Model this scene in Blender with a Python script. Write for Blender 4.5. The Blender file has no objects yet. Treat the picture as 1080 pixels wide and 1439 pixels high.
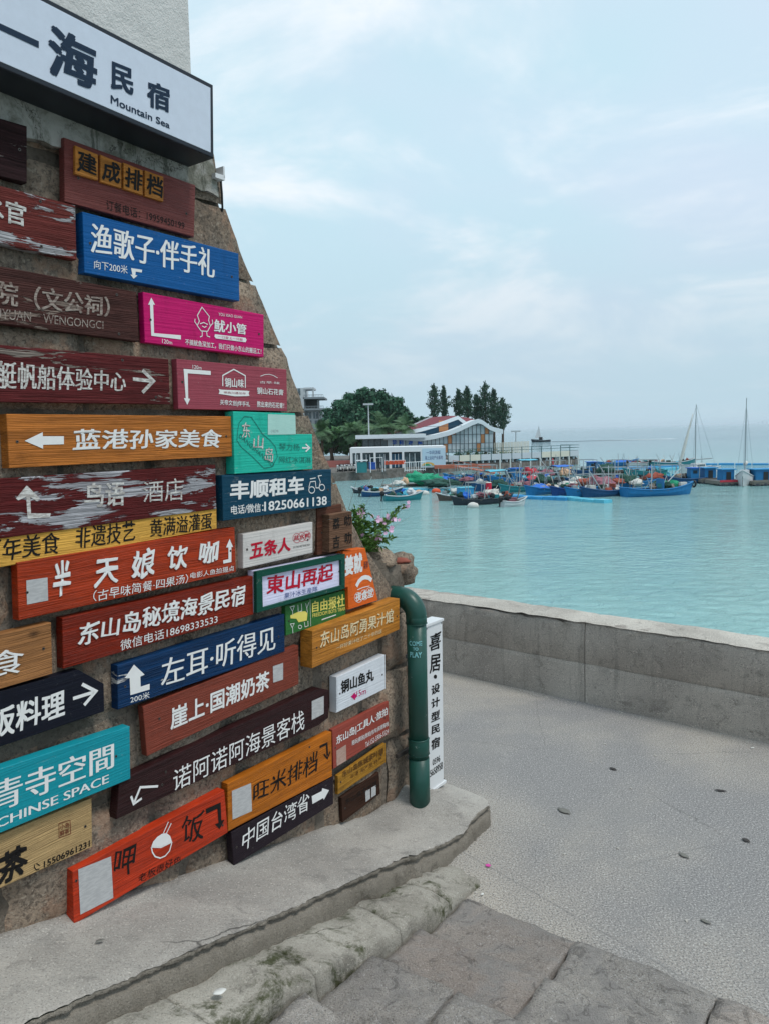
import bpy, math, random
from mathutils import Vector, Matrix, noise

random.seed(7)
SC = bpy.context.scene
COL = SC.collection
rad = math.radians

# ------------------------------------------------------------------ camera
EYE = 2.2
PITCH, ROLL = rad(5.95), rad(1.36)
fwd = Vector((0, math.cos(PITCH), -math.sin(PITCH)))
r0 = Vector((1, 0, 0)); u0 = Vector((0, math.sin(PITCH), math.cos(PITCH)))
rgt = r0 * math.cos(ROLL) - u0 * math.sin(ROLL)
upv = r0 * math.sin(ROLL) + u0 * math.cos(ROLL)
cam_d = bpy.data.cameras.new('camera'); cam = bpy.data.objects.new('camera', cam_d); COL.objects.link(cam)
cam.matrix_world = Matrix(((rgt.x, upv.x, -fwd.x, 0), (rgt.y, upv.y, -fwd.y, 0), (rgt.z, upv.z, -fwd.z, EYE), (0, 0, 0, 1)))
cam_d.sensor_fit = 'HORIZONTAL'; cam_d.sensor_width = 36; cam_d.lens = 36
cam_d.clip_start = 0.05; cam_d.clip_end = 90000
SC.camera = cam

# ------------------------------------------------------------------ sky and sun (bright overcast)
SUN_EL, SUN_AZ = rad(62), rad(120)          # azimuth clockwise from +Y
world = bpy.data.worlds.new('World'); SC.world = world; world.use_nodes = True
nt = world.node_tree; nt.nodes.clear()
def wn(t, **k):
    n = nt.nodes.new(t)
    for a, b in k.items(): setattr(n, a, b)
    return n
out = wn('ShaderNodeOutputWorld'); bg = wn('ShaderNodeBackground'); bg.inputs['Strength'].default_value = 0.1
sky = wn('ShaderNodeTexSky', sky_type='NISHITA', sun_disc=False, sun_elevation=SUN_EL, sun_rotation=SUN_AZ, altitude=10, air_density=1.0, dust_density=2.0, ozone_density=1.0)
tc = wn('ShaderNodeTexCoord'); sep = wn('ShaderNodeSeparateXYZ'); nt.links.new(tc.outputs['Generated'], sep.inputs[0])
# cloud layer mapped onto a flat sheet overhead: xy / (z + c)
addz = wn('ShaderNodeMath', operation='ADD'); nt.links.new(sep.outputs['Z'], addz.inputs[0]); addz.inputs[1].default_value = 0.22
mx = wn('ShaderNodeMath', operation='MAXIMUM'); nt.links.new(addz.outputs[0], mx.inputs[0]); mx.inputs[1].default_value = 0.05
dx = wn('ShaderNodeMath', operation='DIVIDE'); dy = wn('ShaderNodeMath', operation='DIVIDE')
nt.links.new(sep.outputs['X'], dx.inputs[0]); nt.links.new(mx.outputs[0], dx.inputs[1])
nt.links.new(sep.outputs['Y'], dy.inputs[0]); nt.links.new(mx.outputs[0], dy.inputs[1])
comb = wn('ShaderNodeCombineXYZ'); nt.links.new(dx.outputs[0], comb.inputs[0]); nt.links.new(dy.outputs[0], comb.inputs[1])
def wnoise(scale, detail, rough, off, lo, hi, dist=0.0):
    mp = wn('ShaderNodeMapping'); mp.inputs['Location'].default_value = off; nt.links.new(comb.outputs[0], mp.inputs[0])
    n = wn('ShaderNodeTexNoise'); n.inputs['Scale'].default_value = scale; n.inputs['Detail'].default_value = detail; n.inputs['Roughness'].default_value = rough
    n.inputs['Distortion'].default_value = dist
    nt.links.new(mp.outputs[0], n.inputs['Vector'])
    r = wn('ShaderNodeMapRange', interpolation_type='SMOOTHSTEP'); r.inputs['From Min'].default_value = lo; r.inputs['From Max'].default_value = hi
    nt.links.new(n.outputs['Fac'], r.inputs['Value']); return r.outputs[0]
def wmix(fac, a, b):
    m = wn('ShaderNodeMix', data_type='RGBA')
    if isinstance(fac, (int, float)): m.inputs[0].default_value = fac
    else: nt.links.new(fac, m.inputs[0])
    for s, v in ((6, a), (7, b)):
        if isinstance(v, tuple): m.inputs[s].default_value = v + (1,)
        else: nt.links.new(v, m.inputs[s])
    return m.outputs[2]
veil = wmix(0.93, sky.outputs[0], (4.75, 6.5, 7.35))                   # thin high haze over blue
big = wnoise(0.9, 3, 0.5, (3.1, 1.7, 0), 0.38, 0.68)
lav = wmix(big, veil, (5.1, 6.1, 7.25))                               # greyish lavender sheets
pf = wnoise(1.5, 8, 0.60, (7.3, 4.2, 0), 0.46, 0.72, 0.4)
puff = wmix(pf, lav, (7.5, 7.8, 8.2))                                 # brighter torn cloud
hz = wn('ShaderNodeMapRange', interpolation_type='SMOOTHSTEP'); hz.inputs['From Min'].default_value = 0.0; hz.inputs['From Max'].default_value = 0.34
hz.inputs['To Min'].default_value = 0.85; hz.inputs['To Max'].default_value = 0.0; nt.links.new(sep.outputs['Z'], hz.inputs['Value'])
hor = wmix(hz.outputs[0], puff, (3.85, 5.1, 5.85))                      # sky thickening towards the sea horizon
nt.links.new(hor, bg.inputs['Color']); nt.links.new(bg.outputs[0], out.inputs[0])

sl = bpy.data.lights.new('sun', 'SUN'); sl.energy = 1.5; sl.angle = rad(14); sl.color = (1.0, 0.96, 0.9)
sun = bpy.data.objects.new('sun', sl); COL.objects.link(sun)
sd = Vector((math.sin(SUN_AZ) * math.cos(SUN_EL), math.cos(SUN_AZ) * math.cos(SUN_EL), math.sin(SUN_EL)))
sun.rotation_euler = sd.to_track_quat('Z', 'Y').to_euler(); sun.location = (20, -20, 40)
vs = SC.view_settings; vs.view_transform = 'Standard'; vs.look = 'None'; vs.gamma = 1; vs.exposure = 0.38; vs.use_curve_mapping = False
SC.cycles.max_bounces = 6; SC.cycles.diffuse_bounces = 3; SC.cycles.use_denoising = True

# ------------------------------------------------------------------ the frame of the sign wall: u along it, off out of it
WY = math.atan2(795, 1080)
D = Vector((math.sin(WY), math.cos(WY), 0)); N = Vector((math.cos(WY), -math.sin(WY), 0)); P0 = Vector((0.05, 4.2, 0))
def W(u, z, off=0.0): return P0 + D * u + N * off + Vector((0, 0, z))
WROT = math.pi / 2 - WY
def fbm(x, y, z=0.0, o=4): return noise.fractal(Vector((x, y, z)), 1.0, 2.0, o)

# ------------------------------------------------------------------ materials
def lin(h):
    h = h.lstrip('#'); c = [int(h[i:i + 2], 16) / 255 for i in (0, 2, 4)]
    return tuple(v / 12.92 if v <= 0.04045 else ((v + 0.055) / 1.055) ** 2.4 for v in c)
class Mat:
    def __init__(s, name, rough=0.7, metal=0.0, spec=0.4):
        s.m = bpy.data.materials.new(name); s.m.use_nodes = True; s.t = s.m.node_tree; s.b = s.t.nodes['Principled BSDF']
        s.b.inputs['Roughness'].default_value = rough; s.b.inputs['Metallic'].default_value = metal; s.b.inputs['Specular IOR Level'].default_value = spec
        s.tc = s.t.nodes.new('ShaderNodeTexCoord'); s.co = s.tc.outputs['Object']
    def link(s, a, b): s.t.links.new(a, b)
    def map(s, scale=(1, 1, 1), loc=(0, 0, 0), rot=(0, 0, 0), src=None):
        n = s.t.nodes.new('ShaderNodeMapping'); n.inputs['Scale'].default_value = scale; n.inputs['Location'].default_value = loc; n.inputs['Rotation'].default_value = rot
        s.link(src or s.co, n.inputs[0]); return n.outputs[0]
    def noise(s, vec, scale=5, detail=4, rough=0.55, dist=0, lo=None, hi=None, col=False):
        n = s.t.nodes.new('ShaderNodeTexNoise'); s.link(vec, n.inputs['Vector'])
        for k, v in (('Scale', scale), ('Detail', detail), ('Roughness', rough), ('Distortion', dist)): n.inputs[k].default_value = v
        o = n.outputs['Color'] if col else n.outputs['Fac']
        return s.ramp(o, lo, hi) if lo is not None else o
    def voro(s, vec, scale=5, feature='F1', out='Distance', rnd=1.0):
        n = s.t.nodes.new('ShaderNodeTexVoronoi'); n.feature = feature; s.link(vec, n.inputs['Vector']); n.inputs['Scale'].default_value = scale; n.inputs['Randomness'].default_value = rnd
        return n.outputs[out]
    def ramp(s, v, lo, hi, a=0.0, b=1.0, smooth=True):
        n = s.t.nodes.new('ShaderNodeMapRange'); n.interpolation_type = 'SMOOTHSTEP' if smooth else 'LINEAR'
        n.inputs['From Min'].default_value = lo; n.inputs['From Max'].default_value = hi; n.inputs['To Min'].default_value = a; n.inputs['To Max'].default_value = b
        s.link(v, n.inputs['Value']); return n.outputs[0]
    def mul(s, a, b, op='MULTIPLY'):
        n = s.t.nodes.new('ShaderNodeMath'); n.operation = op
        for i, v in enumerate((a, b)):
            if isinstance(v, (int, float)): n.inputs[i].default_value = v
            else: s.link(v, n.inputs[i])
        return n.outputs[0]
    def mix(s, f, a, b, mode='MIX'):
        n = s.t.nodes.new('ShaderNodeMix'); n.data_type = 'RGBA'; n.blend_type = mode
        if isinstance(f, (int, float)): n.inputs[0].default_value = f
        else: s.link(f, n.inputs[0])
        for i, v in ((6, a), (7, b)):
            if isinstance(v, tuple): n.inputs[i].default_value = v + (1,)
            else: s.link(v, n.inputs[i])
        return n.outputs[2]
    def rnd(s):                                     # a value per object
        n = s.t.nodes.new('ShaderNodeObjectInfo'); return n.outputs['Random']
    def shift(s, amt=17.0):                         # object coordinates moved per object so copies differ
        n = s.t.nodes.new('ShaderNodeVectorMath'); n.operation = 'MULTIPLY_ADD'
        c = s.t.nodes.new('ShaderNodeCombineXYZ'); r = s.rnd()
        for i in range(3): s.link(r, c.inputs[i])
        s.link(c.outputs[0], n.inputs[0]); n.inputs[1].default_value = (amt, amt * 1.7, amt * 0.6); s.link(s.co, n.inputs[2]); return n.outputs[0]
    def color(s, c):
        if isinstance(c, tuple): s.b.inputs['Base Color'].default_value = c + (1,)
        else: s.link(c, s.b.inputs['Base Color'])
        return s
    def rough(s, v): s.link(v, s.b.inputs['Roughness']); return s
    def bump(s, v, dist=0.01, strength=1.0):
        n = s.t.nodes.new('ShaderNodeBump'); n.inputs['Strength'].default_value = strength; n.inputs['Distance'].default_value = dist
        s.link(v, n.inputs['Height'])
        if s.b.inputs['Normal'].is_linked: s.link(s.b.inputs['Normal'].links[0].from_socket, n.inputs['Normal'])
        s.link(n.outputs[0], s.b.inputs['Normal']); return s
def sc(c, k): return tuple(min(1, v * k) for v in c)
MATS = {}
def plain(name, hexc, k=1.0, rough=0.7, var=0.12, scale=6, metal=0.0, spec=0.4):
    m = Mat(name, rough, metal, spec); c = sc(lin(hexc) if isinstance(hexc, str) else hexc, k)
    v = m.noise(m.shift(), scale, 5, 0.6)
    m.color(m.mix(v, sc(c, 1 - var), sc(c, 1 + var))); MATS[name] = m.m; return m

# --- stone, concrete, ground
m = Mat('granite', 0.9, spec=0.2); v = m.shift(3.0)
base = m.mix(m.rnd(), (.30, .225, .165), (.52, .40, .30))
base = m.mix(m.noise(v, 3.5, 5, .6, lo=.35, hi=.7), base, (.27, .225, .18))
base = m.mix(m.mul(m.noise(v, 60, 3, .7, lo=.42, hi=.68), .75), base, (.075, .062, .052))
base = m.mix(m.mul(m.noise(m.map(loc=(5, 3, 9), src=v), 75, 2, .6, lo=.56, hi=.7), .6), base, (.52, .44, .35))
base = m.mix(m.mul(m.noise(m.map(loc=(1, 8, 2), src=v), 6, 5, .7, lo=.52, hi=.62), .55), base, (.42, .26, .175))
base = m.mix(m.mul(m.noise(m.map(loc=(7, 1, 4), src=v), 2.2, 5, .7, lo=.55, hi=.72), .7), base, (.10, .09, .08))
m.color(base).bump(m.noise(v, 16, 8, .7, .4), .035).bump(m.noise(v, 90, 4, .7), .006); MATS['granite'] = m.m
m = Mat('mortar', 0.95, spec=0.15); v = m.co
base = m.mix(m.noise(v, 4, 6, .6, lo=.35, hi=.7), (.15, .125, .10), (.32, .27, .22)); base = m.mix(m.mul(m.noise(v, 55, 3, .7, lo=.5, hi=.7), .5), base, (.05, .045, .04))
m.color(base).bump(m.noise(v, 30, 8, .7), .03); MATS['mortar'] = m.m
m = Mat('stucco', 0.95, spec=0.15); v = m.co
base = m.mix(m.noise(v, 2, 6, .6, lo=.3, hi=.75), (.60, .59, .57), (.72, .71, .69)); m.color(base).bump(m.noise(v, 110, 5, .7), .006).bump(m.noise(v, 14, 4, .6), .008); MATS['stucco'] = m.m
m = Mat('old_plaster', 0.95, spec=0.15); v = m.co
base = m.mix(m.noise(v, 7, 7, .7, .6, lo=.40, hi=.6), (.44, .43, .40), (.20, .20, .165)); base = m.mix(m.mul(m.noise(m.map((9, 9, 2.2), (3, 1, 0)), 2.4, 6, .7, lo=.52, hi=.62), .75), base, (.085, .088, .07))
wv = m.mix(.35, v, m.noise(v, 5, 5, .7, col=True)); base = m.mix(m.mul(m.ramp(m.voro(wv, 3.2, 'DISTANCE_TO_EDGE'), 0.0, .012, .8, 0), m.noise(v, 2.5, 2, .5, lo=.45, hi=.55)), base, (.06, .05, .045))
m.color(base).bump(m.noise(v, 40, 7, .7), .012); MATS['old_plaster'] = m.m
def concrete(name, a, b, dark, grain=.004, moss=0.0, streak=False, cracks=True, pit=.4, tint=False):
    m = Mat(name, 0.92, spec=0.2); v = m.shift(4) if tint else m.co
    base = m.mix(m.noise(v, 1.3, 6, .6, .5, lo=.3, hi=.72), a, b)
    base = m.mix(m.mul(m.noise(m.map(loc=(4, 4, 4)), 7, 7, .72, .8, lo=.52, hi=.68), .6), base, dark)
    if streak: base = m.mix(m.mul(m.noise(m.map((14, 14, 1.3)), 1.0, 6, .7, lo=.5, hi=.72), .45), base, sc(dark, .8))
    base = m.mix(m.mul(m.noise(v, 160, 2, .6, lo=.5, hi=.72), pit), base, sc(dark, .65))
    base = m.mix(m.mul(m.noise(m.map(loc=(9, 2, 1)), 130, 2, .6, lo=.58, hi=.72), pit), base, sc(b, 1.5))
    if cracks:
        wv = m.mix(.12, v, m.noise(v, 3, 4, .6, col=True))
        cr = m.mul(m.ramp(m.voro(wv, 1.15, 'DISTANCE_TO_EDGE'), 0.0, .006, .8, 0), m.noise(m.map(loc=(2, 2, 7)), .9, 2, .5, lo=.48, hi=.58))
        base = m.mix(cr, base, sc(dark, .25))
    if moss:
        mo = m.mul(m.noise(m.map(loc=(1, 5, 3)), 3.2, 7, .75, .4, lo=.50, hi=.62), moss)
        base = m.mix(mo, base, m.mix(m.noise(v, 30, 3, .6), (.022, .026, .012), (.075, .085, .03)))
    if tint:
        base = m.mix(m.ramp(m.shift and m.mul(m.mul(m.rnd(), 7.13), 1.0, 'FRACT'), 0, 1, 0, .42), base, m.mix(.5, base, (.16, .145, .135)))
        base = m.mix(m.ramp(m.rnd(), .3, .9, 0, .6), base, m.mix(.5, base, (.60, .44, .36)))
        base = m.mix(m.noise(v, 2.6, 7, .7, 1.0, lo=.42, hi=.62), base, (.44, .41, .39)); base = m.mix(m.mul(m.noise(m.map(loc=(3, 3, 8), src=v), 11, 7, .75, 1.5, lo=.55, hi=.60), .5), base, (.15, .14, .13)); m.bump(m.noise(v, 13, 8, .80, 2.2), .034).bump(m.noise(v, 50, 5, .75, 1.0), .008)
    m.color(base).bump(m.noise(v, 9, 7, .65), .02 if (moss or tint) else .012).bump(m.noise(v, 140, 3, .7), grain); MATS[name] = m.m; return m
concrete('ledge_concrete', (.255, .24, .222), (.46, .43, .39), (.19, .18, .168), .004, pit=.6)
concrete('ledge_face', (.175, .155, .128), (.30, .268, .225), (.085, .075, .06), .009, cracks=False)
concrete('kerb_rock', (.26, .24, .205), (.48, .45, .395), (.11, .10, .085), .006, moss=.92)
concrete('parapet_concrete', (.40, .355, .32), (.62, .56, .50), (.24, .215, .19), .014, streak=True, cracks=False, pit=.8)
concrete('parapet_top', (.46, .42, .375), (.70, .65, .58), (.24, .215, .19), .012, cracks=False, pit=.8)
concrete('step_stone', (.50, .46, .425), (.80, .735, .67), (.30, .275, .255), .012, cracks=False, pit=.8, tint=True)
concrete('quay_stone', (.10, .09, .08), (.20, .185, .17), (.055, .05, .045), .01, cracks=False)
# pavement: fine screed full of grit, bluish in places
m = Mat('pavement_screed', 0.9, spec=0.25); v = m.co
base = m.mix(m.noise(v, .42, 4, .55, .3, lo=.40, hi=.60), (.262, .252, .248), (.44, .395, .34))
base = m.mix(m.mul(m.noise(m.map(loc=(3, 7, 0)), 1.7, 7, .7, .5, lo=.5, hi=.75), .5), base, (.27, .265, .26))
base = m.mix(m.mul(m.noise(v, 120, 2, .6, lo=.45, hi=.66), .85), base, (.13, .128, .13))
base = m.mix(m.mul(m.noise(m.map(loc=(9, 2, 1)), 110, 2, .6, lo=.52, hi=.68), .6), base, (.62, .60, .57))
base = m.mix(m.mul(m.noise(m.map(loc=(6, 1, 0)), 1.1, 8, .75, 1.2, lo=.55, hi=.58), .28), base, (.24, .235, .23)); base = m.mix(m.mul(m.noise(m.map((1, .35, 1), loc=(2, 6, 0), rot=(0, 0, .7)), 2.6, 7, .8, .8, lo=.58, hi=.66), .14), base, (.55, .53, .49))
wv = m.mix(.10, v, m.noise(v, 2.5, 5, .7, col=True)); cr = m.mul(m.ramp(m.voro(wv, .8, 'DISTANCE_TO_EDGE'), 0.0, .003, .45, 0), m.noise(m.map(loc=(2, 2, 7)), .7, 2, .5, lo=.50, hi=.56)); base = m.mix(cr, base, (.09, .088, .085))
ln = m.t.nodes.new('ShaderNodeTexWave'); ln.wave_type = 'BANDS'; ln.inputs['Scale'].default_value = .115; ln.inputs['Distortion'].default_value = .25; ln.inputs['Detail Scale'].default_value = 2
m.link(m.map(rot=(0, 0, rad(-38)), loc=(1.45, 0, 0)), ln.inputs[0]); base = m.mix(m.ramp(ln.outputs['Fac'], .99993, 1.0, 0, .35), base, (.14, .14, .14))
m.color(base).bump(m.noise(v, 120, 3, .6), .006).bump(m.noise(v, 5, 4, .6), .006); MATS['pavement'] = m.m
m = Mat('earth', 0.95, spec=.1); m.color(m.mix(m.noise(m.co, 3, 6, .6), (.05, .045, .035), (.14, .12, .09))); MATS['earth'] = m.m
m = Mat('grime', 0.95, spec=.1); m.color(m.mix(m.noise(m.co, 12, 6, .6), (.05, .046, .04), (.13, .12, .105))).bump(m.noise(m.co, 30, 6, .7), .02); MATS['grime'] = m.m

# --- water
m = Mat('sea_water', 0.07, spec=0.5); m.b.inputs['IOR'].default_value = 1.33; v = m.co
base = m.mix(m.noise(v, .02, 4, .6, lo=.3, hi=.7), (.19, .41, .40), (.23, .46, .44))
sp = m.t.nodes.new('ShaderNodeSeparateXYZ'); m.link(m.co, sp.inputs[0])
far = m.ramp(sp.outputs['Y'], 22, 330, 0, 1, False); far = m.mul(far, .45, 'POWER')  # paler shallows near shore; farther out, quay and tree reflections darkened into the colour
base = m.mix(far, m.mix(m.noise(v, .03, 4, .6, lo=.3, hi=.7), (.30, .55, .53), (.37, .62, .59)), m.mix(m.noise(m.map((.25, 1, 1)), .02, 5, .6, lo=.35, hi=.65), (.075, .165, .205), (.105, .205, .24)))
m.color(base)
h1 = m.noise(m.map((.8, 1.15, 1), rot=(0, 0, rad(14))), 1.5, 6, .68, .5)
h2 = m.noise(m.map((.7, 1.2, 1), rot=(0, 0, rad(-24))), .22, 4, .55, .4)
h3 = m.noise(m.map((.9, 1.3, 1), rot=(0, 0, rad(40))), 5.0, 4, .65)
m.bump(h2, .45).bump(h1, .30).bump(h3, .05); MATS['sea'] = m.m

# --- wood boards: grain runs along local x
def wood(name, hexc, k=1.0, dark=.55, grain=1.0, knots=0.0, rough=.55, peel=0.0, peelc=(.42, .41, .41), peelscale=1.0, bump=.003, seed=0, dirt=.3, top=None):
    m = Mat(name, rough, spec=.18); c = sc(lin(hexc) if isinstance(hexc, str) else hexc, k); v0 = m.map(loc=(seed * 3.1, seed * 1.3, seed * 5.7), src=m.shift(5))
    wv = m.mix(.03, v0, m.noise(v0, 2.0, 2, .5, col=True))
    g1 = m.noise(m.map((1.2, 6, 26), src=wv), 2.2, 5, .6, .6, lo=.3, hi=.72)
    g2 = m.noise(m.map((3, 20, 150), src=wv), 1.6, 3, .6, lo=.35, hi=.7)
    base = m.mix(m.mul(g1, grain), sc(c, 1.12), sc(c, dark)); base = m.mix(m.mul(g2, .38 * grain), base, sc(c, dark * .62))
    base = m.mix(m.mul(m.noise(m.map((1, 1, 3), src=v0), 3.5, 4, .6, lo=.45, hi=.75), .35), base, sc(c, 1.45))
    if knots:
        kv = m.voro(m.map((1, 1, 1.7), src=wv), 5.2)
        base = m.mix(m.mul(m.ramp(kv, .03, .16, 1, 0), knots), base, sc(c, .3)); base = m.mix(m.mul(m.ramp(kv, .015, .05, 1, 0), knots), base, (.03, .015, .008))
    base = m.mix(m.mul(m.noise(m.map(loc=(2, 9, 4), src=v0), 12, 6, .75, lo=.52, hi=.72), dirt), base, sc(c, .35))
    h = m.mul(g2, .6)
    if peel:
        p = m.noise(m.map((2.2, 3, 16), loc=(seed, 1, 2), src=wv), 1.6 * peelscale, 7, .68, .7)
        big = m.noise(m.map((1, 1, 2.2), loc=(seed * 2, 4, 2), src=v0), 2.6, 3, .5)
        mask = m.ramp(m.mul(p, m.mul(big, .55), 'ADD'), 1.0 - peel * .17, 1.015 - peel * .17)
        bare = m.mix(g2, sc(peelc, 1.15), sc(peelc, .55)); base = m.mix(mask, base, bare)
        h = m.mul(h, m.mul(mask, -.9), 'ADD')
    m.color(base).bump(h, bump); MATS[name] = m.m; return m
def paint(name, hexc, k=1.0, rough=.38, chips=.0, seed=0, grain=.25):
    m = Mat(name, rough + .08, spec=.2); c = sc(lin(hexc) if isinstance(hexc, str) else hexc, k); v0 = m.map(loc=(seed * 3.1, seed * 1.3, seed * 2.7))
    g = m.noise(m.map((2, 6, 90), src=v0), 1.4, 4, .6, lo=.3, hi=.75)
    base = m.mix(m.mul(g, grain * .7), sc(c, 1.06), sc(c, .72)); base = m.mix(m.mul(m.noise(v0, 5, 6, .7, lo=.5, hi=.78), .3), base, sc(c, .62))
    base = m.mix(m.mul(m.noise(m.map(loc=(3, 3, 3), src=v0), 45, 5, .8, lo=.62, hi=.70), .35), base, (.42, .40, .37))
    if chips: base = m.mix(m.mul(m.noise(m.map((1, 3, 4), src=v0), 9, 6, .75, lo=.60, hi=.64), chips), base, (.45, .43, .40))
    base = m.mix(m.mul(m.noise(m.map((5, 5, 1.1), src=v0), 2.2, 6, .7, lo=.52, hi=.75), .35), base, sc(c, .4)); m.color(base).bump(g, .0012).bump(m.noise(v0, 60, 3, .6), .0006); MATS[name] = m.m; return m
wood('maroon_smooth', '#78403c', .95, .7, .5, rough=.45, seed=1)
wood('maroon_smooth2', '#7e3c2e', .95, .75, .4, knots=.35, rough=.42, seed=2)
wood('tile_wood', '#c07c38', 1.0, .62, .8, rough=.5, seed=3)
wood('dark_weathered', '#3c2628', .95, .5, 1, peel=.75, peelc=(.19, .155, .14), seed=4, rough=.8, bump=.006)
wood('maroon_peeled', '#6f302c', 1.0, .62, .8, peel=1.05, peelc=(.40, .40, .42), peelscale=.7, seed=5, rough=.65, bump=.006)
wood('brown_weathered', '#543430', 1.0, .5, 1, peel=.8, peelc=(.24, .185, .155), seed=6, rough=.8, bump=.006)
wood('brown_weathered2', '#452c20', .85, .5, 1, peel=.4, peelc=(.16, .13, .11), seed=16, rough=.8, bump=.004)
wood('red_weathered', '#642527', 1.0, .55, 1, peel=.88, peelc=(.26, .22, .19), seed=7, rough=.75, bump=.006)
wood('red_flaked', '#5a1a1b', 1.0, .7, .6, peel=1.08, peelc=(.42, .42, .45), peelscale=.55, seed=8, rough=.6, bump=.006)
wood('amber_wood', '#c07430', .95, .55, .9, knots=.7, seed=9, rough=.5, dirt=.45)
wood('amber_deep', '#bd6c1c', .95, .6, .8, knots=.2, seed=10, rough=.48)
wood('honey_wood', '#c98434', .95, .55, .9, knots=.55, seed=11, rough=.5, dirt=.4)
wood('tan_knotty', '#a87446', .95, .6, .9, knots=1.0, seed=12, rough=.55)
wood('ply_wood', '#b89a6c', .95, .72, .8, knots=.3, seed=13, rough=.6)
wood('yellow_wood', '#d8a54a', .92, .82, .4, seed=14, rough=.55)
wood('orange_red_wood', '#ad3a18', .95, .58, .8, knots=.25, seed=15, rough=.36)
wood('red_brown_wood', '#82240f', .95, .55, .8, knots=.75, seed=17, rough=.36)
wood('vermilion_wood', '#bf3a1c', .95, .62, .8, seed=18, rough=.42)
wood('dark_brown_wood', '#34191b', .95, .5, .9, seed=19, rough=.42, peel=.25, peelc=(.14, .11, .10))
wood('navy_wood', (.0012, .032, .105), 1.0, .5, .9, seed=20, rough=.45, peel=.22, peelc=(.5, .5, .5))
wood('carved_brown', '#7c5c48', 1.0, .5, 1, peel=.5, peelc=(.30, .24, .2), seed=26, rough=.8, bump=.006)
wood('brown_smooth', '#5e3a2c', 1.0, .6, .9, seed=21, rough=.6)
wood('mustard_worn', '#ab7b2c', .95, .6, .8, seed=22, rough=.6, peel=.5, peelc=(.12, .08, .05), dirt=.6)
paint('blue_paint', (.001, .082, .27), 1.0, .35, seed=1)
paint('pink_paint', '#bb0c62', 1.0, .4, seed=2, grain=.12)
paint('berry_paint', '#92414e', 1.0, .42, seed=3, grain=.1)
paint('mint_paint', '#22b09a', 1.0, .45, chips=.3, seed=4)
paint('petrol_paint', (.002, .045, .085), .95, .4, chips=.15, seed=5)
paint('white_board', '#cdc8c4', .95, .5, seed=6, grain=.15)
paint('white_gloss', '#d0d4da', 1.0, .3, seed=7, grain=.05)
paint('orange_paint', '#d4601f', 1.0, .45, seed=8, grain=.1)
paint('green_paint', '#2f6b34', .95, .4, seed=9, grain=.15)
paint('green_frame', '#0c4a3c', .9, .4, seed=10)
paint('lilac_panel', '#d6d4ec', 1.0, .35, seed=11, grain=.03)
paint('brick_paint', '#93453a', .95, .5, seed=12, grain=.15)
paint('black_brown', '#231a22', .95, .45, seed=13, grain=.4)
paint('black_paint', '#0f1220', .95, .38, seed=14, grain=.4)
paint('turquoise_paint', '#128a98', 1.0, .42, chips=.1, seed=15)
# --- lettering
def letter(name, c, worn=0.0, back=(.3, .3, .3), rough=.5):
    m = Mat(name, rough, spec=.12); v = m.co; base = m.mix(m.noise(v, 25, 4, .6), sc(c, .88), sc(c, 1.05))
    if worn: base = m.mix(m.mul(m.noise(m.map((1, 1, 5)), 28, 5, .7, lo=.44, hi=.56), worn), base, back)
    m.color(base); MATS[name] = m.m
letter('white', (.78, .78, .77)); letter('white_worn', (.66, .65, .62), .75, (.28, .24, .22)); letter('faded_letter', (.36, .31, .27), .8, (.13, .08, .07), .8)
letter('black', (.014, .013, .013)); letter('red_print', (.50, .012, .035)); letter('yellow_print', (.78, .68, .16)); letter('cream_paint', (.72, .60, .38)); letter('dark_green', (.02, .16, .13), .3, (.05, .3, .25))
letter('blue_print', (.12, .15, .34)); letter('brown_print', (.10, .04, .015), .3, (.25, .15, .04)); letter('grey_print', (.35, .42, .42)); letter('seal_red', (.16, .035, .02))
letter('sticker', (.50, .50, .50), .5, (.34, .34, .35), .45); letter('sticker_dim', (.46, .32, .27), .3, (.3, .15, .1)); letter('pale_card', (.42, .66, .60), .3, (.3, .55, .5)); letter('navy_print', (.018, .035, .065)); letter('cyan_print', (.30, .68, .72), .3, (.05, .2, .18))
letter('sign_face', (.60, .66, .76), rough=.25); letter('sign_blue', (.02, .12, .55)); letter('grey_text', (.16, .22, .36))
plain('frame_navy', '#141b26', 1.0, .35, .1, 8); plain('white_metal', '#e2e4e6', .9, .35, .06, 5); plain('grey_metal', '#77787c', .9, .4, .15, 8, .3)
m = plain('pipe_green', (.012, .070, .055), 1.0, .36, .14, 5); pb = m.b.inputs['Base Color'].links[0].from_socket; pb = m.mix(m.noise(m.co, 38, 3, .8, lo=.68, hi=.71), pb, (.32, .38, .35)); pb = m.mix(m.mul(m.noise(m.map((6, 6, 1)), 2.4, 6, .7, lo=.5, hi=.7), .5), pb, (.012, .035, .028)); m.color(pb); m.bump(m.noise(m.co, 30, 3, .6), .0008)
plain('cable_black', '#15171a', 1.0, .5); plain('screw_steel', '#5a5450', 1.0, .5, .3, 30, .5); plain('hole_dark', '#0c0908', 1.0, .9)
plain('terracotta', '#8c4c3e', 1.0, .8, .25, 14)

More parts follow.
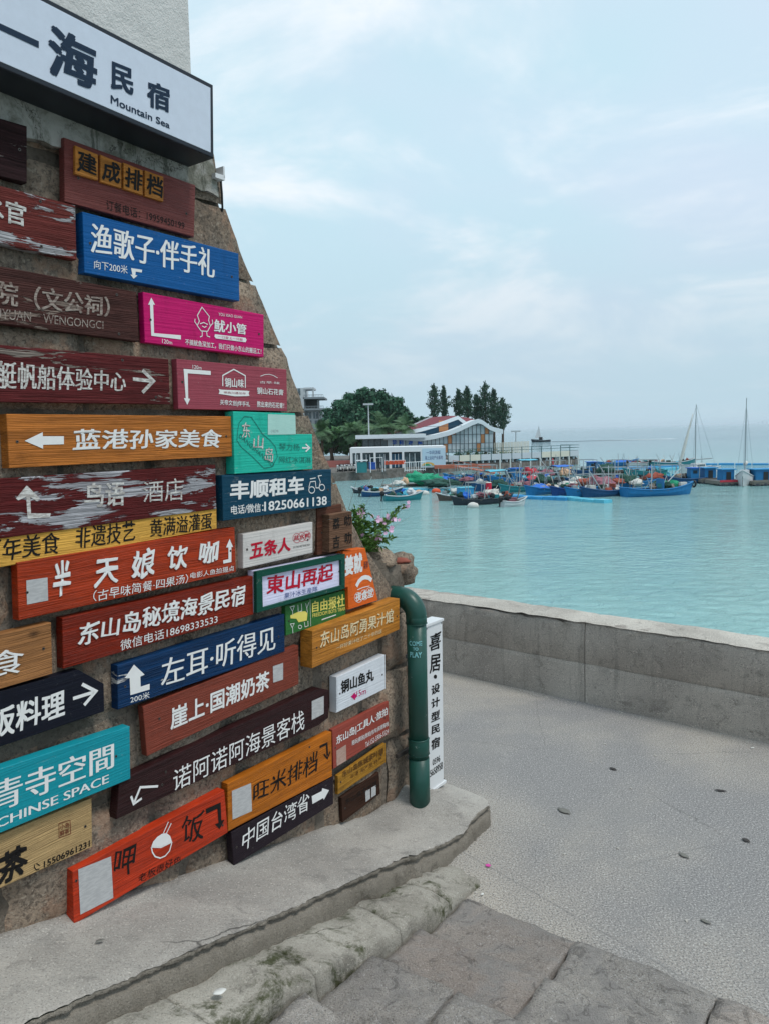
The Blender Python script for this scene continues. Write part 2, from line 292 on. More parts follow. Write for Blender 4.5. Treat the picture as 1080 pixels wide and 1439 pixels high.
# ------------------------------------------------------------------ mesh helpers
class MB:
    def __init__(s): s.v = []; s.f = []
    def quad(s, a, b, c, d):
        i = len(s.v); s.v += [tuple(a), tuple(b), tuple(c), tuple(d)]; s.f.append((i, i + 1, i + 2, i + 3)); return s
    def box(s, c, d, rz=0.0, top=1.0):
        i = len(s.v); cx, cy, cz = c; hx, hy, hz = d[0] / 2, d[1] / 2, d[2] / 2; co, si = math.cos(rz), math.sin(rz)
        for z, k in ((-hz, 1.0), (hz, top)):
            for x, y in ((-hx, -hy), (hx, -hy), (hx, hy), (-hx, hy)):
                x *= k; y *= k; s.v.append((cx + x * co - y * si, cy + x * si + y * co, cz + z))
        s.f += [(i, i + 3, i + 2, i + 1), (i + 4, i + 5, i + 6, i + 7)] + [(i + a, i + b, i + b + 4, i + a + 4) for a, b in ((0, 1), (1, 2), (2, 3), (3, 0))]; return s
    def tube(s, pts, r, n=8, cap=True):
        pts = [Vector(p) for p in pts]; R = r if isinstance(r, (list, tuple)) else [r] * len(pts); i0 = len(s.v); pu = None
        for k, p in enumerate(pts):
            t = (pts[min(k + 1, len(pts) - 1)] - pts[max(k - 1, 0)]).normalized()
            if pu is None: a = t.orthogonal().normalized()
            else: a = (pu - t * pu.dot(t)).normalized()
            pu = a; b = t.cross(a)
            for j in range(n):
                q = 2 * math.pi * j / n; s.v.append(tuple(p + (a * math.cos(q) + b * math.sin(q)) * R[k]))
        for k in range(len(pts) - 1):
            for j in range(n):
                s.f.append((i0 + k * n + j, i0 + k * n + (j + 1) % n, i0 + (k + 1) * n + (j + 1) % n, i0 + (k + 1) * n + j))
        if cap: s.f += [tuple(range(i0 + n - 1, i0 - 1, -1)), tuple(range(i0 + (len(pts) - 1) * n, i0 + len(pts) * n))]
        return s
    def prism(s, pts, ax):            # pts: list of 3D points (planar), extruded by vector ax
        n = len(pts); i = len(s.v); ax = Vector(ax); s.v += [tuple(p) for p in pts] + [tuple(Vector(p) + ax) for p in pts]
        s.f += [tuple(range(i, i + n)), tuple(range(i + 2 * n - 1, i + n - 1, -1))] + [(i + k, i + n + k, i + n + (k + 1) % n, i + (k + 1) % n) for k in range(n)]; return s
    def grid(s, P):                   # P[i][j] points
        i0 = len(s.v); a, b = len(P), len(P[0])
        for r in P: s.v += [tuple(p) for p in r]
        for i in range(a - 1):
            for j in range(b - 1): q = i0 + i * b + j; s.f.append((q, q + 1, q + b + 1, q + b))
        return s
    def ball(s, c, r, nz=0.0, seed=0, n=10, m=7, flat=0):
        c = Vector(c); r = Vector((r, r, r)) if isinstance(r, (int, float)) else Vector(r); P = []
        for i in range(m + 1):
            th = math.pi * i / m; row = []
            for j in range(n + 1):
                ph = 2 * math.pi * (j % n) / n; d = Vector((math.sin(th) * math.cos(ph), math.sin(th) * math.sin(ph), math.cos(th)))
                k = 1 + nz * fbm(d.x * 1.7 + seed, d.y * 1.7, d.z * 1.7 + seed * .3, 3)
                row.append(c + Vector((d.x * r.x * k, d.y * r.y * k, max(d.z * r.z * k, -flat) if flat else d.z * r.z * k)))
            P.append(row)
        return s.grid(P)
    def build(s, name, mat, parent=None, smooth=False, loc=None, recalc=True):
        me = bpy.data.meshes.new(name); me.from_pydata(s.v, [], s.f); me.validate()
        if recalc:
            import bmesh
            bm = bmesh.new(); bm.from_mesh(me); bmesh.ops.remove_doubles(bm, verts=bm.verts, dist=1e-5); bmesh.ops.recalc_face_normals(bm, faces=bm.faces); bm.to_mesh(me); bm.free()
        if smooth: me.polygons.foreach_set('use_smooth', [True] * len(me.polygons))
        me.materials.append(MATS[mat] if isinstance(mat, str) else mat)
        o = bpy.data.objects.new(name, me); COL.objects.link(o)
        if parent: o.parent = parent
        if loc is not None: o.location = loc
        return o
def tag(o, label=None, cat=None, group=None, kind=None):
    if label: o['label'] = label
    if cat: o['category'] = cat
    if group: o['group'] = group
    if kind: o['kind'] = kind
    return o
def empty(name, loc=(0, 0, 0), rz=0.0, label=None, cat=None, group=None):
    o = bpy.data.objects.new(name, None); o.empty_display_size = .1; COL.objects.link(o); o.location = loc; o.rotation_euler = (0, 0, rz); return tag(o, label, cat, group)
def copy_tree(o, parent=None):
    c = o.copy(); COL.objects.link(c); c.parent = parent
    for ch in list(o.children): copy_tree(ch, c)
    return c
GLYPH = {}
def text_mesh(s, res=3):
    if s not in GLYPH:
        cu = bpy.data.curves.new('t', 'FONT'); cu.body = s; cu.resolution_u = res
        o = bpy.data.objects.new('t', cu); COL.objects.link(o); bpy.context.view_layer.update()
        me = bpy.data.meshes.new_from_object(o.evaluated_get(bpy.context.evaluated_depsgraph_get()))
        V = [tuple(v.co) for v in me.vertices]; Fc = [tuple(p.vertices) for p in me.polygons]
        bpy.data.objects.remove(o); bpy.data.curves.remove(cu); bpy.data.meshes.remove(me); GLYPH[s] = (V, Fc)
    return GLYPH[s]
def weight_mesh(s, bold, con):
    # heavier faces are glyph outlines laid over each other with small shifts; con thickens the uprights only
    V, Fc = text_mesh(s); b = max(0, bold) * .75; d = .024 * max(0, con); sh = [(0, 0)]
    if b > .006: sh += [(-b, -b), (b, -b), (-b, b), (b, b)]
    if d > .004: sh = [(x + q, y) for x, y in sh for q in (-d, d)]
    VV = []; FF = []
    for k, (sx, sy) in enumerate(sh):
        n = len(VV); VV += [(x + sx, y + sy, .00008 * k) for x, y, _ in V]; FF += [tuple(i + n for i in f) for f in Fc]
    return VV, FF
def lettering(s, quad, mat, parent, bold=0.0, con=0.0, br=0.0, lift=.0015, ex=0.0, name='lettering', seed=None):
    V, Fc = weight_mesh(s, bold, con)
    xs = [v[0] for v in V]; ys = [v[1] for v in V]; x0, x1, y0, y1 = min(xs), max(xs), min(ys), max(ys)
    TL, TR, BR, BL = [Vector((q[0], q[1])) for q in quad]; asp = (x1 - x0) / max(1e-6, (y1 - y0)); sd = (sum(map(ord, s)) % 97) * .37
    out = []
    for x, y, zz in V:
        a = (x - x0) / (x1 - x0); b = (y - y0) / (y1 - y0)
        if br:                                            # brush hand: each character leans and swells a little
            k = math.floor(a * asp / 1.0); 
            b2 = b + br * (.05 * math.sin(a * asp * 5.1 + sd) + .035 * math.sin(b * 9 + a * asp * 3 + sd))
            a2 = a + br / asp * (.09 * (b - .5) + .035 * math.sin(b * 7 + sd + k))
        else: a2, b2 = a, b
        p = (BL * (1 - a2) + BR * a2) * (1 - b2) + (TL * (1 - a2) + TR * a2) * b2
        out.append((p.x, -lift - zz, p.y))
    mb = MB(); mb.v = out; mb.f = list(Fc)
    o = mb.build(name, mat, parent, recalc=False)
    if ex: 
        md = o.modifiers.new('depth', 'SOLIDIFY'); md.thickness = ex; md.offset = 1; md.use_even_offset = False
    return o
def flat_poly(pts, mat, parent, name, lift):
    from mathutils.geometry import tessellate_polygon
    P = [Vector((p[0], -lift, p[1])) for p in pts]; mb = MB(); mb.v = [tuple(p) for p in P]
    mb.f = [tuple(t) for t in tessellate_polygon([P])]
    return mb.build(name, mat, parent, recalc=False)
def strokes(paths, w, mat, parent, name, lift):
    mb = MB()
    for path in paths:
        pts = [Vector(p) for p in path]; L = []; R = []; closed = (pts[0] - pts[-1]).length < 1e-6
        for i, p in enumerate(pts):
            a = pts[i - 1] if i > 0 else (pts[-2] if closed else p); b = pts[i + 1] if i < len(pts) - 1 else (pts[1] if closed else p)
            d1 = (p - a); d2 = (b - p); d = (d1.normalized() if d1.length > 0 else Vector((0, 0))) + (d2.normalized() if d2.length > 0 else Vector((0, 0)))
            if d.length < 1e-6: d = d1
            d.normalize(); n = Vector((-d.y, d.x)); k = 1.0
            if d1.length > 0: k = 1 / max(.5, abs(d.dot(d1.normalized())))
            L.append(p + n * w / 2 * k); R.append(p - n * w / 2 * k)
        for i in range(len(pts) - 1):
            mb.quad((L[i].x, -lift, L[i].y), (R[i].x, -lift, R[i].y), (R[i + 1].x, -lift, R[i + 1].y), (L[i + 1].x, -lift, L[i + 1].y))
    return mb.build(name, mat, parent, recalc=False)
def slab(pts, th, mat, parent, name, front=0.0, bev=.0018):
    # board outline in local x,z; front face at y=-front, body goes back by th; slightly worn edges
    mb = MB(); n = len(pts); c = Vector((sum(p[0] for p in pts) / n, sum(p[1] for p in pts) / n)); e = bev
    def ring(y, ins):
        r = []
        for i, p in enumerate(pts):
            p = Vector(p); a = (Vector(pts[i - 1]) - p).normalized(); b = (Vector(pts[(i + 1) % n]) - p).normalized(); q = p + (a + b) * ins if a.cross(b) != 0 else p
            cr = (p - Vector(pts[i - 1])).cross(Vector(pts[(i + 1) % n]) - p); q = p + (a + b) * ins * (1 if cr < 0 else -1)
            r.append((q.x, y, q.y))
        return r
    R = [ring(-front, e), ring(-front + e, 0), ring(-front + th, 0)]
    for r in R: mb.v += r
    from mathutils.geometry import tessellate_polygon
    tf = [tuple(t) for t in tessellate_polygon([[Vector(p) for p in R[0]]])]
    mb.f += tf
    for k in range(2):
        for i in range(n): mb.f.append((k * n + i, k * n + (i + 1) % n, (k + 1) * n + (i + 1) % n, (k + 1) * n + i))
    mb.f += [tuple(2 * n + j for j in t[::-1]) for t in tf]
    return mb.build(name, mat, parent)

# ================================================================== SETTING
# ---- sea: one sheet out to the horizon
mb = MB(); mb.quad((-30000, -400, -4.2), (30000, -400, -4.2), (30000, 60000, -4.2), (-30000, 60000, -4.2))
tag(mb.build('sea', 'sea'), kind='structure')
# ---- pavement between the steps and the parapet
SW0, SW1 = Vector((0.518, 6.835, 0)), Vector((2.611, 5.099, 0)); SD = (SW1 - SW0).normalized(); SN = Vector((-SD.y, SD.x, 0))   # SN points to the sea
A = SW0 - SD * 9.0; B = SW0 + SD * 16.0
pv = [A + SN * .1, B + SN * .1, B - SN * 14, W(-.52, 0, 9), W(-.52, 0, .45), W(-.52, 0, -9)]
mb = MB(); mb.prism([(p.x, p.y, 0) for p in pv], (0, 0, -.4)); tag(mb.build('pavement', 'pavement'), kind='structure')
# ---- ground under and beyond the steps, climbing beside the wall
def zs(u): return .065 - .219 * u
mb = MB(); P = []
for i in range(14):
    u = -.5 - i * .9; P.append([tuple(W(u, (max(0, (-u - .5)) * .219 - .12 if u < -.6 else -.12), o)) for o in (.3, 3, 6, 9, 14)])
mb.grid(P); tag(mb.build('hillside_ground', 'earth'), kind='structure')
# land behind the sign wall
mb = MB(); mb.prism([tuple(W(.05, -.02, -1.3)), tuple(W(-12, -.02, -1.3)), tuple(W(-12, -.02, -16)), tuple(W(.05, -.02, -16))], (0, 0, -.5)); tag(mb.build('terrain', 'earth'), kind='structure')

# ---- parapet (sea wall)
sw = empty('sea_wall', tuple(SW0), math.atan2(SD.y, SD.x), 'low rough grey concrete parapet between the pavement and the water', 'wall')
def parapet_piece(x0, x1, seed):
    mb = MB(); P = []; n = int((x1 - x0) / .09)
    prof = [(0, -.1), (0, .05), (.002, .28), (.001, .318), (.007, .325), (-.002, .332), (0, .56), (.0, .632), (.012, .650), (.16, .655), (.32, .652), (.338, .64), (.35, .55), (.35, -1.0), (.36, -4.6)]
    for i in range(n + 1):
        x = x0 + (x1 - x0) * i / n; row = []
        for k, (y, z) in enumerate(prof):
            q = .012 * fbm(x * 3 + seed, z * 6, y * 5, 4); w = .016 * fbm(x * 1.3, k * .7 + seed, 3.3, 4)
            ed = .02 * fbm(x * 9, seed + k, 1.1, 3) if 6 <= k <= 12 else 0
            row.append((x, y + q + (ed if k < 9 else -ed * .5), z + (w + ed if z > .5 else 0) - (.1 if z < -.05 and k == 0 else 0)))
        P.append(row)
    mb.grid(P); me = mb
    return me
xs = [-9, -5.2, -2.1, 1.36, 4.9, 8.8, 12.4, 16]
for i in range(len(xs) - 1):
    parapet_piece(xs[i] + .0025, xs[i + 1] - .0025, 3.1).build('wall_section', 'parapet_concrete', sw, True)
    mb = MB(); P = []; x0, x1 = xs[i] + .001, xs[i + 1] - .001; n = int((x1 - x0) / .07)
    for a in range(n + 1):
        x = x0 + (x1 - x0) * a / n; row = []
        for b in range(9):
            y = -.004 + (.338 + .004) * b / 8; e = .010 if b in (0, 8) else 0
            ey = .008 * fbm(x * 11, b, 2.2, 3) if b in (0, 8) else 0
            row.append((x, y + ey, .664 - e + .016 * fbm(x * 1.3, 5 * .7 + 3.1, 3.3, 4) + .010 * fbm(x * 12, y * 12, 7, 4)))
        P.append(row)
    mb.grid(P); mb.build('coping', 'parapet_top', sw, True)

# ---- stone steps: each slab its own
st = empty('stone_steps', tuple(W(-.52, 0, .7)), 0, 'shallow flight of worn brown-grey flagstone steps climbing beside the ledge', 'steps')
nos = [-.50, -.88, -1.21, -1.60, -1.97, -2.36, -2.74, -3.13, -3.52, -3.9]
zt = [.030, .102, .182, .272, .352, .45, .535, .62, .70, .785]
rs = random.Random(11)
def stone_block(u0, u1, o0, o1, ztop, zb, seed, name, mat, parent, amp=.012, rnd=.02, nu=9, no=9, skew=0.0, edge=.012):
    # a rough block in the wall frame: uneven top, chipped rims
    mb = MB(); P = []
    def top(a, b):
        u = u0 + (u1 - u0) * a; o = o0 + (o1 - o0) * b + skew * a; r = 0
        da = min(a, 1 - a) * (u1 - u0); db = min(b, 1 - b) * (o1 - o0); r = max(0, 1 - min(da, db) / rnd)
        uu = u + edge * fbm(o * 6 + seed, u * 2, 1, 3) * (1 if a in (0, 1) else .3); oo = o + edge * fbm(u * 6, o * 2 + seed, 4, 3) * (1 if b in (0, 1) else .3)
        return uu, oo, ztop + amp * fbm(u * 5 + seed, o * 5, seed, 5) + .005 * abs(fbm(u * 19 + seed, o * 19, seed, 4)) - rnd * .45 * r * r
    for i in range(nu + 1):
        a = i / nu; row = []
        for j in range(no + 1):
            u, o, z = top(a, j / no); row.append(W(u, z, o))
        P.append(row)
    mb.grid(P); n1 = no + 1
    rim = [(i, 0) for i in range(nu + 1)] + [(nu, j) for j in range(1, no + 1)] + [(i, no) for i in range(nu - 1, -1, -1)] + [(0, j) for j in range(no - 1, 0, -1)]
    base = len(mb.v)
    mids = []
    for (i, j) in rim:
        p = Vector(P[i][j]); q = Vector((p.x, p.y, (p.z + zb) / 2)) + Vector((fbm(p.x * 7, p.y * 7, seed, 3), fbm(p.y * 7, p.x * 7, seed, 3), 0)) * edge; mids.append(len(mb.v)); mb.v.append(tuple(q))
    bots = []
    for (i, j) in rim:
        p = Vector(P[i][j]); bots.append(len(mb.v)); mb.v.append((p.x, p.y, zb))
    m_ = len(rim)
    for k in range(m_):
        k2 = (k + 1) % m_; a = rim[k][0] * n1 + rim[k][1]; b = rim[k2][0] * n1 + rim[k2][1]
        mb.f.append((a, b, mids[k2], mids[k])); mb.f.append((mids[k], mids[k2], bots[k2], bots[k]))
    return mb.build(name, mat, parent, True)
st.location = (0, 0, 0)
for k in range(len(nos)):
    u1 = nos[k]; u0 = nos[k + 1] - .03 if k + 1 < len(nos) else u1 - .5
    o = .722; j = 0
    while o < 4.6:
        w = rs.uniform(.34, .78); dz = rs.uniform(-.006, .008)
        ob = stone_block(u0 + rs.uniform(0, .01), u1 + rs.uniform(-.012, .02), o + .004, o + w - .004, zt[k] + dz, zt[k] - .16, k * 13.7 + j * 3.1, 'slab', 'step_stone', st, .012, .007, 18, 22 if w > .5 else 14, 0, .014)
        o += w; j += 1
mb = MB(); P = []
for k in range(len(nos)): P.append([tuple(W(nos[k] + .0, zt[k] - .07, o)) for o in (.5, 2, 4.5)]); P.append([tuple(W(nos[k] - .33, zt[k] - .016, o)) for o in (.5, 2, 4.5)])
mb.grid(P); mb.build('joint_fill', 'grime', st)

# ---- ledge (plinth) along the foot of the wall
ld = empty('concrete_ledge', (0, 0, 0), 0, 'smooth grey concrete ledge sloping along the foot of the sign wall with a crumbling rim', 'ledge')
def ledge_z(u):
    if u < -.2: return zs(u)
    t = min(1, (u + .2) / .25); t = t * t * (3 - 2 * t); return zs(-.2) * (1 - t) + .128 * t - max(0, u - .14) * .20 - (.09 * t * (1 - t))
def ledge_w(u):
    if u < -.55: return .450 + .014 * fbm(u * 1.2, 2.2, 0, 2)
    if u < .1: return .468 - .02 * max(0, u + .2)
    return .10 + .362 * math.sqrt(max(0, 1 - ((u - .1) / .26) ** 3.6))
def rimn(u): return .006 * fbm(u * 9, 1.7, .3, 4) + .007 * fbm(u * 40, 4.7, .3, 3)
mb = MB(); P = []; us = [-4.6 + i * .015 for i in range(int((.05 + 4.6) / .015) + 1)] + [.06 + .30 * math.sin(math.pi / 2 * i / 18) for i in range(1, 19)]
for u in us:
    w = ledge_w(u) + rimn(u); z = ledge_z(u); row = []
    off_in = -.03 if u < .08 else -.03 - (u - .08) * 1.4
    for q in (0, .06, .12, .2, .3, .4, .5, .6, .7, .8, .88, .94, .975, 1):
        o = off_in + (w - off_in) * q; dz = .006 * fbm(u * 2.2, o * 4, 1, 3) + (.022 * math.exp(-((o) / .035) ** 2) if u < .08 else 0) + .0035 * fbm(u * 14, o * 14, 5, 3)
        if q > .93: dz -= (.003 + .010 * abs(fbm(u * 16, 3, 3, 3))) * (q - .93) / .07
        if u > -.3: dz += .04 * math.exp(-((u - .02) / .16) ** 2) * math.exp(-((o - .06) / .13) ** 2)
        row.append(W(u, z + dz, o))
    P.append(row)
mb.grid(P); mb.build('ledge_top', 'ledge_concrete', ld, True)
mb = MB(); P = []
for u in us:
    w = ledge_w(u) + rimn(u); z = ledge_z(u); row = []; zb = max(-.02, z - .17) if u < -.6 else -.05
    zl = z - .006
    for q, k in ((0, 0), (.07, .006), (.13, -.014), (.20, -.006), (.26, .012), (.5, .011), (.8, .014), (1, .018)):
        ch = .010 * fbm(u * 30, q * 9, 2, 5) * (1 if q > 0 else 0) - (.012 * max(0, fbm(u * 7, 9, 1, 3)) if .05 < q < .3 else 0)
        row.append(W(u, zl + (zb - zl) * q - (.001 if q == 0 else 0), w + k + ch - (.004 if q == 0 else 0)))
    P.append(row)
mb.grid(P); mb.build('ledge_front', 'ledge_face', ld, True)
mb = MB(); P = []                      # rounded snub end of the ledge by the pavement
for i in range(13):
    a = i / 12; o = -.42 + (.125 + .42) * a; row = []
    for b in range(6):
        t = b / 5; row.append(W(.358 + .02 * t + .012 * fbm(o * 6, t * 3, 1, 3), (ledge_z(.36) - .012) * (1 - t) - .05 * t, o))
    P.append(row)
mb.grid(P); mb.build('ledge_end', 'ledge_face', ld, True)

# ---- kerb of rough blocks below the ledge
kb = empty('kerb', (0, 0, 0), 0, 'row of rough mossy kerb blocks below the ledge beside the steps', 'kerb')
def kerb_block(u0, u1, seed):
    mb = MB(); P = []; n = max(8, int((u1 - u0) / .02))
    for i in range(n + 1):
        a = i / n; u = u0 + (u1 - u0) * a; row = []; e = max(0, 1 - min(a, 1 - a) * (u1 - u0) / .022); zl = zs(u)
        stepz = max(-.01, zl - .17 - .04)
        top = zl - .114 - .005 * e * e + .014 * fbm(u * 4, seed, 1, 5); g = .022 * fbm(u * 4.3 + seed, 2, 1, 5)
        endt = max(0, (u + .34) / .22) if u > -.34 else 0
        top -= .05 * endt; wd = .70 + g - .10 * endt
        for (o, z) in ((.44, top - .02), (.475, top), (.53, top + .010), (.60, top + .004), (wd - .03, top - .003), (wd - .004, top - .018), (wd, top - .05), (wd + .004, min(top - .09, stepz - .02)), (wd + .008, stepz - .12)):
            q = .017 * fbm(u * 8 + seed, o * 11, z * 11, 5) + .012 * abs(fbm(u * 24, o * 24, z * 24, 4))
            row.append(W(u + .01 * fbm(o * 9, z * 9, seed, 2) * e, max(z + q, -.08), o + q * (1.0 if o > .5 else 0)))
        P.append(row)
    mb.grid(P)
    for R_, fl in ((P[0], 0), (P[-1], 1)):
        i = len(mb.v); mb.v += [tuple(p) for p in R_]; c = Vector(R_[0]); c.z -= .2; mb.v.append(tuple(c)); mb.f.append(tuple(range(i, i + len(R_) + 1)))
    return mb.build('kerb_stone', 'kerb_rock', kb, True)
ks = [-4.3, -3.5, -2.95, -2.42, -1.98, -1.52, -1.0, -.62, -.12]
for i in range(len(ks) - 1): kerb_block(ks[i] + .0015, ks[i + 1] - .0015, 5.2)

# ---- the stone wall that carries the signs
PROF = [(-.3, .10), (.9, .095), (1.30, .085), (1.455, .07), (1.49, -.12), (1.56, -.24), (1.622, -.30), (1.761, -.385), (1.914, -.48), (2.093, -.56), (2.265, -.68), (2.507, -.80), (2.73, -.935), (2.965, -1.07), (3.06, -1.14), (3.24, -1.20), (3.5, -1.24)]
def prof(z):
    for (z0, a), (z1, b) in zip(PROF, PROF[1:]):
        if z <= z1: return a + (b - a) * max(0, (z - z0)) / (z1 - z0)
    return PROF[-1][1]
wl = empty('stone_wall', (0, 0, 0), 0, 'tall rubble granite wall with a sloping seaward edge, covered with shop signs', 'wall')
mb = MB(); P = []; zz = [-.3 + i * .05 for i in range(int(3.75 / .05) + 1)]
for z in zz:
    r = prof(z) + (.03 if z < 1.4 else .012); row = []
    for u in [-4.8, -4, -3.2, -2.6, -2.2, -1.8, -1.4, -1.0, -.6, -.3]:
        row.append(W(min(u, r - .02), z, -.020))
    row += [W(r, z, -.02), W(r - .01, z, -.5), W(r - .02, z, -1.6)]; P.append(row)
mb.grid(P); mb.build('mortar_core', 'mortar', wl, True)
rs = random.Random(5); zrow = -.25; rown = 0
def stone(bl, br, tr, tl, seed, proud, edge=False):
    # face grid between four (u,z) corners, rounded rims sinking into the joint
    mb = MB(); P = []; nx = 9; nz = 7
    for j in range(nz + 1):
        b = j / nz; row = []
        for i in range(nx + 1):
            a = i / nx; u = (bl[0] * (1 - a) + br[0] * a) * (1 - b) + (tl[0] * (1 - a) + tr[0] * a) * b; z = (bl[1] * (1 - a) + br[1] * a) * (1 - b) + (tl[1] * (1 - a) + tr[1] * a) * b
            e = max(abs(a - .5), abs(b - .5)) * 2; u += .012 * fbm(z * 7 + seed, u * 7, 2, 3); z += .012 * fbm(u * 7, z * 7 + seed, 5, 3)
            o = proud + .014 * fbm(u * 5 + seed, z * 5, seed, 4) - ((.012 if edge and a > .6 else .032) if e > .999 else .004 if e > .75 else 0)
            row.append(W(u, z, o))
        P.append(row)
    return mb.grid(P).build('stone', 'granite', wl, True)
while zrow < 3.35:
    h = rs.uniform(.24, .40); u = -4.6 + rs.uniform(0, .5); ztop = zrow + h; sd_ = rs.uniform(-.02, .02)
    while True:
        w = rs.uniform(.30, .62); rb, rt = prof(zrow + .02) + .02, prof(min(ztop, 3.4)) + .02; r_ = min(rb, rt); last = u + w > r_ - .16
        g = .007; t1 = rs.uniform(-.03, .03); uu1 = u + w
        if u > r_ - .05: break
        if last:
            stone((u + g, zrow + g), (rb, zrow + g), (rt, ztop - g), (u + g, ztop - g), rown * 7.7 + u, .010 + rs.uniform(-.002, .004), True); break
        stone((u + g, zrow + g), (uu1 - g, zrow + g), (uu1 - g, ztop - g), (u + g, ztop - g), rown * 7.7 + u, .006 + rs.uniform(-.008, .006)); u = uu1
    zrow = ztop; rown += 1
# jagged stones along the sloping edge, going back into the depth
z = 1.5; k = 0
while z < 3.3:
    h = rs.uniform(.10, .22); u = prof(z + h / 2) + .02; b = MB(); sx = rs.uniform(.10, .17)
    b.ball(W(u - .085, z + h / 2, -.16), (sx * .70, .15, h * .6), .8, k * 5.1, 14, 10); o = b.build('edge_stone', 'granite', wl, True); z += h * .86; k += 1
for k in range(9):
    b = MB(); b.ball(W(.03, .1 + k * .155, -.15), (.085, .13, .10), .6, k * 3.3 + 40, 14, 10); b.build('edge_stone', 'granite', wl, True)
# loose top blocks at the low end of the wall
b = MB(); b.ball(W(-.02, 1.47, -.16), (.15, .12, .085), .4, 3, 18, 14); tag(b.build('boulder', 'granite', None, True), 'rounded grey-brown rock on the low end of the wall behind the green pipe elbow', 'rock')
b = MB(); b.ball(W(0.489, 1.324, -.36), (.15, .14, .10), .45, 9, 18, 14); tag(b.build('boulder', 'granite', None, True), 'jagged dark rock behind the flowers, topped by a broken tile', 'rock')
b = MB(); b.ball(W(0.477, 1.394, -.3), (.06, .05, .022), .35, 19, 14, 8); tag(b.build('broken_tile', 'terracotta', None, True), 'broken reddish terracotta tile lying on the rock behind the flowers', 'tile')

# ---- the white house above
hs = empty('white_house', (0, 0, 0), 0, 'white stucco house rising behind and above the light box', 'house')
mb = MB(); mb.prism([W(-1.295, 3.30, .006), W(-1.27, 6.6, .006), W(-6, 6.6, .006), W(-6, 3.30, .006)], -N * 4); mb.build('stucco_wall', 'stucco', hs)
mb = MB(); mb.prism([W(-1.25, 6.6, .08), W(-1.25, 6.75, .08), W(-6, 6.75, .08), W(-6, 6.6, .08)], -N * 4.2); mb.build('roof_edge', 'stucco', hs)
mb = MB(); pts = []; u = -1.19
while u > -3.4:
    pts.append(W(u, 3.165 + .03 * fbm(u * 3, 1, 1, 3) + .018 * fbm(u * 15, 2, 4, 3) + (-u - 1.19) * .0, .022)); u -= .03
pts += [W(-3.4, 3.36, .022), W(-1.24, 3.36, .022), W(-1.205, 3.27, .022)]
from mathutils.geometry import tessellate_polygon
mb.v = [tuple(p) for p in pts] + [tuple(p - N * .05) for p in pts]; n = len(pts); mb.f = [tuple(t) for t in tessellate_polygon([pts])] + [(i, (i + 1) % n, n + (i + 1) % n, n + i) for i in range(n)]
mb.build('plaster_band', 'old_plaster', hs)

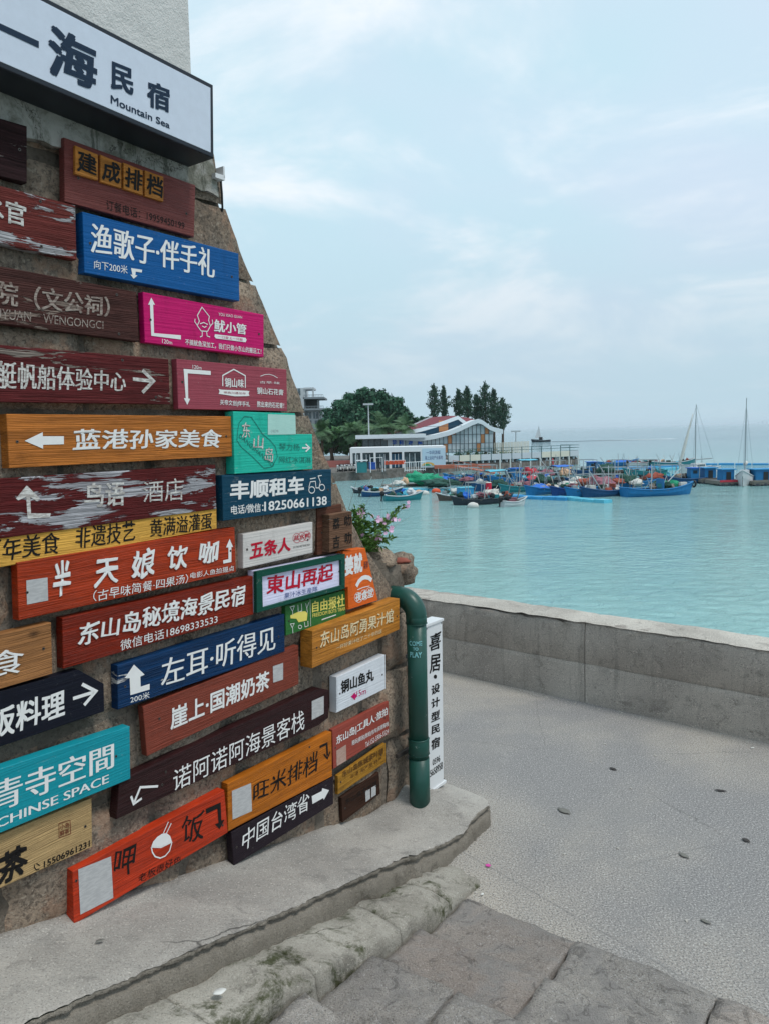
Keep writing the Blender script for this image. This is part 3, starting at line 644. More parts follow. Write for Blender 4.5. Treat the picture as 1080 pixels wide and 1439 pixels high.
# ================================================================== SIGNS
SIGNS = [
 ('wooden_sign', 'maroon board with four small orange character tiles, right under the white light box', 'sign', (-1.8905, 2.9731, 0.04), [(0.0124, 0.2234), (0.565, 0.1996), (0.5455, 0.0), (0.0, 0.0159)], 0.03, 'maroon_smooth',
  [('slab', [(0.0445, 0.2039), (0.1296, 0.1966), (0.1236, 0.1103), (0.0379, 0.1106)], 'tile_wood', 0.012, 'tile', 0),
   ('slab', [(0.1394, 0.1992), (0.2225, 0.1921), (0.2166, 0.1058), (0.133, 0.1079)], 'tile_wood', 0.012, 'tile', 0),
   ('slab', [(0.2315, 0.1968), (0.3118, 0.19), (0.3059, 0.1015), (0.2253, 0.1054)], 'tile_wood', 0.012, 'tile', 0),
   ('slab', [(0.3211, 0.1923), (0.4028, 0.1897), (0.3969, 0.0989), (0.315, 0.1011)], 'tile_wood', 0.012, 'tile', 0),
   ('text', '建', [(0.0515, 0.1921), (0.1234, 0.1856), (0.1188, 0.121), (0.0467, 0.1243)], 'black', 0.02, 0.3, 0.5, 0.0135, 0, 'lettering'),
   ('text', '成', [(0.1455, 0.1866), (0.2161, 0.1832), (0.2114, 0.1143), (0.1408, 0.1192)], 'black', 0.02, 0.3, 0.5, 0.0135, 0, 'lettering'),
   ('text', '排', [(0.2367, 0.186), (0.3082, 0.1817), (0.3034, 0.1109), (0.2319, 0.1167)], 'black', 0.02, 0.3, 0.5, 0.0135, 0, 'lettering'),
   ('text', '档', [(0.3267, 0.1838), (0.399, 0.1811), (0.3943, 0.1085), (0.322, 0.1126)], 'black', 0.02, 0.3, 0.5, 0.0135, 0, 'lettering'),
   ('text', '订餐电话：19959450199', [(0.1588, 0.0566), (0.5001, 0.05), (0.498, 0.0178), (0.1564, 0.0226)], 'black', 0.005, 0, 0, 0.0015, 0, 'lettering')],
  [(0.0557, 0.1034), (0.5124, 0.0816)]),
 ('wooden_sign', 'dark bare weathered board fragment, topmost beside the maroon tile board', 'sign', (-2.2334, 3.0169, 0.04), [(0.0134, 0.1733), (0.2279, 0.1774), (0.2147, 0.0), (0.0, 0.0021)], 0.035, 'dark_weathered',
  [],
  []),
 ('wooden_sign', 'maroon board whose peeled paint bares grey wood at its right end', 'sign', (-2.3103, 2.8035, 0.042), [(0.0139, 0.1871), (0.4571, 0.1794), (0.4495, 0.0), (0.0, 0.0123)], 0.035, 'maroon_peeled',
  [('text', '临水官', [(0.0677, 0.1621), (0.2805, 0.1426), (0.2751, 0.0713), (0.0618, 0.0875)], 'white_worn', 0.02, 0.3, 0.3, 0.0015, 0, 'lettering')],
  [(0.3314, 0.1658), (0.3242, 0.0226)]),
 ('painted_sign', 'bright blue board with white fish-song shop lettering, right under the tile board', 'sign', (-1.8394, 2.7538, 0.05), [(0.0064, 0.2122), (0.7175, 0.1931), (0.7119, 0.0), (0.0, 0.0096)], 0.045, 'blue_paint',
  [('text', '渔歌子·伴手礼', [(0.0338, 0.1827), (0.5885, 0.1853), (0.5817, 0.0735), (0.0267, 0.0823)], 'white', 0.0, 1.0, 0.3, 0.0015, 0, 'lettering'),
   ('text', '向下200米', [(0.0387, 0.0582), (0.1727, 0.0599), (0.1707, 0.0299), (0.0366, 0.0293)], 'white', 0.003, 0, 0, 0.0015, 0, 'lettering'),
   ('poly', [(0.1872, 0.0535), (0.2342, 0.0543), (0.232, 0.0444), (0.2061, 0.0438), (0.2037, 0.031), (0.2128, 0.031), (0.1952, 0.0172), (0.1826, 0.0304), (0.191, 0.0304)], 'white', 'arrow', 0.0015)],
  []),
 ('wooden_sign', 'brown board with faded carved letters in brackets, left of the bright pink board', 'sign', (-2.3676, 2.5501, 0.04), [(0.0141, 0.1984), (0.7414, 0.1781), (0.7418, 0.0), (0.0, 0.0224)], 0.03, 'brown_weathered',
  [('text', '院（文公祠）', [(0.2244, 0.1503), (0.6269, 0.1438), (0.6221, 0.0745), (0.2184, 0.0718)], 'faded_letter', 0.01, 0.6, 0.3, 0.0015, 0, 'lettering'),
   ('text', 'UYUAN    WENGONGCI', [(0.2132, 0.0626), (0.5954, 0.0583), (0.5935, 0.0315), (0.2107, 0.0299)], 'faded_letter', 0.0, 0, 0, 0.0015, 0, 'lettering')],
  [(0.6566, 0.1573), (0.656, 0.0207)]),
 ('painted_sign', 'bright pink board with a white outlined squid and an upward arrow', 'sign', (-1.6011, 2.5336, 0.04), [(0.0028, 0.1983), (0.6215, 0.1821), (0.6114, 0.0), (0.0, 0.0159)], 0.03, 'pink_paint',
  [('poly', [(0.0374, 0.1821), (0.0524, 0.1581), (0.044, 0.1571), (0.0413, 0.053), (0.166, 0.0558), (0.165, 0.0396), (0.0282, 0.0423), (0.0297, 0.1554), (0.0217, 0.1545)], 'white', 'arrow', 0.0015),
   ('text', '120m', [(0.0769, 0.0351), (0.1229, 0.0316), (0.122, 0.0174), (0.0759, 0.0192)], 'white', 0, 0, 0, 0.0015, 0, 'lettering'),
   ('line', [[(0.2778, 0.1746), (0.2523, 0.1402), (0.261, 0.1191), (0.2491, 0.1001), (0.2677, 0.0811), (0.3005, 0.0826), (0.3166, 0.1051), (0.3087, 0.1266), (0.3133, 0.1424), (0.2778, 0.1746)], [(0.2731, 0.0816), (0.2719, 0.0621), (0.2608, 0.057)], [(0.295, 0.0821), (0.2975, 0.0642), (0.3121, 0.0613)], [(0.2492, 0.1014), (0.2376, 0.114), (0.24, 0.1252)], [(0.3166, 0.1051), (0.3303, 0.1176), (0.3274, 0.1313)], [(0.264, 0.1084), (0.2825, 0.1157), (0.304, 0.1094)], [(0.2743, 0.1011), (0.2867, 0.0967), (0.2962, 0.1031)]], 0.0035, 'white', 'squid_emblem', 0.0015),
   ('text', '鱿小管', [(0.3373, 0.1351), (0.514, 0.1296), (0.5116, 0.0882), (0.3342, 0.0842)], 'white', 0.02, 0.4, 0.2, 0.0015, 0, 'lettering'),
   ('text', 'YOU XIAO GUAN', [(0.363, 0.1631), (0.4916, 0.1625), (0.491, 0.1522), (0.3622, 0.1504)], 'white', 0, 0, 0, 0.0015, 0, 'lettering'),
   ('poly', [(0.3389, 0.0748), (0.5068, 0.0743), (0.5124, 0.0662), (0.5057, 0.0559), (0.3416, 0.0584), (0.3354, 0.066)], 'white', 'panel', 0.0015),
   ('text', '一口爱上一只鱿', [(0.3537, 0.0718), (0.4903, 0.0703), (0.4897, 0.0594), (0.3531, 0.0619)], 'pink_paint', 0, 0, 0, 0.0025, 0, 'lettering'),
   ('text', '不搞鱿鱼深加工，我们只做小东山的搬运工！', [(0.1859, 0.044), (0.5962, 0.0353), (0.5949, 0.011), (0.1844, 0.0208)], 'white', 0.012, 0, 0, 0.0015, 0, 'lettering')],
  []),
 ('wooden_sign', 'dark red weathered board with carved letters, left of the berry-red board', 'sign', (-2.3877, 2.3218, 0.04), [(0.0144, 0.1796), (0.8894, 0.1732), (0.8867, 0.0028), (0.0, 0.0)], 0.032, 'red_weathered',
  [('text', '艇帆船体验中心', [(0.2254, 0.1294), (0.6965, 0.1146), (0.6918, 0.0458), (0.2187, 0.0414)], 'white_worn', -0.002, 0.9, 0.2, 0.0015, 0, 'lettering'),
   ('line', [[(0.7236, 0.0916), (0.8089, 0.0877)], [(0.7674, 0.1257), (0.8137, 0.0879), (0.7619, 0.0439)]], 0.013, 'white_worn', 'arrow', 0.0015)],
  [(0.6845, 0.1569), (0.8211, 0.0283)]),
 ('painted_sign', 'berry-red board with a white house-shaped emblem and a downward arrow', 'sign', (-1.4632, 2.3023, 0.04), [(0.002, 0.1962), (0.6136, 0.1867), (0.6083, 0.0), (0.0, 0.0051)], 0.03, 'berry_paint',
  [('poly', [(0.0332, 0.1595), (0.1697, 0.158), (0.1688, 0.1422), (0.0523, 0.1435), (0.0486, 0.0459), (0.058, 0.0449), (0.0424, 0.0207), (0.0274, 0.0468), (0.0364, 0.047)], 'white', 'arrow', 0.0015),
   ('text', '120m', [(0.0786, 0.1776), (0.1232, 0.175), (0.1223, 0.1605), (0.0777, 0.1624)], 'white', 0, 0, 0, 0.0015, 0, 'lettering'),
   ('line', [[(0.23, 0.0998), (0.2325, 0.143), (0.2945, 0.1708), (0.3582, 0.1474), (0.3553, 0.0971)]], 0.005, 'white', 'emblem_outline', 0.0015),
   ('text', '铜山味', [(0.2428, 0.1348), (0.3487, 0.1319), (0.3467, 0.0963), (0.2405, 0.0958)], 'white', 0.02, 0.3, 0.2, 0.0015, 0, 'lettering'),
   ('poly', [(0.2067, 0.0876), (0.2256, 0.0852), (0.3644, 0.0849), (0.3788, 0.0838), (0.372, 0.0732), (0.3777, 0.0643), (0.3631, 0.0625), (0.2943, 0.06), (0.2245, 0.0665), (0.2055, 0.0675), (0.2118, 0.0777)], 'white', 'ribbon', 0.0015),
   ('text', '很高兴遇见你', [(0.2329, 0.0788), (0.3558, 0.0778), (0.3553, 0.068), (0.2325, 0.071)], 'berry_paint', 0, 0, 0, 0.0025, 0, 'lettering'),
   ('text', '关帝文创|伴手礼', [(0.2118, 0.0461), (0.3783, 0.0389), (0.3769, 0.0148), (0.2103, 0.0207)], 'white', 0.015, 0, 0, 0.0015, 0, 'lettering'),
   ('line', [[(0.4476, 0.1495), (0.4738, 0.1574), (0.5, 0.1601), (0.5261, 0.156), (0.5523, 0.1463)]], 0.0025, 'white', 'emblem_arc', 0.0015),
   ('text', '铜山石花膏', [(0.4237, 0.1026), (0.5858, 0.096), (0.5845, 0.0708), (0.422, 0.0726)], 'white', 0.015, 0.3, 0.2, 0.0015, 0, 'lettering'),
   ('text', '古早·味', [(0.4422, 0.1296), (0.5649, 0.1297), (0.5643, 0.1187), (0.4416, 0.119)], 'white', 0, 0, 0, 0.0015, 0, 'lettering'),
   ('text', '熬出来的石花膏！', [(0.4204, 0.0432), (0.5873, 0.0377), (0.5859, 0.0125), (0.4189, 0.0168)], 'white', 0.015, 0, 0, 0.0015, 0, 'lettering')],
  []),
 ('wooden_sign', 'long amber wood board with a white left-pointing arrow and six carved white characters', 'sign', (-2.1501, 2.1135, 0.05), [(0.0038, 0.1712), (0.9474, 0.1655), (0.9436, 0.0012), (0.0, 0.0)], 0.045, 'amber_wood',
  [('poly', [(0.0559, 0.0854), (0.1194, 0.112), (0.1185, 0.099), (0.1935, 0.0976), (0.1916, 0.0708), (0.1176, 0.0709), (0.1167, 0.0581)], 'white', 'arrow', 0.0015),
   ('text', '蓝港孙家美食', [(0.2304, 0.1208), (0.89, 0.112), (0.8858, 0.0412), (0.2254, 0.0511)], 'white', 0.015, 0.3, 0.45, 0.0015, 0, 'lettering')],
  [(0.0317, 0.0834), (0.9153, 0.0841)]),
 ('painted_sign', 'turquoise green stepped board with a wavy outlined island and a pale card', 'sign', (-1.2063, 2.0361, 0.06), [(0.0061, 0.263), (0.3807, 0.2562), (0.3806, 0.1635), (0.4919, 0.1617), (0.4863, 0.0), (0.0, 0.0049)], 0.05, 'mint_paint',
  [('line', [[(0.0679, 0.2428), (0.0362, 0.2162), (0.0263, 0.1839), (0.02, 0.1428), (0.0424, 0.1156), (0.1053, 0.0715), (0.1701, 0.0197), (0.2182, 0.0235), (0.2559, 0.0655), (0.245, 0.1096), (0.2157, 0.1383), (0.1697, 0.1669), (0.134, 0.2098), (0.1066, 0.2399), (0.0679, 0.2428)]], 0.003, 'dark_green', 'island_outline', 0.0015),
   ('text', '东', [(0.0522, 0.2162), (0.099, 0.2159), (0.0953, 0.1501), (0.0486, 0.154)], 'white_worn', 0.01, 0.3, 0.5, 0.0015, 0, 'lettering'),
   ('text', '山', [(0.1146, 0.1618), (0.1736, 0.1607), (0.1704, 0.1027), (0.1115, 0.1076)], 'white_worn', 0.01, 0.3, 0.5, 0.0015, 0, 'lettering'),
   ('text', '岛', [(0.1793, 0.1085), (0.2317, 0.11), (0.2282, 0.0464), (0.1761, 0.0502)], 'white_worn', 0.01, 0.3, 0.5, 0.0015, 0, 'lettering'),
   ('text', 'DANGSHANDAO', [(0.0416, 0.1719), (0.2365, 0.035), (0.2224, 0.0201), (0.0288, 0.1574)], 'dark_green', 0, 0, 0, 0.0015, 0, 'lettering'),
   ('text', '琴力杨', [(0.2682, 0.1265), (0.402, 0.1179), (0.4004, 0.0873), (0.2664, 0.0933)], 'dark_green', -0.006, 0, 0.3, 0.0015, 0, 'lettering'),
   ('line', [[(0.4179, 0.1003), (0.464, 0.0989)], [(0.4429, 0.1168), (0.469, 0.0987), (0.4412, 0.0823)]], 0.007, 'white', 'arrow', 0.0015),
   ('text', '网红冰淇淋', [(0.2651, 0.0683), (0.4767, 0.0567), (0.4752, 0.027), (0.2634, 0.0385)], 'dark_green', -0.006, 0, 0.3, 0.0015, 0, 'lettering'),
   ('poly', [(0.2058, 0.2523), (0.3804, 0.2498), (0.3782, 0.1625), (0.201, 0.1639)], 'pale_card', 'card', 0.0015),
   ('text', '小红书', [(0.2184, 0.1877), (0.2669, 0.1856), (0.2662, 0.1716), (0.2175, 0.1723)], 'grey_print', 0, 0, 0, 0.0025, 0, 'lettering')],
  []),
 ('wooden_sign', 'flaking dark red board with bare grey patches and an up arrow, above the yellow strip', 'sign', (-2.4231, 1.8908, 0.042), [(0.0153, 0.1905), (1.1311, 0.1926), (1.1259, 0.0124), (0.0, 0.0)], 0.035, 'red_flaked',
  [('poly', [(0.3299, 0.1643), (0.3717, 0.1185), (0.3609, 0.1097), (0.3385, 0.1259), (0.3375, 0.0726), (0.4055, 0.0659), (0.4014, 0.052), (0.3246, 0.0555), (0.3254, 0.127), (0.2979, 0.118), (0.291, 0.1252)], 'white_worn', 'arrow', 0.0015),
   ('text', '鸟语', [(0.5354, 0.1574), (0.6979, 0.1541), (0.6919, 0.0665), (0.5293, 0.0714)], 'white_worn', 0.02, 0.3, 0, 0.0015, 0, 'lettering'),
   ('text', '酒店', [(0.777, 0.1463), (0.9654, 0.1506), (0.9598, 0.0617), (0.7719, 0.0699)], 'white_worn', -0.008, 0, 0, 0.0015, 0, 'lettering')],
  [(1.0886, 0.0478)]),
 ('wooden_sign', 'plain yellow strip of board with three groups of black brush characters', 'sign', (-2.4281, 1.7962, 0.036), [(0.0079, 0.098), (1.1367, 0.1133), (1.1332, 0.0243), (0.0, 0.0)], 0.03, 'yellow_wood',
  [('text', '百年美食', [(0.1807, 0.0946), (0.4427, 0.097), (0.4373, 0.0224), (0.1753, 0.0237)], 'black', 0.008, 0.6, 0.6, 0.0015, 0, 'lettering'),
   ('text', '非遗技艺', [(0.501, 0.101), (0.7427, 0.0987), (0.7378, 0.025), (0.4959, 0.029)], 'black', 0.008, 0.6, 0.6, 0.0015, 0, 'lettering'),
   ('text', '黄满溢灌蛋', [(0.8074, 0.0971), (1.1109, 0.0941), (1.1069, 0.0282), (0.8028, 0.0275)], 'black', 0.008, 0.6, 0.6, 0.0015, 0, 'lettering')],
  []),
 ('painted_sign', 'dark petrol-blue board with a white scooter drawing and a phone number', 'sign', (-1.2755, 1.8486, 0.055), [(0.0035, 0.1903), (0.6956, 0.1787), (0.6887, 0.0), (0.0, 0.0031)], 0.05, 'petrol_paint',
  [('text', '丰顺租车', [(0.0444, 0.1619), (0.4981, 0.1593), (0.494, 0.079), (0.0398, 0.0837)], 'white', 0.04, 0, 0.1, 0.0015, 0, 'lettering'),
   ('text', '电话/微信：', [(0.0444, 0.0623), (0.2316, 0.0576), (0.2295, 0.0196), (0.0422, 0.0239)], 'white', 0.012, 0, 0, 0.0015, 0, 'lettering'),
   ('text', '18250661138', [(0.237, 0.0618), (0.6542, 0.0528), (0.6522, 0.0105), (0.2347, 0.0197)], 'white', 0.02, 0, 0, 0.0015, 0, 'lettering'),
   ('line', [[(0.5697, 0.0881), (0.5665, 0.0807), (0.5585, 0.0757), (0.548, 0.0744), (0.5377, 0.0773), (0.5304, 0.0834), (0.528, 0.0913), (0.5311, 0.0987), (0.539, 0.1037), (0.5495, 0.105), (0.5599, 0.1022), (0.5673, 0.096), (0.5697, 0.0881)], [(0.6411, 0.0947), (0.6381, 0.0874), (0.6307, 0.0825), (0.6208, 0.0813), (0.6112, 0.084), (0.6044, 0.0899), (0.6021, 0.0975), (0.6051, 0.1047), (0.6124, 0.1096), (0.6223, 0.111), (0.6319, 0.1083), (0.6389, 0.1023), (0.6411, 0.0947)], [(0.5295, 0.1028), (0.5407, 0.1285), (0.5758, 0.1286), (0.5793, 0.0975), (0.5995, 0.096), (0.6111, 0.1239), (0.5972, 0.1523), (0.6228, 0.1535)], [(0.5791, 0.1444), (0.5389, 0.1419)]], 0.004, 'white', 'scooter_emblem', 0.0015)],
  [(0.6662, 0.0826)]),
 ('wooden_sign', 'glossy orange-red board with white brush characters, a white sticker and an up arrow', 'sign', (-2.153, 1.6211, 0.045), [(0.0082, 0.1876), (0.9475, 0.1956), (0.9444, 0.0053), (0.0, 0.0)], 0.038, 'orange_red_wood',
  [('poly', [(0.0335, 0.1261), (0.1066, 0.1236), (0.1034, 0.0461), (0.03, 0.0466)], 'sticker', 'sticker', 0.0015),
   ('text', '半', [(0.1293, 0.1715), (0.1924, 0.1644), (0.1843, 0.0523), (0.1209, 0.0556)], 'white', 0.02, 0.3, 0.9, 0.0015, 0.003, 'lettering'),
   ('text', '天', [(0.2856, 0.1554), (0.3807, 0.1568), (0.3742, 0.0614), (0.2791, 0.0626)], 'white', 0.02, 0.3, 0.9, 0.0015, 0.003, 'lettering'),
   ('text', '娘', [(0.4386, 0.1669), (0.5408, 0.1663), (0.5339, 0.0611), (0.4317, 0.0647)], 'white', 0.015, 0.3, 0.9, 0.0015, 0.003, 'lettering'),
   ('text', '饮', [(0.598, 0.1612), (0.6922, 0.1599), (0.6864, 0.0671), (0.5922, 0.0709)], 'white', 0.015, 0.3, 0.9, 0.0015, 0.003, 'lettering'),
   ('text', '咖', [(0.7535, 0.1575), (0.8499, 0.1568), (0.8446, 0.0689), (0.7482, 0.0719)], 'white', 0.02, 0.3, 0.9, 0.0015, 0.003, 'lettering'),
   ('poly', [(0.9151, 0.1506), (0.932, 0.1144), (0.9229, 0.1156), (0.9192, 0.0526), (0.8748, 0.0525), (0.8745, 0.0662), (0.9038, 0.0667), (0.9067, 0.1157), (0.8939, 0.1175)], 'white', 'arrow', 0.0015),
   ('text', '（古早味简餐·四果汤）', [(0.2725, 0.0486), (0.69, 0.041), (0.6877, 0.0043), (0.2697, 0.0084)], 'white', 0.002, 0, 0.6, 0.0015, 0, 'lettering'),
   ('text', '电影人鱼拍摄点', [(0.7021, 0.0418), (0.9341, 0.0358), (0.9328, 0.0133), (0.7006, 0.0178)], 'white', 0.002, 0, 0.6, 0.0015, 0, 'lettering')],
  []),
 ('wooden_sign', 'deep red-brown board with nine white script characters over a phone number', 'sign', (-2.0119, 1.4224, 0.045), [(0.0087, 0.1739), (0.8984, 0.1714), (0.8926, 0.0029), (0.0, 0.0)], 0.038, 'red_brown_wood',
  [('text', '东山岛秘境海景民宿', [(0.0661, 0.1416), (0.8488, 0.1442), (0.844, 0.0615), (0.0608, 0.0673)], 'white', 0.012, 0.3, 0.8, 0.0015, 0.003, 'lettering'),
   ('text', '微信电话18698333533', [(0.2273, 0.0455), (0.69, 0.0455), (0.6879, 0.01), (0.2246, 0.0063)], 'white', 0.004, 0, 0, 0.0015, 0, 'lettering')],
  [(0.6296, 0.1418)]),
 ('wooden_sign', 'short knotty tan board at the left edge, directly above the black pointed board', 'sign', (-2.4645, 1.4159, 0.05), [(0.0138, 0.1721), (0.4181, 0.1756), (0.4104, 0.0014), (0.0, 0.0)], 0.045, 'tan_knotty',
  [('text', '美食', [(0.0787, 0.1383), (0.3178, 0.1195), (0.3115, 0.0356), (0.0719, 0.0524)], 'white', -0.004, 0.4, 0.4, 0.0015, 0.003, 'lettering')],
  []),
 ('painted_sign', 'dark blue stained board with flaking top edge and five thin white characters', 'sign', (-1.8109, 1.2147, 0.045), [(0.0082, 0.1633), (0.8835, 0.1726), (0.8766, 0.0), (0.0, 0.0002)], 0.04, 'navy_wood',
  [('poly', [(0.0771, 0.1494), (0.1208, 0.0994), (0.1016, 0.0965), (0.1007, 0.0584), (0.1405, 0.058), (0.139, 0.0362), (0.0542, 0.0392), (0.0555, 0.1038), (0.0346, 0.1097)], 'white', 'arrow', 0.0015),
   ('text', '200米', [(0.0538, 0.0339), (0.1386, 0.0294), (0.1369, 0.0035), (0.0521, 0.0086)], 'white', 0.004, 0, 0, 0.0015, 0, 'lettering'),
   ('text', '左耳·听得见', [(0.1978, 0.1344), (0.8218, 0.1366), (0.8159, 0.0269), (0.1908, 0.0268)], 'white', -0.012, 0.5, 0.2, 0.0015, 0, 'lettering')],
  []),
 ('painted_sign', 'small white board with three bold red characters, below the petrol-blue board', 'sign', (-1.1628, 1.6339, 0.04), [(0.0072, 0.1462), (0.4528, 0.1508), (0.4466, 0.0053), (0.0, 0.0)], 0.035, 'white_board',
  [('text', '五条人', [(0.0454, 0.1107), (0.2979, 0.1009), (0.2945, 0.0357), (0.0409, 0.0323)], 'red_print', 0.03, 0.3, 0.4, 0.0015, 0, 'lettering'),
   ('line', [[(0.3652, 0.0859), (0.3621, 0.0769), (0.3544, 0.0704), (0.3436, 0.0676), (0.3319, 0.0692), (0.3216, 0.0746), (0.3147, 0.083), (0.3127, 0.0925), (0.3157, 0.1014), (0.3233, 0.1079), (0.334, 0.1108), (0.3457, 0.1094), (0.3561, 0.1039), (0.3631, 0.0956), (0.3652, 0.0859)], [(0.3996, 0.0866), (0.3965, 0.0776), (0.3886, 0.071), (0.3776, 0.0682), (0.3657, 0.0697), (0.3553, 0.0753), (0.3484, 0.0837), (0.3462, 0.0933), (0.3493, 0.1023), (0.357, 0.1088), (0.3679, 0.1117), (0.3798, 0.1103), (0.3903, 0.1048), (0.3974, 0.0964), (0.3996, 0.0866)], [(0.4345, 0.0873), (0.4313, 0.0782), (0.4234, 0.0716), (0.4122, 0.0688), (0.4002, 0.0703), (0.3896, 0.0759), (0.3825, 0.0843), (0.3803, 0.094), (0.3834, 0.1031), (0.3913, 0.1097), (0.4023, 0.1126), (0.4144, 0.1112), (0.4251, 0.1057), (0.4323, 0.0972), (0.4345, 0.0873)]], 0.002, 'red_print', 'ring', 0.0015),
   ('text', '盐水鸭', [(0.3203, 0.1031), (0.4278, 0.1034), (0.4266, 0.0782), (0.3191, 0.0802)], 'red_print', 0.01, 0, 0, 0.0015, 0, 'lettering'),
   ('text', 'WU TIAO REN TANG SHUI', [(0.313, 0.0529), (0.4252, 0.0513), (0.4248, 0.0429), (0.3125, 0.0448)], 'black', 0, 0, 0, 0.0015, 0, 'lettering')],
  []),
 ('wooden_sign', 'small dark carved board on a slim brown backing plank near the wall edge', 'sign', (-0.6622, 1.6072, 0.02), [(0.011, 0.234), (0.1938, 0.2416), (0.2051, 0.0), (0.0, 0.0115)], 0.03, 'brown_smooth',
  [('slab', [(0.0459, 0.2031), (0.2184, 0.2036), (0.2146, 0.0204), (0.0371, 0.0218)], 'carved_brown', 0.045, 'front_board', 0),
   ('text', '荔', [(0.0687, 0.1834), (0.1196, 0.1833), (0.1172, 0.1326), (0.0662, 0.1314)], 'black', 0.01, 0.3, 0.3, 0.047, 0, 'lettering'),
   ('text', '吉', [(0.0647, 0.1002), (0.1155, 0.0975), (0.1125, 0.0342), (0.0616, 0.0376)], 'black', 0.01, 0.3, 0.3, 0.047, 0, 'lettering'),
   ('text', '叻', [(0.1581, 0.1882), (0.2082, 0.1885), (0.2058, 0.1368), (0.1556, 0.1353)], 'black', 0.01, 0.3, 0.3, 0.047, 0, 'lettering'),
   ('text', '叻', [(0.1568, 0.1031), (0.207, 0.1025), (0.2045, 0.047), (0.1542, 0.0464)], 'black', 0.01, 0.3, 0.3, 0.047, 0, 'lettering')],
  []),
 ('framed_sign', 'white panel in a dark green frame with four bold red characters', 'sign', (-1.1169, 1.4325, 0.05), [(0.0081, 0.1812), (0.6118, 0.1729), (0.6038, 0.0), (0.0, 0.0011)], 0.04, 'lilac_panel',
  [('frame', [(0.0081, 0.1812), (0.6118, 0.1729), (0.6038, 0.0), (0.0, 0.0011)], [(0.042, 0.1537), (0.5796, 0.1474), (0.577, 0.0198), (0.0382, 0.0173)], 'green_frame', 0.014, 'frame'),
   ('text', '東山再起', [(0.079, 0.1475), (0.5335, 0.1367), (0.5296, 0.0547), (0.0743, 0.0624)], 'red_print', 0.02, 0.3, 0.6, 0.0015, 0, 'lettering'),
   ('text', '果汁冰生産隊', [(0.1865, 0.0518), (0.4134, 0.0453), (0.4121, 0.0197), (0.1852, 0.0265)], 'blue_print', 0.0, 0, 0, 0.0015, 0, 'lettering')],
  []),
 ('painted_sign', 'orange notched board with slanted right side and fat white characters', 'sign', (-0.5191, 1.3183, 0.055), [(0.0085, 0.3001), (0.1866, 0.2925), (0.2845, 0.0003), (0.0397, 0.0), (0.0392, 0.115), (0.0, 0.1159)], 0.05, 'orange_paint',
  [('text', '姜就', [(0.0184, 0.2745), (0.1621, 0.2757), (0.1576, 0.1715), (0.0138, 0.1733)], 'white', 0.05, 0, 0, 0.0015, 0, 'lettering'),
   ('text', '新鲜', [(0.1717, 0.2246), (0.2077, 0.2247), (0.2059, 0.1822), (0.17, 0.1842)], 'maroon_smooth', 0.01, 0, 0, 0.0015, 0, 'lettering'),
   ('line', [[(0.1048, 0.1069), (0.1262, 0.1288), (0.1533, 0.1408), (0.1801, 0.1418), (0.2099, 0.1331), (0.2335, 0.116)]], 0.022, 'white', 'ribbon', 0.0015),
   ('line', [[(0.1127, 0.0872), (0.16, 0.0915), (0.2141, 0.0894)]], 0.004, 'white', 'underline', 0.0015),
   ('line', [[(0.1537, 0.0408), (0.1498, 0.0303), (0.14, 0.0231), (0.1261, 0.0208), (0.1111, 0.0237), (0.0979, 0.0313), (0.089, 0.0419), (0.0862, 0.0536), (0.09, 0.064), (0.0997, 0.0711), (0.1133, 0.0735), (0.1283, 0.0708), (0.1417, 0.0633), (0.1508, 0.0526), (0.1537, 0.0408)], [(0.2019, 0.0448), (0.198, 0.0341), (0.1879, 0.0269), (0.1738, 0.0246), (0.1585, 0.0275), (0.145, 0.0351), (0.136, 0.0459), (0.1331, 0.0576), (0.137, 0.0681), (0.1468, 0.0753), (0.1607, 0.0778), (0.176, 0.075), (0.1897, 0.0675), (0.1989, 0.0567), (0.2019, 0.0448)], [(0.251, 0.0488), (0.247, 0.0381), (0.2368, 0.0308), (0.2225, 0.0284), (0.2068, 0.0314), (0.1931, 0.039), (0.1838, 0.0499), (0.1809, 0.0617), (0.1848, 0.0723), (0.1948, 0.0796), (0.209, 0.0821), (0.2246, 0.0793), (0.2385, 0.0717), (0.248, 0.0608), (0.251, 0.0488)]], 0.0025, 'white', 'ring', 0.0015),
   ('text', '夜食堂', [(0.0946, 0.0722), (0.2442, 0.0765), (0.2421, 0.0259), (0.0927, 0.0285)], 'white', 0.03, 0, 0, 0.0015, 0, 'lettering')],
  []),
 ('painted_sign', 'green board with a yellow pointing hand and white cocktail glasses', 'sign', (-0.9132, 1.2814, 0.035), [(0.0026, 0.1376), (0.438, 0.1345), (0.4343, 0.0041), (0.0, 0.0)], 0.028, 'green_paint',
  [('text', '自由报社', [(0.1838, 0.1239), (0.4281, 0.1163), (0.4252, 0.0533), (0.1812, 0.0709)], 'yellow_print', 0.02, 0.2, 0, 0.0015, 0, 'lettering'),
   ('text', 'FREEDOM BOTS TBAR', [(0.1845, 0.0651), (0.4308, 0.0504), (0.4299, 0.0324), (0.1836, 0.0469)], 'yellow_print', 0.01, 0, 0, 0.0015, 0, 'lettering'),
   ('line', [[(0.2495, 0.0217), (0.357, 0.0239)]], 0.005, 'white', 'arrow', 0.0015),
   ('line', [[(0.1704, 0.1385), (0.1689, 0.0079)]], 0.002, 'white', 'divider', 0.0015),
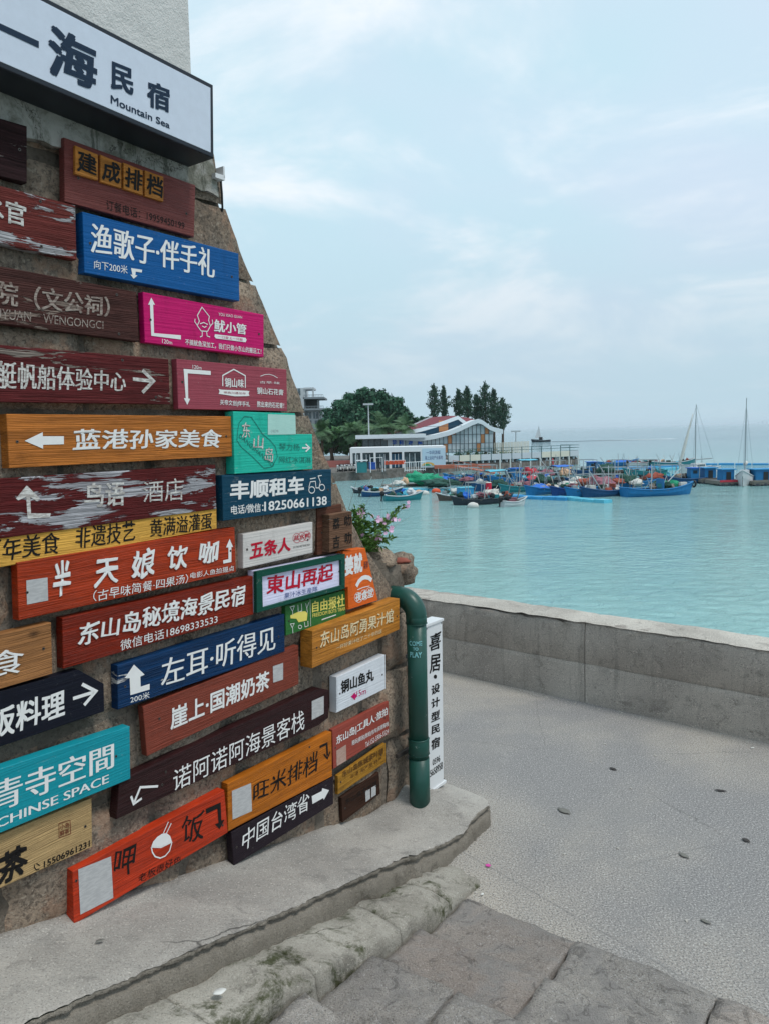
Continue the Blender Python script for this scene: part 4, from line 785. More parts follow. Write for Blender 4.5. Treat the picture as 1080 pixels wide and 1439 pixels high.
   ('line', [[(0.0328, 0.1283), (0.0483, 0.1051), (0.0614, 0.1276), (0.0328, 0.1283)], [(0.0483, 0.1051), (0.0494, 0.0814)], [(0.0856, 0.1278), (0.0863, 0.0939), (0.1108, 0.094), (0.1101, 0.1281)], [(0.1396, 0.124), (0.1458, 0.0988), (0.1621, 0.1247)], [(0.1458, 0.0988), (0.1497, 0.0774)], [(0.031, 0.0485), (0.0419, 0.0293), (0.0572, 0.0461), (0.031, 0.0485)], [(0.0443, 0.0288), (0.0452, 0.0016)], [(0.1069, 0.0182), (0.103, 0.0131), (0.0943, 0.0125), (0.0859, 0.0169), (0.0827, 0.0236), (0.0865, 0.0288), (0.0952, 0.0293), (0.1036, 0.025), (0.1069, 0.0182)], [(0.1253, 0.0381), (0.129, 0.0133), (0.1515, 0.0135), (0.1502, 0.0379)]], 0.003, 'white', 'glass_emblem', 0.0015),
   ('poly', [(0.0321, 0.0884), (0.0888, 0.0951), (0.1352, 0.0873), (0.1495, 0.0741), (0.1429, 0.0412), (0.0862, 0.0449), (0.0726, 0.0647), (0.0338, 0.0746)], 'yellow_print', 'hand_emblem', 0.0015)],
  []),
 ('wooden_sign', 'thick honey-coloured board with pale script, its right end against the green pipe', 'sign', (-0.7973, 1.1049, 0.085), [(0.0089, 0.177), (0.715, 0.1978), (0.7086, 0.0282), (0.0, 0.0)], 0.075, 'honey_wood',
  [('text', '东山岛阿勇果汁馆', [(0.0635, 0.1577), (0.6499, 0.1541), (0.6472, 0.0848), (0.06, 0.0861)], 'cream_paint', -0.004, 0.2, 0.7, 0.0015, 0.003, 'lettering'),
   ('text', '一杯好果汁吃了二十年的店', [(0.1747, 0.0651), (0.5477, 0.0682), (0.5468, 0.0455), (0.1738, 0.0441)], 'cream_paint', -0.004, 0, 0.4, 0.0015, 0, 'lettering')],
  []),
 ('painted_sign', 'small white metal-edged board with black characters and a pink left arrow', 'sign', (-0.5916, 0.817, 0.05), [(0.0084, 0.1795), (0.4151, 0.1924), (0.4109, 0.0045), (0.0, 0.0)], 0.045, 'white_gloss',
  [('text', '铜山鱼丸', [(0.0404, 0.1523), (0.3116, 0.1474), (0.3088, 0.0806), (0.0373, 0.0855)], 'black', 0.03, 0.2, 0.2, 0.0015, 0, 'lettering'),
   ('text', '15m', [(0.1625, 0.0635), (0.2402, 0.0598), (0.2388, 0.0277), (0.1612, 0.0337)], 'pink_paint', 0.005, 0, 0, 0.0015, 0, 'lettering'),
   ('poly', [(0.1141, 0.0497), (0.1507, 0.0613), (0.1502, 0.0502), (0.1596, 0.0493), (0.1587, 0.0307), (0.1494, 0.0317), (0.1489, 0.0205)], 'pink_paint', 'arrow', 0.0015)],
  []),
 ('wooden_sign', 'smooth reddish-brown board with bold white characters and a small white sticker', 'sign', (-1.701, 0.995, 0.04), [(0.0, 0.1958), (0.863, 0.2242), (0.8559, 0.04), (0.0053, 0.0)], 0.032, 'maroon_smooth2',
  [('text', '崖上·国潮奶茶', [(0.124, 0.1515), (0.668, 0.1607), (0.6633, 0.0752), (0.1184, 0.0642)], 'white', 0.028, 0, 0, 0.0015, 0, 'lettering'),
   ('poly', [(0.6901, 0.1696), (0.7561, 0.1687), (0.752, 0.0914), (0.6882, 0.0944)], 'sticker', 'sticker', 0.0015)],
  [(0.0703, 0.1272)]),
 ('wooden_sign', 'long very dark brown board with thin white characters and a bent left-down arrow', 'sign', (-1.8492, 0.7995, 0.05), [(0.0228, 0.1536), (1.1315, 0.1815), (1.2092, 0.1482), (1.1957, 0.0119), (1.1226, 0.0), (0.0, 0.0132)], 0.045, 'dark_brown_wood',
  [('line', [[(0.1873, 0.0659), (0.1082, 0.0934), (0.0777, 0.046)], [(0.0663, 0.0757), (0.0758, 0.0412), (0.1116, 0.0486)]], 0.009, 'white', 'arrow', 0.0015),
   ('text', '诺阿诺阿海景客栈', [(0.2619, 0.103), (1.0249, 0.1139), (1.0198, 0.0149), (0.2562, 0.0135)], 'white', 0.002, 0, 0, 0.0015, 0, 'lettering'),
   ('poly', [(1.0777, 0.1328), (1.1648, 0.1327), (1.1605, 0.0448), (1.0731, 0.041)], 'sticker', 'sticker', 0.0015)],
  [(0.2072, 0.0637), (0.2268, 0.1078)]),
 ('painted_sign', 'small brick-red board with three lines of white print, right of the orange-brown board', 'sign', (-0.6051, 0.5262, 0.03), [(0.0002, 0.203), (0.476, 0.2064), (0.4748, 0.023), (0.0, 0.0)], 0.022, 'brick_paint',
  [('text', '东山岛|工具人·旅拍', [(0.0276, 0.1606), (0.4617, 0.1807), (0.4597, 0.129), (0.0252, 0.1095)], 'white', 0.02, 0.2, 0, 0.0015, 0, 'lettering'),
   ('text', '陪玩|航拍|旅拍|包车|民宿客栈', [(0.1515, 0.0951), (0.467, 0.0964), (0.4658, 0.0665), (0.1502, 0.0651)], 'white', 0.012, 0, 0, 0.0015, 0, 'lettering'),
   ('text', 'Tel:152-5906-5524', [(0.2605, 0.0462), (0.4654, 0.0545), (0.4643, 0.0286), (0.2593, 0.0186)], 'white', 0.0, 0, 0, 0.0015, 0, 'lettering'),
   ('poly', [(0.0252, 0.0872), (0.1019, 0.0917), (0.1009, 0.007), (0.0242, 0.0057)], 'sticker_dim', 'sticker', 0.0015)],
  []),
 ('wooden_sign', 'orange-brown board with four black brush characters and a white sticker', 'sign', (-1.3178, 0.5039, 0.045), [(0.0083, 0.2285), (0.6897, 0.227), (0.6844, 0.0), (0.0, 0.0207)], 0.038, 'amber_deep',
  [('text', '旺米排档', [(0.154, 0.1672), (0.5803, 0.1698), (0.5752, 0.0676), (0.1495, 0.0873)], 'black', 0.0, 0.3, 0.8, 0.0015, 0, 'lettering'),
   ('poly', [(0.029, 0.1899), (0.1406, 0.1807), (0.1389, 0.0524), (0.0259, 0.0627)], 'sticker', 'sticker', 0.0015),
   ('line', [[(0.5966, 0.1819), (0.6496, 0.1811), (0.652, 0.1185)]], 0.012, 'black', 'arrow', 0.0015),
   ('line', [[(0.626, 0.1352), (0.6513, 0.1042), (0.6743, 0.1323)]], 0.008, 'black', 'arrow', 0.0015)],
  [(0.5255, 0.2072)]),
 ('painted_sign', 'low black-brown board with white handwriting and a white right arrow, under the orange-brown board', 'sign', (-1.2997, 0.3563, 0.042), [(0.0, 0.1552), (0.6783, 0.1402), (0.6716, 0.0), (0.0072, 0.0006)], 0.035, 'black_brown',
  [('text', '中国台湾省', [(0.0634, 0.133), (0.4946, 0.1353), (0.4904, 0.0513), (0.0583, 0.0441)], 'white', -0.002, 0.2, 0.8, 0.0015, 0, 'lettering'),
   ('poly', [(0.5136, 0.1064), (0.5866, 0.1018), (0.5915, 0.1151), (0.6411, 0.0848), (0.599, 0.0511), (0.5953, 0.0628), (0.5167, 0.0652)], 'white', 'arrow', 0.0015)],
  []),
 ('wooden_sign', 'narrow mustard plank with tiny brown print, just below the small brick-red board', 'sign', (-0.5745, 0.3789, 0.028), [(0.0045, 0.0959), (0.4112, 0.1261), (0.4102, 0.017), (0.0, 0.0)], 0.02, 'mustard_worn',
  [('text', '东山岛陈城茶叶铺', [(0.0368, 0.1098), (0.3877, 0.1127), (0.3862, 0.0769), (0.0353, 0.0764)], 'brown_print', 0.01, 0.2, 0.3, 0.0015, 0, 'lettering'),
   ('text', '非遗 海产品 特产', [(0.1006, 0.0624), (0.3727, 0.0657), (0.3718, 0.0419), (0.0997, 0.0435)], 'brown_print', 0, 0, 0, 0.0015, 0, 'lettering')],
  []),
 ('wooden_sign', 'lowest dark brown plank on the wall, carrying two small white stickers', 'sign', (-0.5485, 0.2179, 0.028), [(0.0, 0.133), (0.3214, 0.1457), (0.3254, 0.0209), (0.0047, 0.0)], 0.02, 'brown_weathered2',
  [('poly', [(0.1951, 0.09), (0.2355, 0.0876), (0.2363, 0.0319), (0.1969, 0.0293)], 'sticker', 'sticker', 0.0015),
   ('poly', [(0.2481, 0.0884), (0.2887, 0.087), (0.2865, 0.0328), (0.2458, 0.0336)], 'sticker', 'sticker', 0.0015),
   ('text', '东山岛文创馆', [(0.0289, 0.1118), (0.2969, 0.113), (0.2957, 0.0854), (0.0275, 0.0819)], 'black', 0.0, 0, 0.3, 0.0015, 0, 'lettering')],
  []),
 ('painted_sign', 'black board with a cut pointed right end and a white right arrow', 'sign', (-2.4773, 1.2259, 0.045), [(0.0143, 0.1821), (0.5201, 0.1783), (0.6154, 0.1013), (0.6113, 0.0), (0.0, 0.0043)], 0.038, 'black_paint',
  [('text', '日式饭料理', [(0.046, 0.1347), (0.4656, 0.1265), (0.4589, 0.033), (0.038, 0.0339)], 'white', 0.028, 0, 0.3, 0.0015, 0, 'lettering'),
   ('line', [[(0.4926, 0.0837), (0.5742, 0.0833)], [(0.5299, 0.1244), (0.5813, 0.0838), (0.5327, 0.048)]], 0.012, 'white', 'arrow', 0.0015)],
  []),
 ('painted_sign', 'large turquoise-blue board with thin white characters above widely spaced capitals', 'sign', (-2.5052, 0.9463, 0.06), [(0.017, 0.2265), (0.7291, 0.1973), (0.7185, 0.0), (0.0, 0.0143)], 0.045, 'turquoise_paint',
  [('text', '青寺空間', [(0.2139, 0.1832), (0.6588, 0.1621), (0.6525, 0.0707), (0.206, 0.0809)], 'white', -0.006, 0.8, 0, 0.0015, 0, 'lettering'),
   ('text', 'CHINSE SPACE', [(0.2224, 0.0596), (0.6299, 0.0527), (0.6278, 0.0227), (0.2201, 0.0298)], 'white', 0.0, 0.8, 0, 0.0015, 0, 'lettering')],
  [(0.6639, 0.1068)]),
 ('wooden_sign', 'pale plywood board with a big black brush character, below the turquoise board', 'sign', (-2.5098, 0.7458, 0.035), [(0.014, 0.2018), (0.5777, 0.1787), (0.5671, 0.0), (0.0, 0.0269)], 0.025, 'ply_wood',
  [('text', '茶', [(0.2343, 0.1295), (0.3336, 0.1217), (0.3253, 0.0109), (0.227, 0.0338)], 'black', 0.035, 0.2, 0.9, 0.0015, 0, 'lettering'),
   ('text', '15506961231', [(0.3857, 0.0352), (0.5588, 0.0312), (0.5571, 0.0079), (0.384, 0.0131)], 'black', 0.02, 0, 0, 0.0015, 0, 'lettering'),
   ('line', [[(0.448, 0.1411), (0.4895, 0.1367), (0.4886, 0.0864), (0.4452, 0.0914), (0.448, 0.1411)]], 0.002, 'seal_red', 'seal', 0.0015),
   ('text', '小岛', [(0.4516, 0.1362), (0.4859, 0.1313), (0.4845, 0.1124), (0.4503, 0.1175)], 'seal_red', 0.01, 0, 0, 0.0015, 0, 'lettering'),
   ('text', '鲜茶', [(0.45, 0.1137), (0.4843, 0.1086), (0.483, 0.091), (0.4486, 0.095)], 'seal_red', 0.01, 0, 0, 0.0015, 0, 'lettering'),
   ('line', [[(0.3534, 0.0395), (0.3515, 0.0304), (0.3581, 0.0183), (0.368, 0.0159)], [(0.3598, 0.0402), (0.3714, 0.0269)]], 0.003, 'black', 'phone_emblem', 0.0015)],
  []),
 ('wooden_sign', 'vermilion board nearest the ledge with a white rice bowl and black brush characters', 'sign', (-2.0405, 0.51, 0.05), [(0.0084, 0.1932), (0.7085, 0.2061), (0.7162, 0.0152), (0.0, 0.0)], 0.045, 'vermilion_wood',
  [('poly', [(0.0289, 0.1909), (0.1595, 0.1766), (0.1579, 0.0166), (0.0256, 0.0243)], 'sticker', 'sticker', 0.0015),
   ('text', '呷', [(0.1727, 0.1881), (0.2634, 0.173), (0.2566, 0.072), (0.1661, 0.0924)], 'black', 0.0, 0.3, 0.9, 0.0015, 0, 'lettering'),
   ('text', '饭', [(0.4825, 0.1838), (0.5938, 0.1688), (0.5867, 0.0525), (0.4755, 0.0738)], 'black', 0.0, 0.3, 0.9, 0.0015, 0, 'lettering'),
   ('poly', [(0.6032, 0.1679), (0.6835, 0.1633), (0.6826, 0.0839), (0.6997, 0.0795), (0.6708, 0.0499), (0.6475, 0.0819), (0.6667, 0.0793), (0.6643, 0.1433), (0.6041, 0.146)], 'black', 'arrow', 0.0015),
   ('text', '老板很好色', [(0.2694, 0.0501), (0.4688, 0.0351), (0.4669, 0.0047), (0.2672, 0.0171)], 'black', -0.01, 0, 0.8, 0.0015, 0, 'lettering'),
   ('poly', [(0.3328, 0.132), (0.342, 0.1478), (0.3625, 0.1585), (0.386, 0.1607), (0.4057, 0.1532), (0.4216, 0.1343), (0.4284, 0.1076), (0.376, 0.1102)], 'white', 'rice_emblem', 0.0015),
   ('line', [[(0.3327, 0.1306), (0.336, 0.1074), (0.3477, 0.0845), (0.3699, 0.068), (0.3933, 0.0655), (0.4144, 0.0759), (0.4284, 0.1062)], [(0.3327, 0.1306), (0.3759, 0.1088), (0.4284, 0.1062)]], 0.005, 'white', 'bowl_emblem', 0.0015),
   ('line', [[(0.391, 0.1599), (0.4169, 0.1949)], [(0.404, 0.1525), (0.4299, 0.1833)]], 0.004, 'white', 'chopstick_emblem', 0.0015)],
  [(0.0192, 0.1536), (0.689, 0.0591)]),
 ('light_box', 'big white light box in a dark frame at the top of the wall', 'light box', (-2.4669, 3.2408, 0.17), [(0.0217, 0.324), (1.1375, 0.2666), (1.1248, 0.0), (0.0, 0.0601)], 0.165, 'frame_navy',
  [('poly', [(0.2331, 0.1712), (0.4408, 0.1613), (0.4393, 0.1414), (0.2318, 0.1537)], 'navy_print', 'lettering', 0.0028),
   ('text', '海', [(0.4756, 0.2298), (0.6437, 0.2215), (0.6336, 0.078), (0.4643, 0.0751)], 'navy_print', 0.035, 0.3, 0, 0.0028, 0, 'lettering'),
   ('text', '民', [(0.6918, 0.1948), (0.7797, 0.1963), (0.7738, 0.1097), (0.6856, 0.106)], 'navy_print', 0.035, 0.3, 0, 0.0028, 0, 'lettering'),
   ('text', '宿', [(0.8334, 0.1846), (0.9297, 0.1883), (0.924, 0.1001), (0.8274, 0.0942)], 'navy_print', 0.035, 0.3, 0, 0.0028, 0, 'lettering'),
   ('text', 'Mountain Sea', [(0.6842, 0.0855), (0.922, 0.0682), (0.9206, 0.0461), (0.6823, 0.0581)], 'navy_print', 0.02, 0, 0, 0.0028, 0, 'lettering')],
  []),
 ('upright_sign', 'tall narrow white metal sign box with vertical black characters, right of the green pipe', 'sign', (0.1081, 0.1335, 0.12), [(0.0166, 0.9667), (0.1826, 0.9719), (0.1694, 0.0), (0.0, 0.0074)], 0.07, 'white_metal',
  [('text', '喜', [(0.0406, 0.9161), (0.1616, 0.9176), (0.1585, 0.8172), (0.0376, 0.822)], 'black', 0.02, 0.2, 0.6, 0.0015, 0, 'lettering'),
   ('text', '居', [(0.0405, 0.7965), (0.1538, 0.7888), (0.1508, 0.6881), (0.0372, 0.6937)], 'black', 0.02, 0.2, 0.6, 0.0015, 0, 'lettering'),
   ('poly', [(0.1121, 0.6563), (0.1086, 0.6501), (0.0997, 0.6481), (0.089, 0.6511), (0.0805, 0.6579), (0.0775, 0.6659), (0.081, 0.6721), (0.0897, 0.6741), (0.1004, 0.6712), (0.109, 0.6644)], 'black', 'dot', 0.0015),
   ('text', '设', [(0.0497, 0.6193), (0.1408, 0.6144), (0.1391, 0.5596), (0.048, 0.5654)], 'black', 0.03, 0.2, 0.3, 0.0015, 0, 'lettering'),
   ('text', '计', [(0.0472, 0.5405), (0.1384, 0.5343), (0.1366, 0.4751), (0.0454, 0.4865)], 'black', 0.03, 0.2, 0.3, 0.0015, 0, 'lettering'),
   ('text', '型', [(0.0446, 0.4615), (0.1359, 0.4539), (0.1342, 0.3988), (0.0428, 0.4031)], 'black', 0.03, 0.2, 0.3, 0.0015, 0, 'lettering'),
   ('text', '民', [(0.0421, 0.3822), (0.1335, 0.3733), (0.1319, 0.3223), (0.0405, 0.3321)], 'black', 0.03, 0.2, 0.3, 0.0015, 0, 'lettering'),
   ('text', '宿', [(0.0395, 0.3028), (0.1311, 0.2967), (0.1292, 0.2328), (0.0375, 0.2399)], 'black', 0.03, 0.2, 0.3, 0.0015, 0, 'lettering'),
   ('text', '0596', [(0.0507, 0.1797), (0.1315, 0.1801), (0.1303, 0.1415), (0.0497, 0.1459)], 'black', 0.01, 0, 0, 0.0015, 0, 'lettering'),
   ('text', '5658958', [(0.0226, 0.1263), (0.1575, 0.1314), (0.1561, 0.0861), (0.0213, 0.0863)], 'black', 0.01, 0, 0, 0.0015, 0, 'lettering')],
  []),
]

def sign_root(name, label, cat, o, group=None):
    return empty(name, tuple(W(o[0], o[1], o[2])), WROT, label, cat, group)
def sign_items(items, root):
    for it in items:
        k = it[0]
        if k == 'text': lettering(it[1], it[2], it[3], root, it[4], it[5], it[6], it[7], it[8], it[9])
        elif k == 'poly': flat_poly(it[1], it[2], root, it[3], it[4])
        elif k == 'line': strokes(it[1], it[2], it[3], root, it[4], it[5])
        elif k == 'slab': slab(it[1], it[3], it[2], root, it[4], it[3], .0012)
        elif k == 'frame':
            ou, inn = it[1], it[2]
            for i in range(4):
                j = (i + 1) % 4; a, b, c, d = ou[i], ou[j], inn[j], inn[i]; cx = [a, b, c, d]
                slab([tuple(Vector(p)) for p in cx], it[4] + .006, it[3], root, 'frame_bar', it[4], .0012)
def screws(pts, root):
    for p in pts:
        if p is None: continue
        mb = MB(); mb.tube([(p[0], .002, p[1]), (p[0], -.0018, p[1])], .0048, 10); s = mb.build('screw', 'screw_steel', root)
        mb = MB(); mb.tube([(p[0], -.0015, p[1]), (p[0], -.0021, p[1])], .0026, 8); mb.build('slot', 'hole_dark', s)
for name, label, cat, o, pts, th, mat, items, holes in SIGNS:
    root = sign_root(name, label, cat, o)
    if name == 'light_box':
        slab(pts, th, 'frame_navy', root, 'housing', 0, .003); fr = .016
        q = [Vector(p) for p in pts]; c = sum(q, Vector((0, 0))) / 4
        inn = [(q[0].x + fr, q[0].y - fr), (q[1].x - fr, q[1].y - fr), (q[2].x - fr, q[2].y + fr), (q[3].x + fr, q[3].y + fr)]
        slab(inn, .006, 'sign_face', root, 'face_panel', .0015, .0008)
        sign_items(items, root); continue
    if name == 'upright_sign':
        slab(pts, th, 'white_metal', root, 'housing', 0, .002)
        L = min(p[0] for p in pts); R_ = max(p[0] for p in pts); T_ = max(p[1] for p in pts)
        mb = MB(); mb.box(((L + R_) / 2, th / 2, T_ + .006), (R_ - L + .012, th + .014, .014)); mb.build('top_cap', 'white_metal', root)
        mb = MB(); mb.box(((L + R_) / 2, th / 2, -.002), (R_ - L + .012, th + .014, .014)); mb.build('bottom_cap', 'white_metal', root)
        mb = MB(); mb.box((L - .001, th / 2, T_ / 2), (.004, th - .01, T_ - .03)); mb.build('side_panel', 'grey_metal', root)
        for x, z in ((L + .015, T_ - .012), (R_ - .012, T_ - .012), (L + .015, .02), (R_ - .012, .02)):
            mb = MB(); mb.tube([(x, .002, z), (x, -.003, z)], .0035, 8); mb.build('rivet', 'screw_steel', root)
        mb = MB(); mb.tube([((L + R_) / 2, th / 2, .0), ((L + R_) / 2, th / 2, -.10)], .008, 8); mb.build('post', 'screw_steel', root)
        for z in (T_ * .25, T_ * .85):
            mb = MB(); mb.box((L - .06, th * .7, z), (.12, .012, .02)); mb.build('bracket', 'grey_metal', root)
        sign_items(items, root); continue
    inner = mat
    slab(pts, th, mat, root, 'board')
    sign_items(items, root)
    H = list(holes)
    if not H and len(pts) == 4 and cat == 'sign':
        w = pts[1][0] - pts[0][0]; r = random.Random(label)
        H = [(pts[1][0] - .025 - r.random() * .02, (pts[1][1] + pts[2][1]) / 2 + r.uniform(-.01, .01))]
        if o[0] > -2.2: H.append((pts[0][0] + .018 + r.random() * .01, (pts[0][1] + pts[3][1]) / 2 + r.uniform(-.01, .01)))
    screws(H, root)

# ---- green drain pipe with elbow
AX = W(.0, 0, .135); R0 = .0545
pp = empty('drain_pipe', (AX.x, AX.y, .07), 0, 'dark green plastic drain pipe with an elbow, standing at the end of the wall', 'pipe')
mb = MB(); mb.tube([(0, 0, -.03), (0, 0, .32)], R0 + .003, 28); mb.build('lower_pipe', 'pipe_green', pp, True)
mb = MB(); mb.tube([(0, 0, .32), (0, 0, 1.13)], R0, 28); mb.build('upper_pipe', 'pipe_green', pp, True)
for z0, z1, r in ((.345, .43, .0585), (1.085, 1.125, .0575)):
    mb = MB(); mb.tube([(0, 0, z0), (0, 0, z0 + .003), (0, 0, z1 - .003), (0, 0, z1)], [r - .002, r, r, r - .002], 28); mb.build('coupling', 'pipe_green', pp, True)
for z0 in (.345, .43, 1.085):
    mb = MB(); mb.tube([(0, 0, z0 - .004), (0, 0, z0), (0, 0, z0 + .004)], [R0, R0 + .0065, R0], 28); mb.build('rim', 'pipe_green', pp, True)
el = []; rb = .10
for i in range(13):
    a = math.pi / 2 * i / 12; q = -N * (rb * (1 - math.cos(a))); el.append(tuple(q + Vector((0, 0, 1.12 + rb * math.sin(a)))))
q = Vector(el[-1]); el.append(tuple(q - N * .14)); mb = MB(); mb.tube([(0, 0, 1.09)] + el, [R0 + .003] * 14 + [R0 + .003], 28); mb.build('elbow', 'pipe_green', pp, True)
mb = MB(); mb.box((0, 0, 0), (.02, .17, .022), WROT + math.pi / 2); mb.build('wall_clamp', 'screw_steel', pp, loc=tuple(-N * .09 + Vector((0, 0, .335))))
def pipe_text(s, zc, h, w_ang, bold):
    V, Fc = weight_mesh(s, bold, 0); xs_ = [v[0] for v in V]; ys_ = [v[1] for v in V]; x0, x1, y0, y1 = min(xs_), max(xs_), min(ys_), max(ys_); c0 = math.atan2(-AX.y, -AX.x) + rad(-8)
    mb = MB(); mb.v = [((R0 + .0012) * math.cos(c0 + ((x - x0) / (x1 - x0) - .5) * w_ang), (R0 + .0012) * math.sin(c0 + ((x - x0) / (x1 - x0) - .5) * w_ang), zc + h * ((y - y0) / (y1 - y0) - .5)) for x, y, _ in V]; mb.f = list(Fc)
    mb.build('lettering', 'cyan_print', pp, recalc=False)
pipe_text('COME', .985, .026, 1.35, .035); pipe_text('TO', .955, .018, .55, .035); pipe_text('PLAY', .922, .030, 1.25, .035)

# ---- bracket and cable beside the light box
br = empty('cable_bracket', tuple(W(-1.20, 3.235, .02)), WROT, 'small white bracket at the corner under the light box', 'bracket')
mb = MB(); mb.box((0, 0, 0), (.05, .05, .018)); mb.build('plate', 'white_metal', br); mb = MB(); mb.box((.022, 0, .022), (.008, .05, .045)); mb.build('flange', 'white_metal', br)
mb = MB(); mb.tube([W(-1.175, 3.235, .02), W(-1.172, 3.18, .02), W(-1.168, 3.12, .015), W(-1.165, 3.07, -.03), W(-1.16, 3.03, -.10)], .0045, 8); tag(mb.build('cable', 'cable_black', None, True), 'short black cable hanging from the bracket by the light box', 'cable')
# paint runs and flakes of white lime under the small white board
for (u, z, h_) in ((-.36, 1.055, .05), (-.33, 1.06, .035), (-.27, 1.07, .04), (-.17, 1.10, .055), (-.50, .50, .03)):
    pass

# ================================================================== PLANTS, LITTER
def leafmat(name, a, b, rough=.55, sc_=1.0):
    m = Mat(name, rough, spec=.3); g = m.t.nodes.new('ShaderNodeNewGeometry'); c = m.mix(g.outputs['Random Per Island'], a, b)
    m.color(m.mix(m.noise(m.co, .35 * sc_, 3, .5, lo=.35, hi=.65), c, sc(b, 1.1))); MATS[name] = m.m; return m
leafmat('leaf_banyan', (.010, .050, .030), (.026, .100, .050)); leafmat('leaf_light', (.04, .115, .045), (.075, .175, .065)); leafmat('leaf_conifer', (.020, .055, .040), (.045, .100, .060)); leafmat('leaf_palm', (.045, .11, .05), (.09, .17, .075))
leafmat('leaf_shrub', (.04, .12, .02), (.12, .24, .05)); leafmat('petal_pink', (.60, .30, .50), (.78, .52, .70))
plain('bark', '#5b4a3c', .8, .9, .3, 3); plain('stem_green', '#6f7d45', .8, .7); plain('twig', '#7a6a55', .8, .8)
ORD = ['leftmost', 'second', 'third', 'fourth', 'fifth', 'sixth', 'seventh', 'eighth', 'ninth', 'tenth', 'eleventh', 'twelfth', 'thirteenth', 'fourteenth']
def nth(i, what, where): return ORD[i] + ' ' + what + (' ' if i == 0 else ' from the left ') + where
rs = random.Random(21)
def leaf(mb, p, d, L, w, up=Vector((0, 0, 1))):
    d = d.normalized(); s = d.cross(up)
    if s.length < .1: s = Vector((1, 0, 0))
    s.normalize(); n = s.cross(d) * (.12 * L)
    i = len(mb.v); mb.v += [tuple(p), tuple(p + d * L * .45 + s * w / 2 + n), tuple(p + d * L - n), tuple(p + d * L * .45 - s * w / 2 + n)]; mb.f.append((i, i + 1, i + 2)); mb.f.append((i, i + 2, i + 3))
sh = empty('flowering_shrub', tuple(W(-.16, 1.47, -.22)), 0, 'small shrub with narrow green leaves and pink flowers growing from the top of the wall', 'shrub')
stems = MB(); lf = MB(); heads = []
for k in range(56):
    base = Vector((rs.uniform(-.07, .09), rs.uniform(-.08, .08), 0)); t = Vector((rs.uniform(-.16, .26), rs.uniform(-.12, .12), rs.uniform(.10, .33))); pts = []
    for i in range(6):
        a = i / 5; pts.append(base + t * a + Vector((.03 * math.sin(a * 2 + k), .02 * math.sin(a * 3 + k), .04 * math.sin(a * math.pi))))
    stems.tube(pts, [.0028 * (1 - .6 * i / 5) for i in range(6)], 5)
    for i in range(1, 6):
        for q in range(8):
            p = pts[i - 1].lerp(pts[i], rs.random()); d = Vector((rs.uniform(-1, 1), rs.uniform(-1, 1), rs.uniform(-.3, .9))); leaf(lf, p, d, rs.uniform(.03, .06), rs.uniform(.008, .015))
    heads.append(pts[-1])
stems.build('stem', 'stem_green', sh); lf.build('foliage', 'leaf_shrub', sh, recalc=False)
fl = None
for k, hp in enumerate(heads):
    if k % 2: continue
    mb = MB()
    for _ in range(5):
        c = Vector((rs.uniform(-.02, .02), rs.uniform(-.02, .02), rs.uniform(-.014, .018))); ax = Vector((rs.uniform(-.6, .6), -1, rs.uniform(-.1, .8))).normalized(); a = ax.orthogonal().normalized(); b_ = ax.cross(a)
        for j in range(5):
            q = 2 * math.pi * j / 5; d = a * math.cos(q) + b_ * math.sin(q); e = ax.cross(d); mb.quad(c, c + d * .007 + e * .005, c + d * .012 + ax * .002, c + d * .007 - e * .005)
    mb.build('flower', 'petal_pink', sh, loc=tuple(hp), recalc=False)
tw = MB()
for a_, b_ in (((-.05, 0, .1), (.09, 0, .52)), ((-.02, 0, .1), (.16, .02, .40)), ((-.1, 0, .1), (-.07, 0, .47)), ((.02, 0, .15), (.36, .0, .26))):
    a_ = Vector(a_); b_ = Vector(b_); tw.tube([a_, a_.lerp(b_, .5) + Vector((.012, 0, .02 if b_.x < .3 else -.03)), b_], [.0016, .0013, .0006], 4)
tw.build('dry_twig', 'twig', sh)
lf2 = MB()
for k in range(26):
    p = Vector((-.17 + rs.uniform(-.05, .07), rs.uniform(-.03, .03), .36 + rs.uniform(-.09, .08))); leaf(lf2, p, Vector((rs.uniform(-1, 1), rs.uniform(-1, .3), rs.uniform(-.3, .8))), .028, .017)
lf2.build('sprig', 'leaf_shrub', sh, recalc=False)
# litter on the pavement
plain('dead_leaf', '#3c3836', 1.0, .7, .3, 40); plain('grey_leaf', '#77756f', .9, .7, .2, 40); plain('paper_white', '#e4e4e0', .9, .6, .05)
def litter(name, xy, L, w, ang, mat, label, cat, z=.004):
    mb = MB(); n = 6; P = []
    for i in range(n + 1):
        a = i / n; hw = w / 2 * math.sin(math.pi * min(1, max(0, a * .92 + .04))); zc = .0022 * math.sin(a * 3.1) + .001 * math.sin(a * 9)
        P.append([((a - .5) * L, -hw, zc + .001), ((a - .5) * L, 0, zc), ((a - .5) * L, hw, zc + .0015)])
    mb.grid(P); o = mb.build(name, mat, None, True, (xy[0], xy[1], z), recalc=False); o.rotation_euler = (0, 0, ang); md = o.modifiers.new('thickness', 'SOLIDIFY'); md.thickness = .0006; return tag(o, label, cat)
litter('fallen_leaf', (1.43, 4.75), .055, .028, -.9, 'dead_leaf', 'dark fallen leaf on the pavement, nearest to the parapet', 'leaf')
litter('fallen_leaf', (1.98, 4.42), .07, .022, -.3, 'dead_leaf', 'long thin dark fallen leaf on the pavement near the right edge', 'leaf')
litter('fallen_leaf', (1.87, 3.86), .045, .03, -1.0, 'dead_leaf', 'small dark fallen leaf on the pavement below the long thin leaf', 'leaf')
litter('fallen_leaf', (0.99, 4.22), .09, .05, -.9, 'grey_leaf', 'large faded grey leaf pressed on the pavement left of the other leaves', 'leaf')
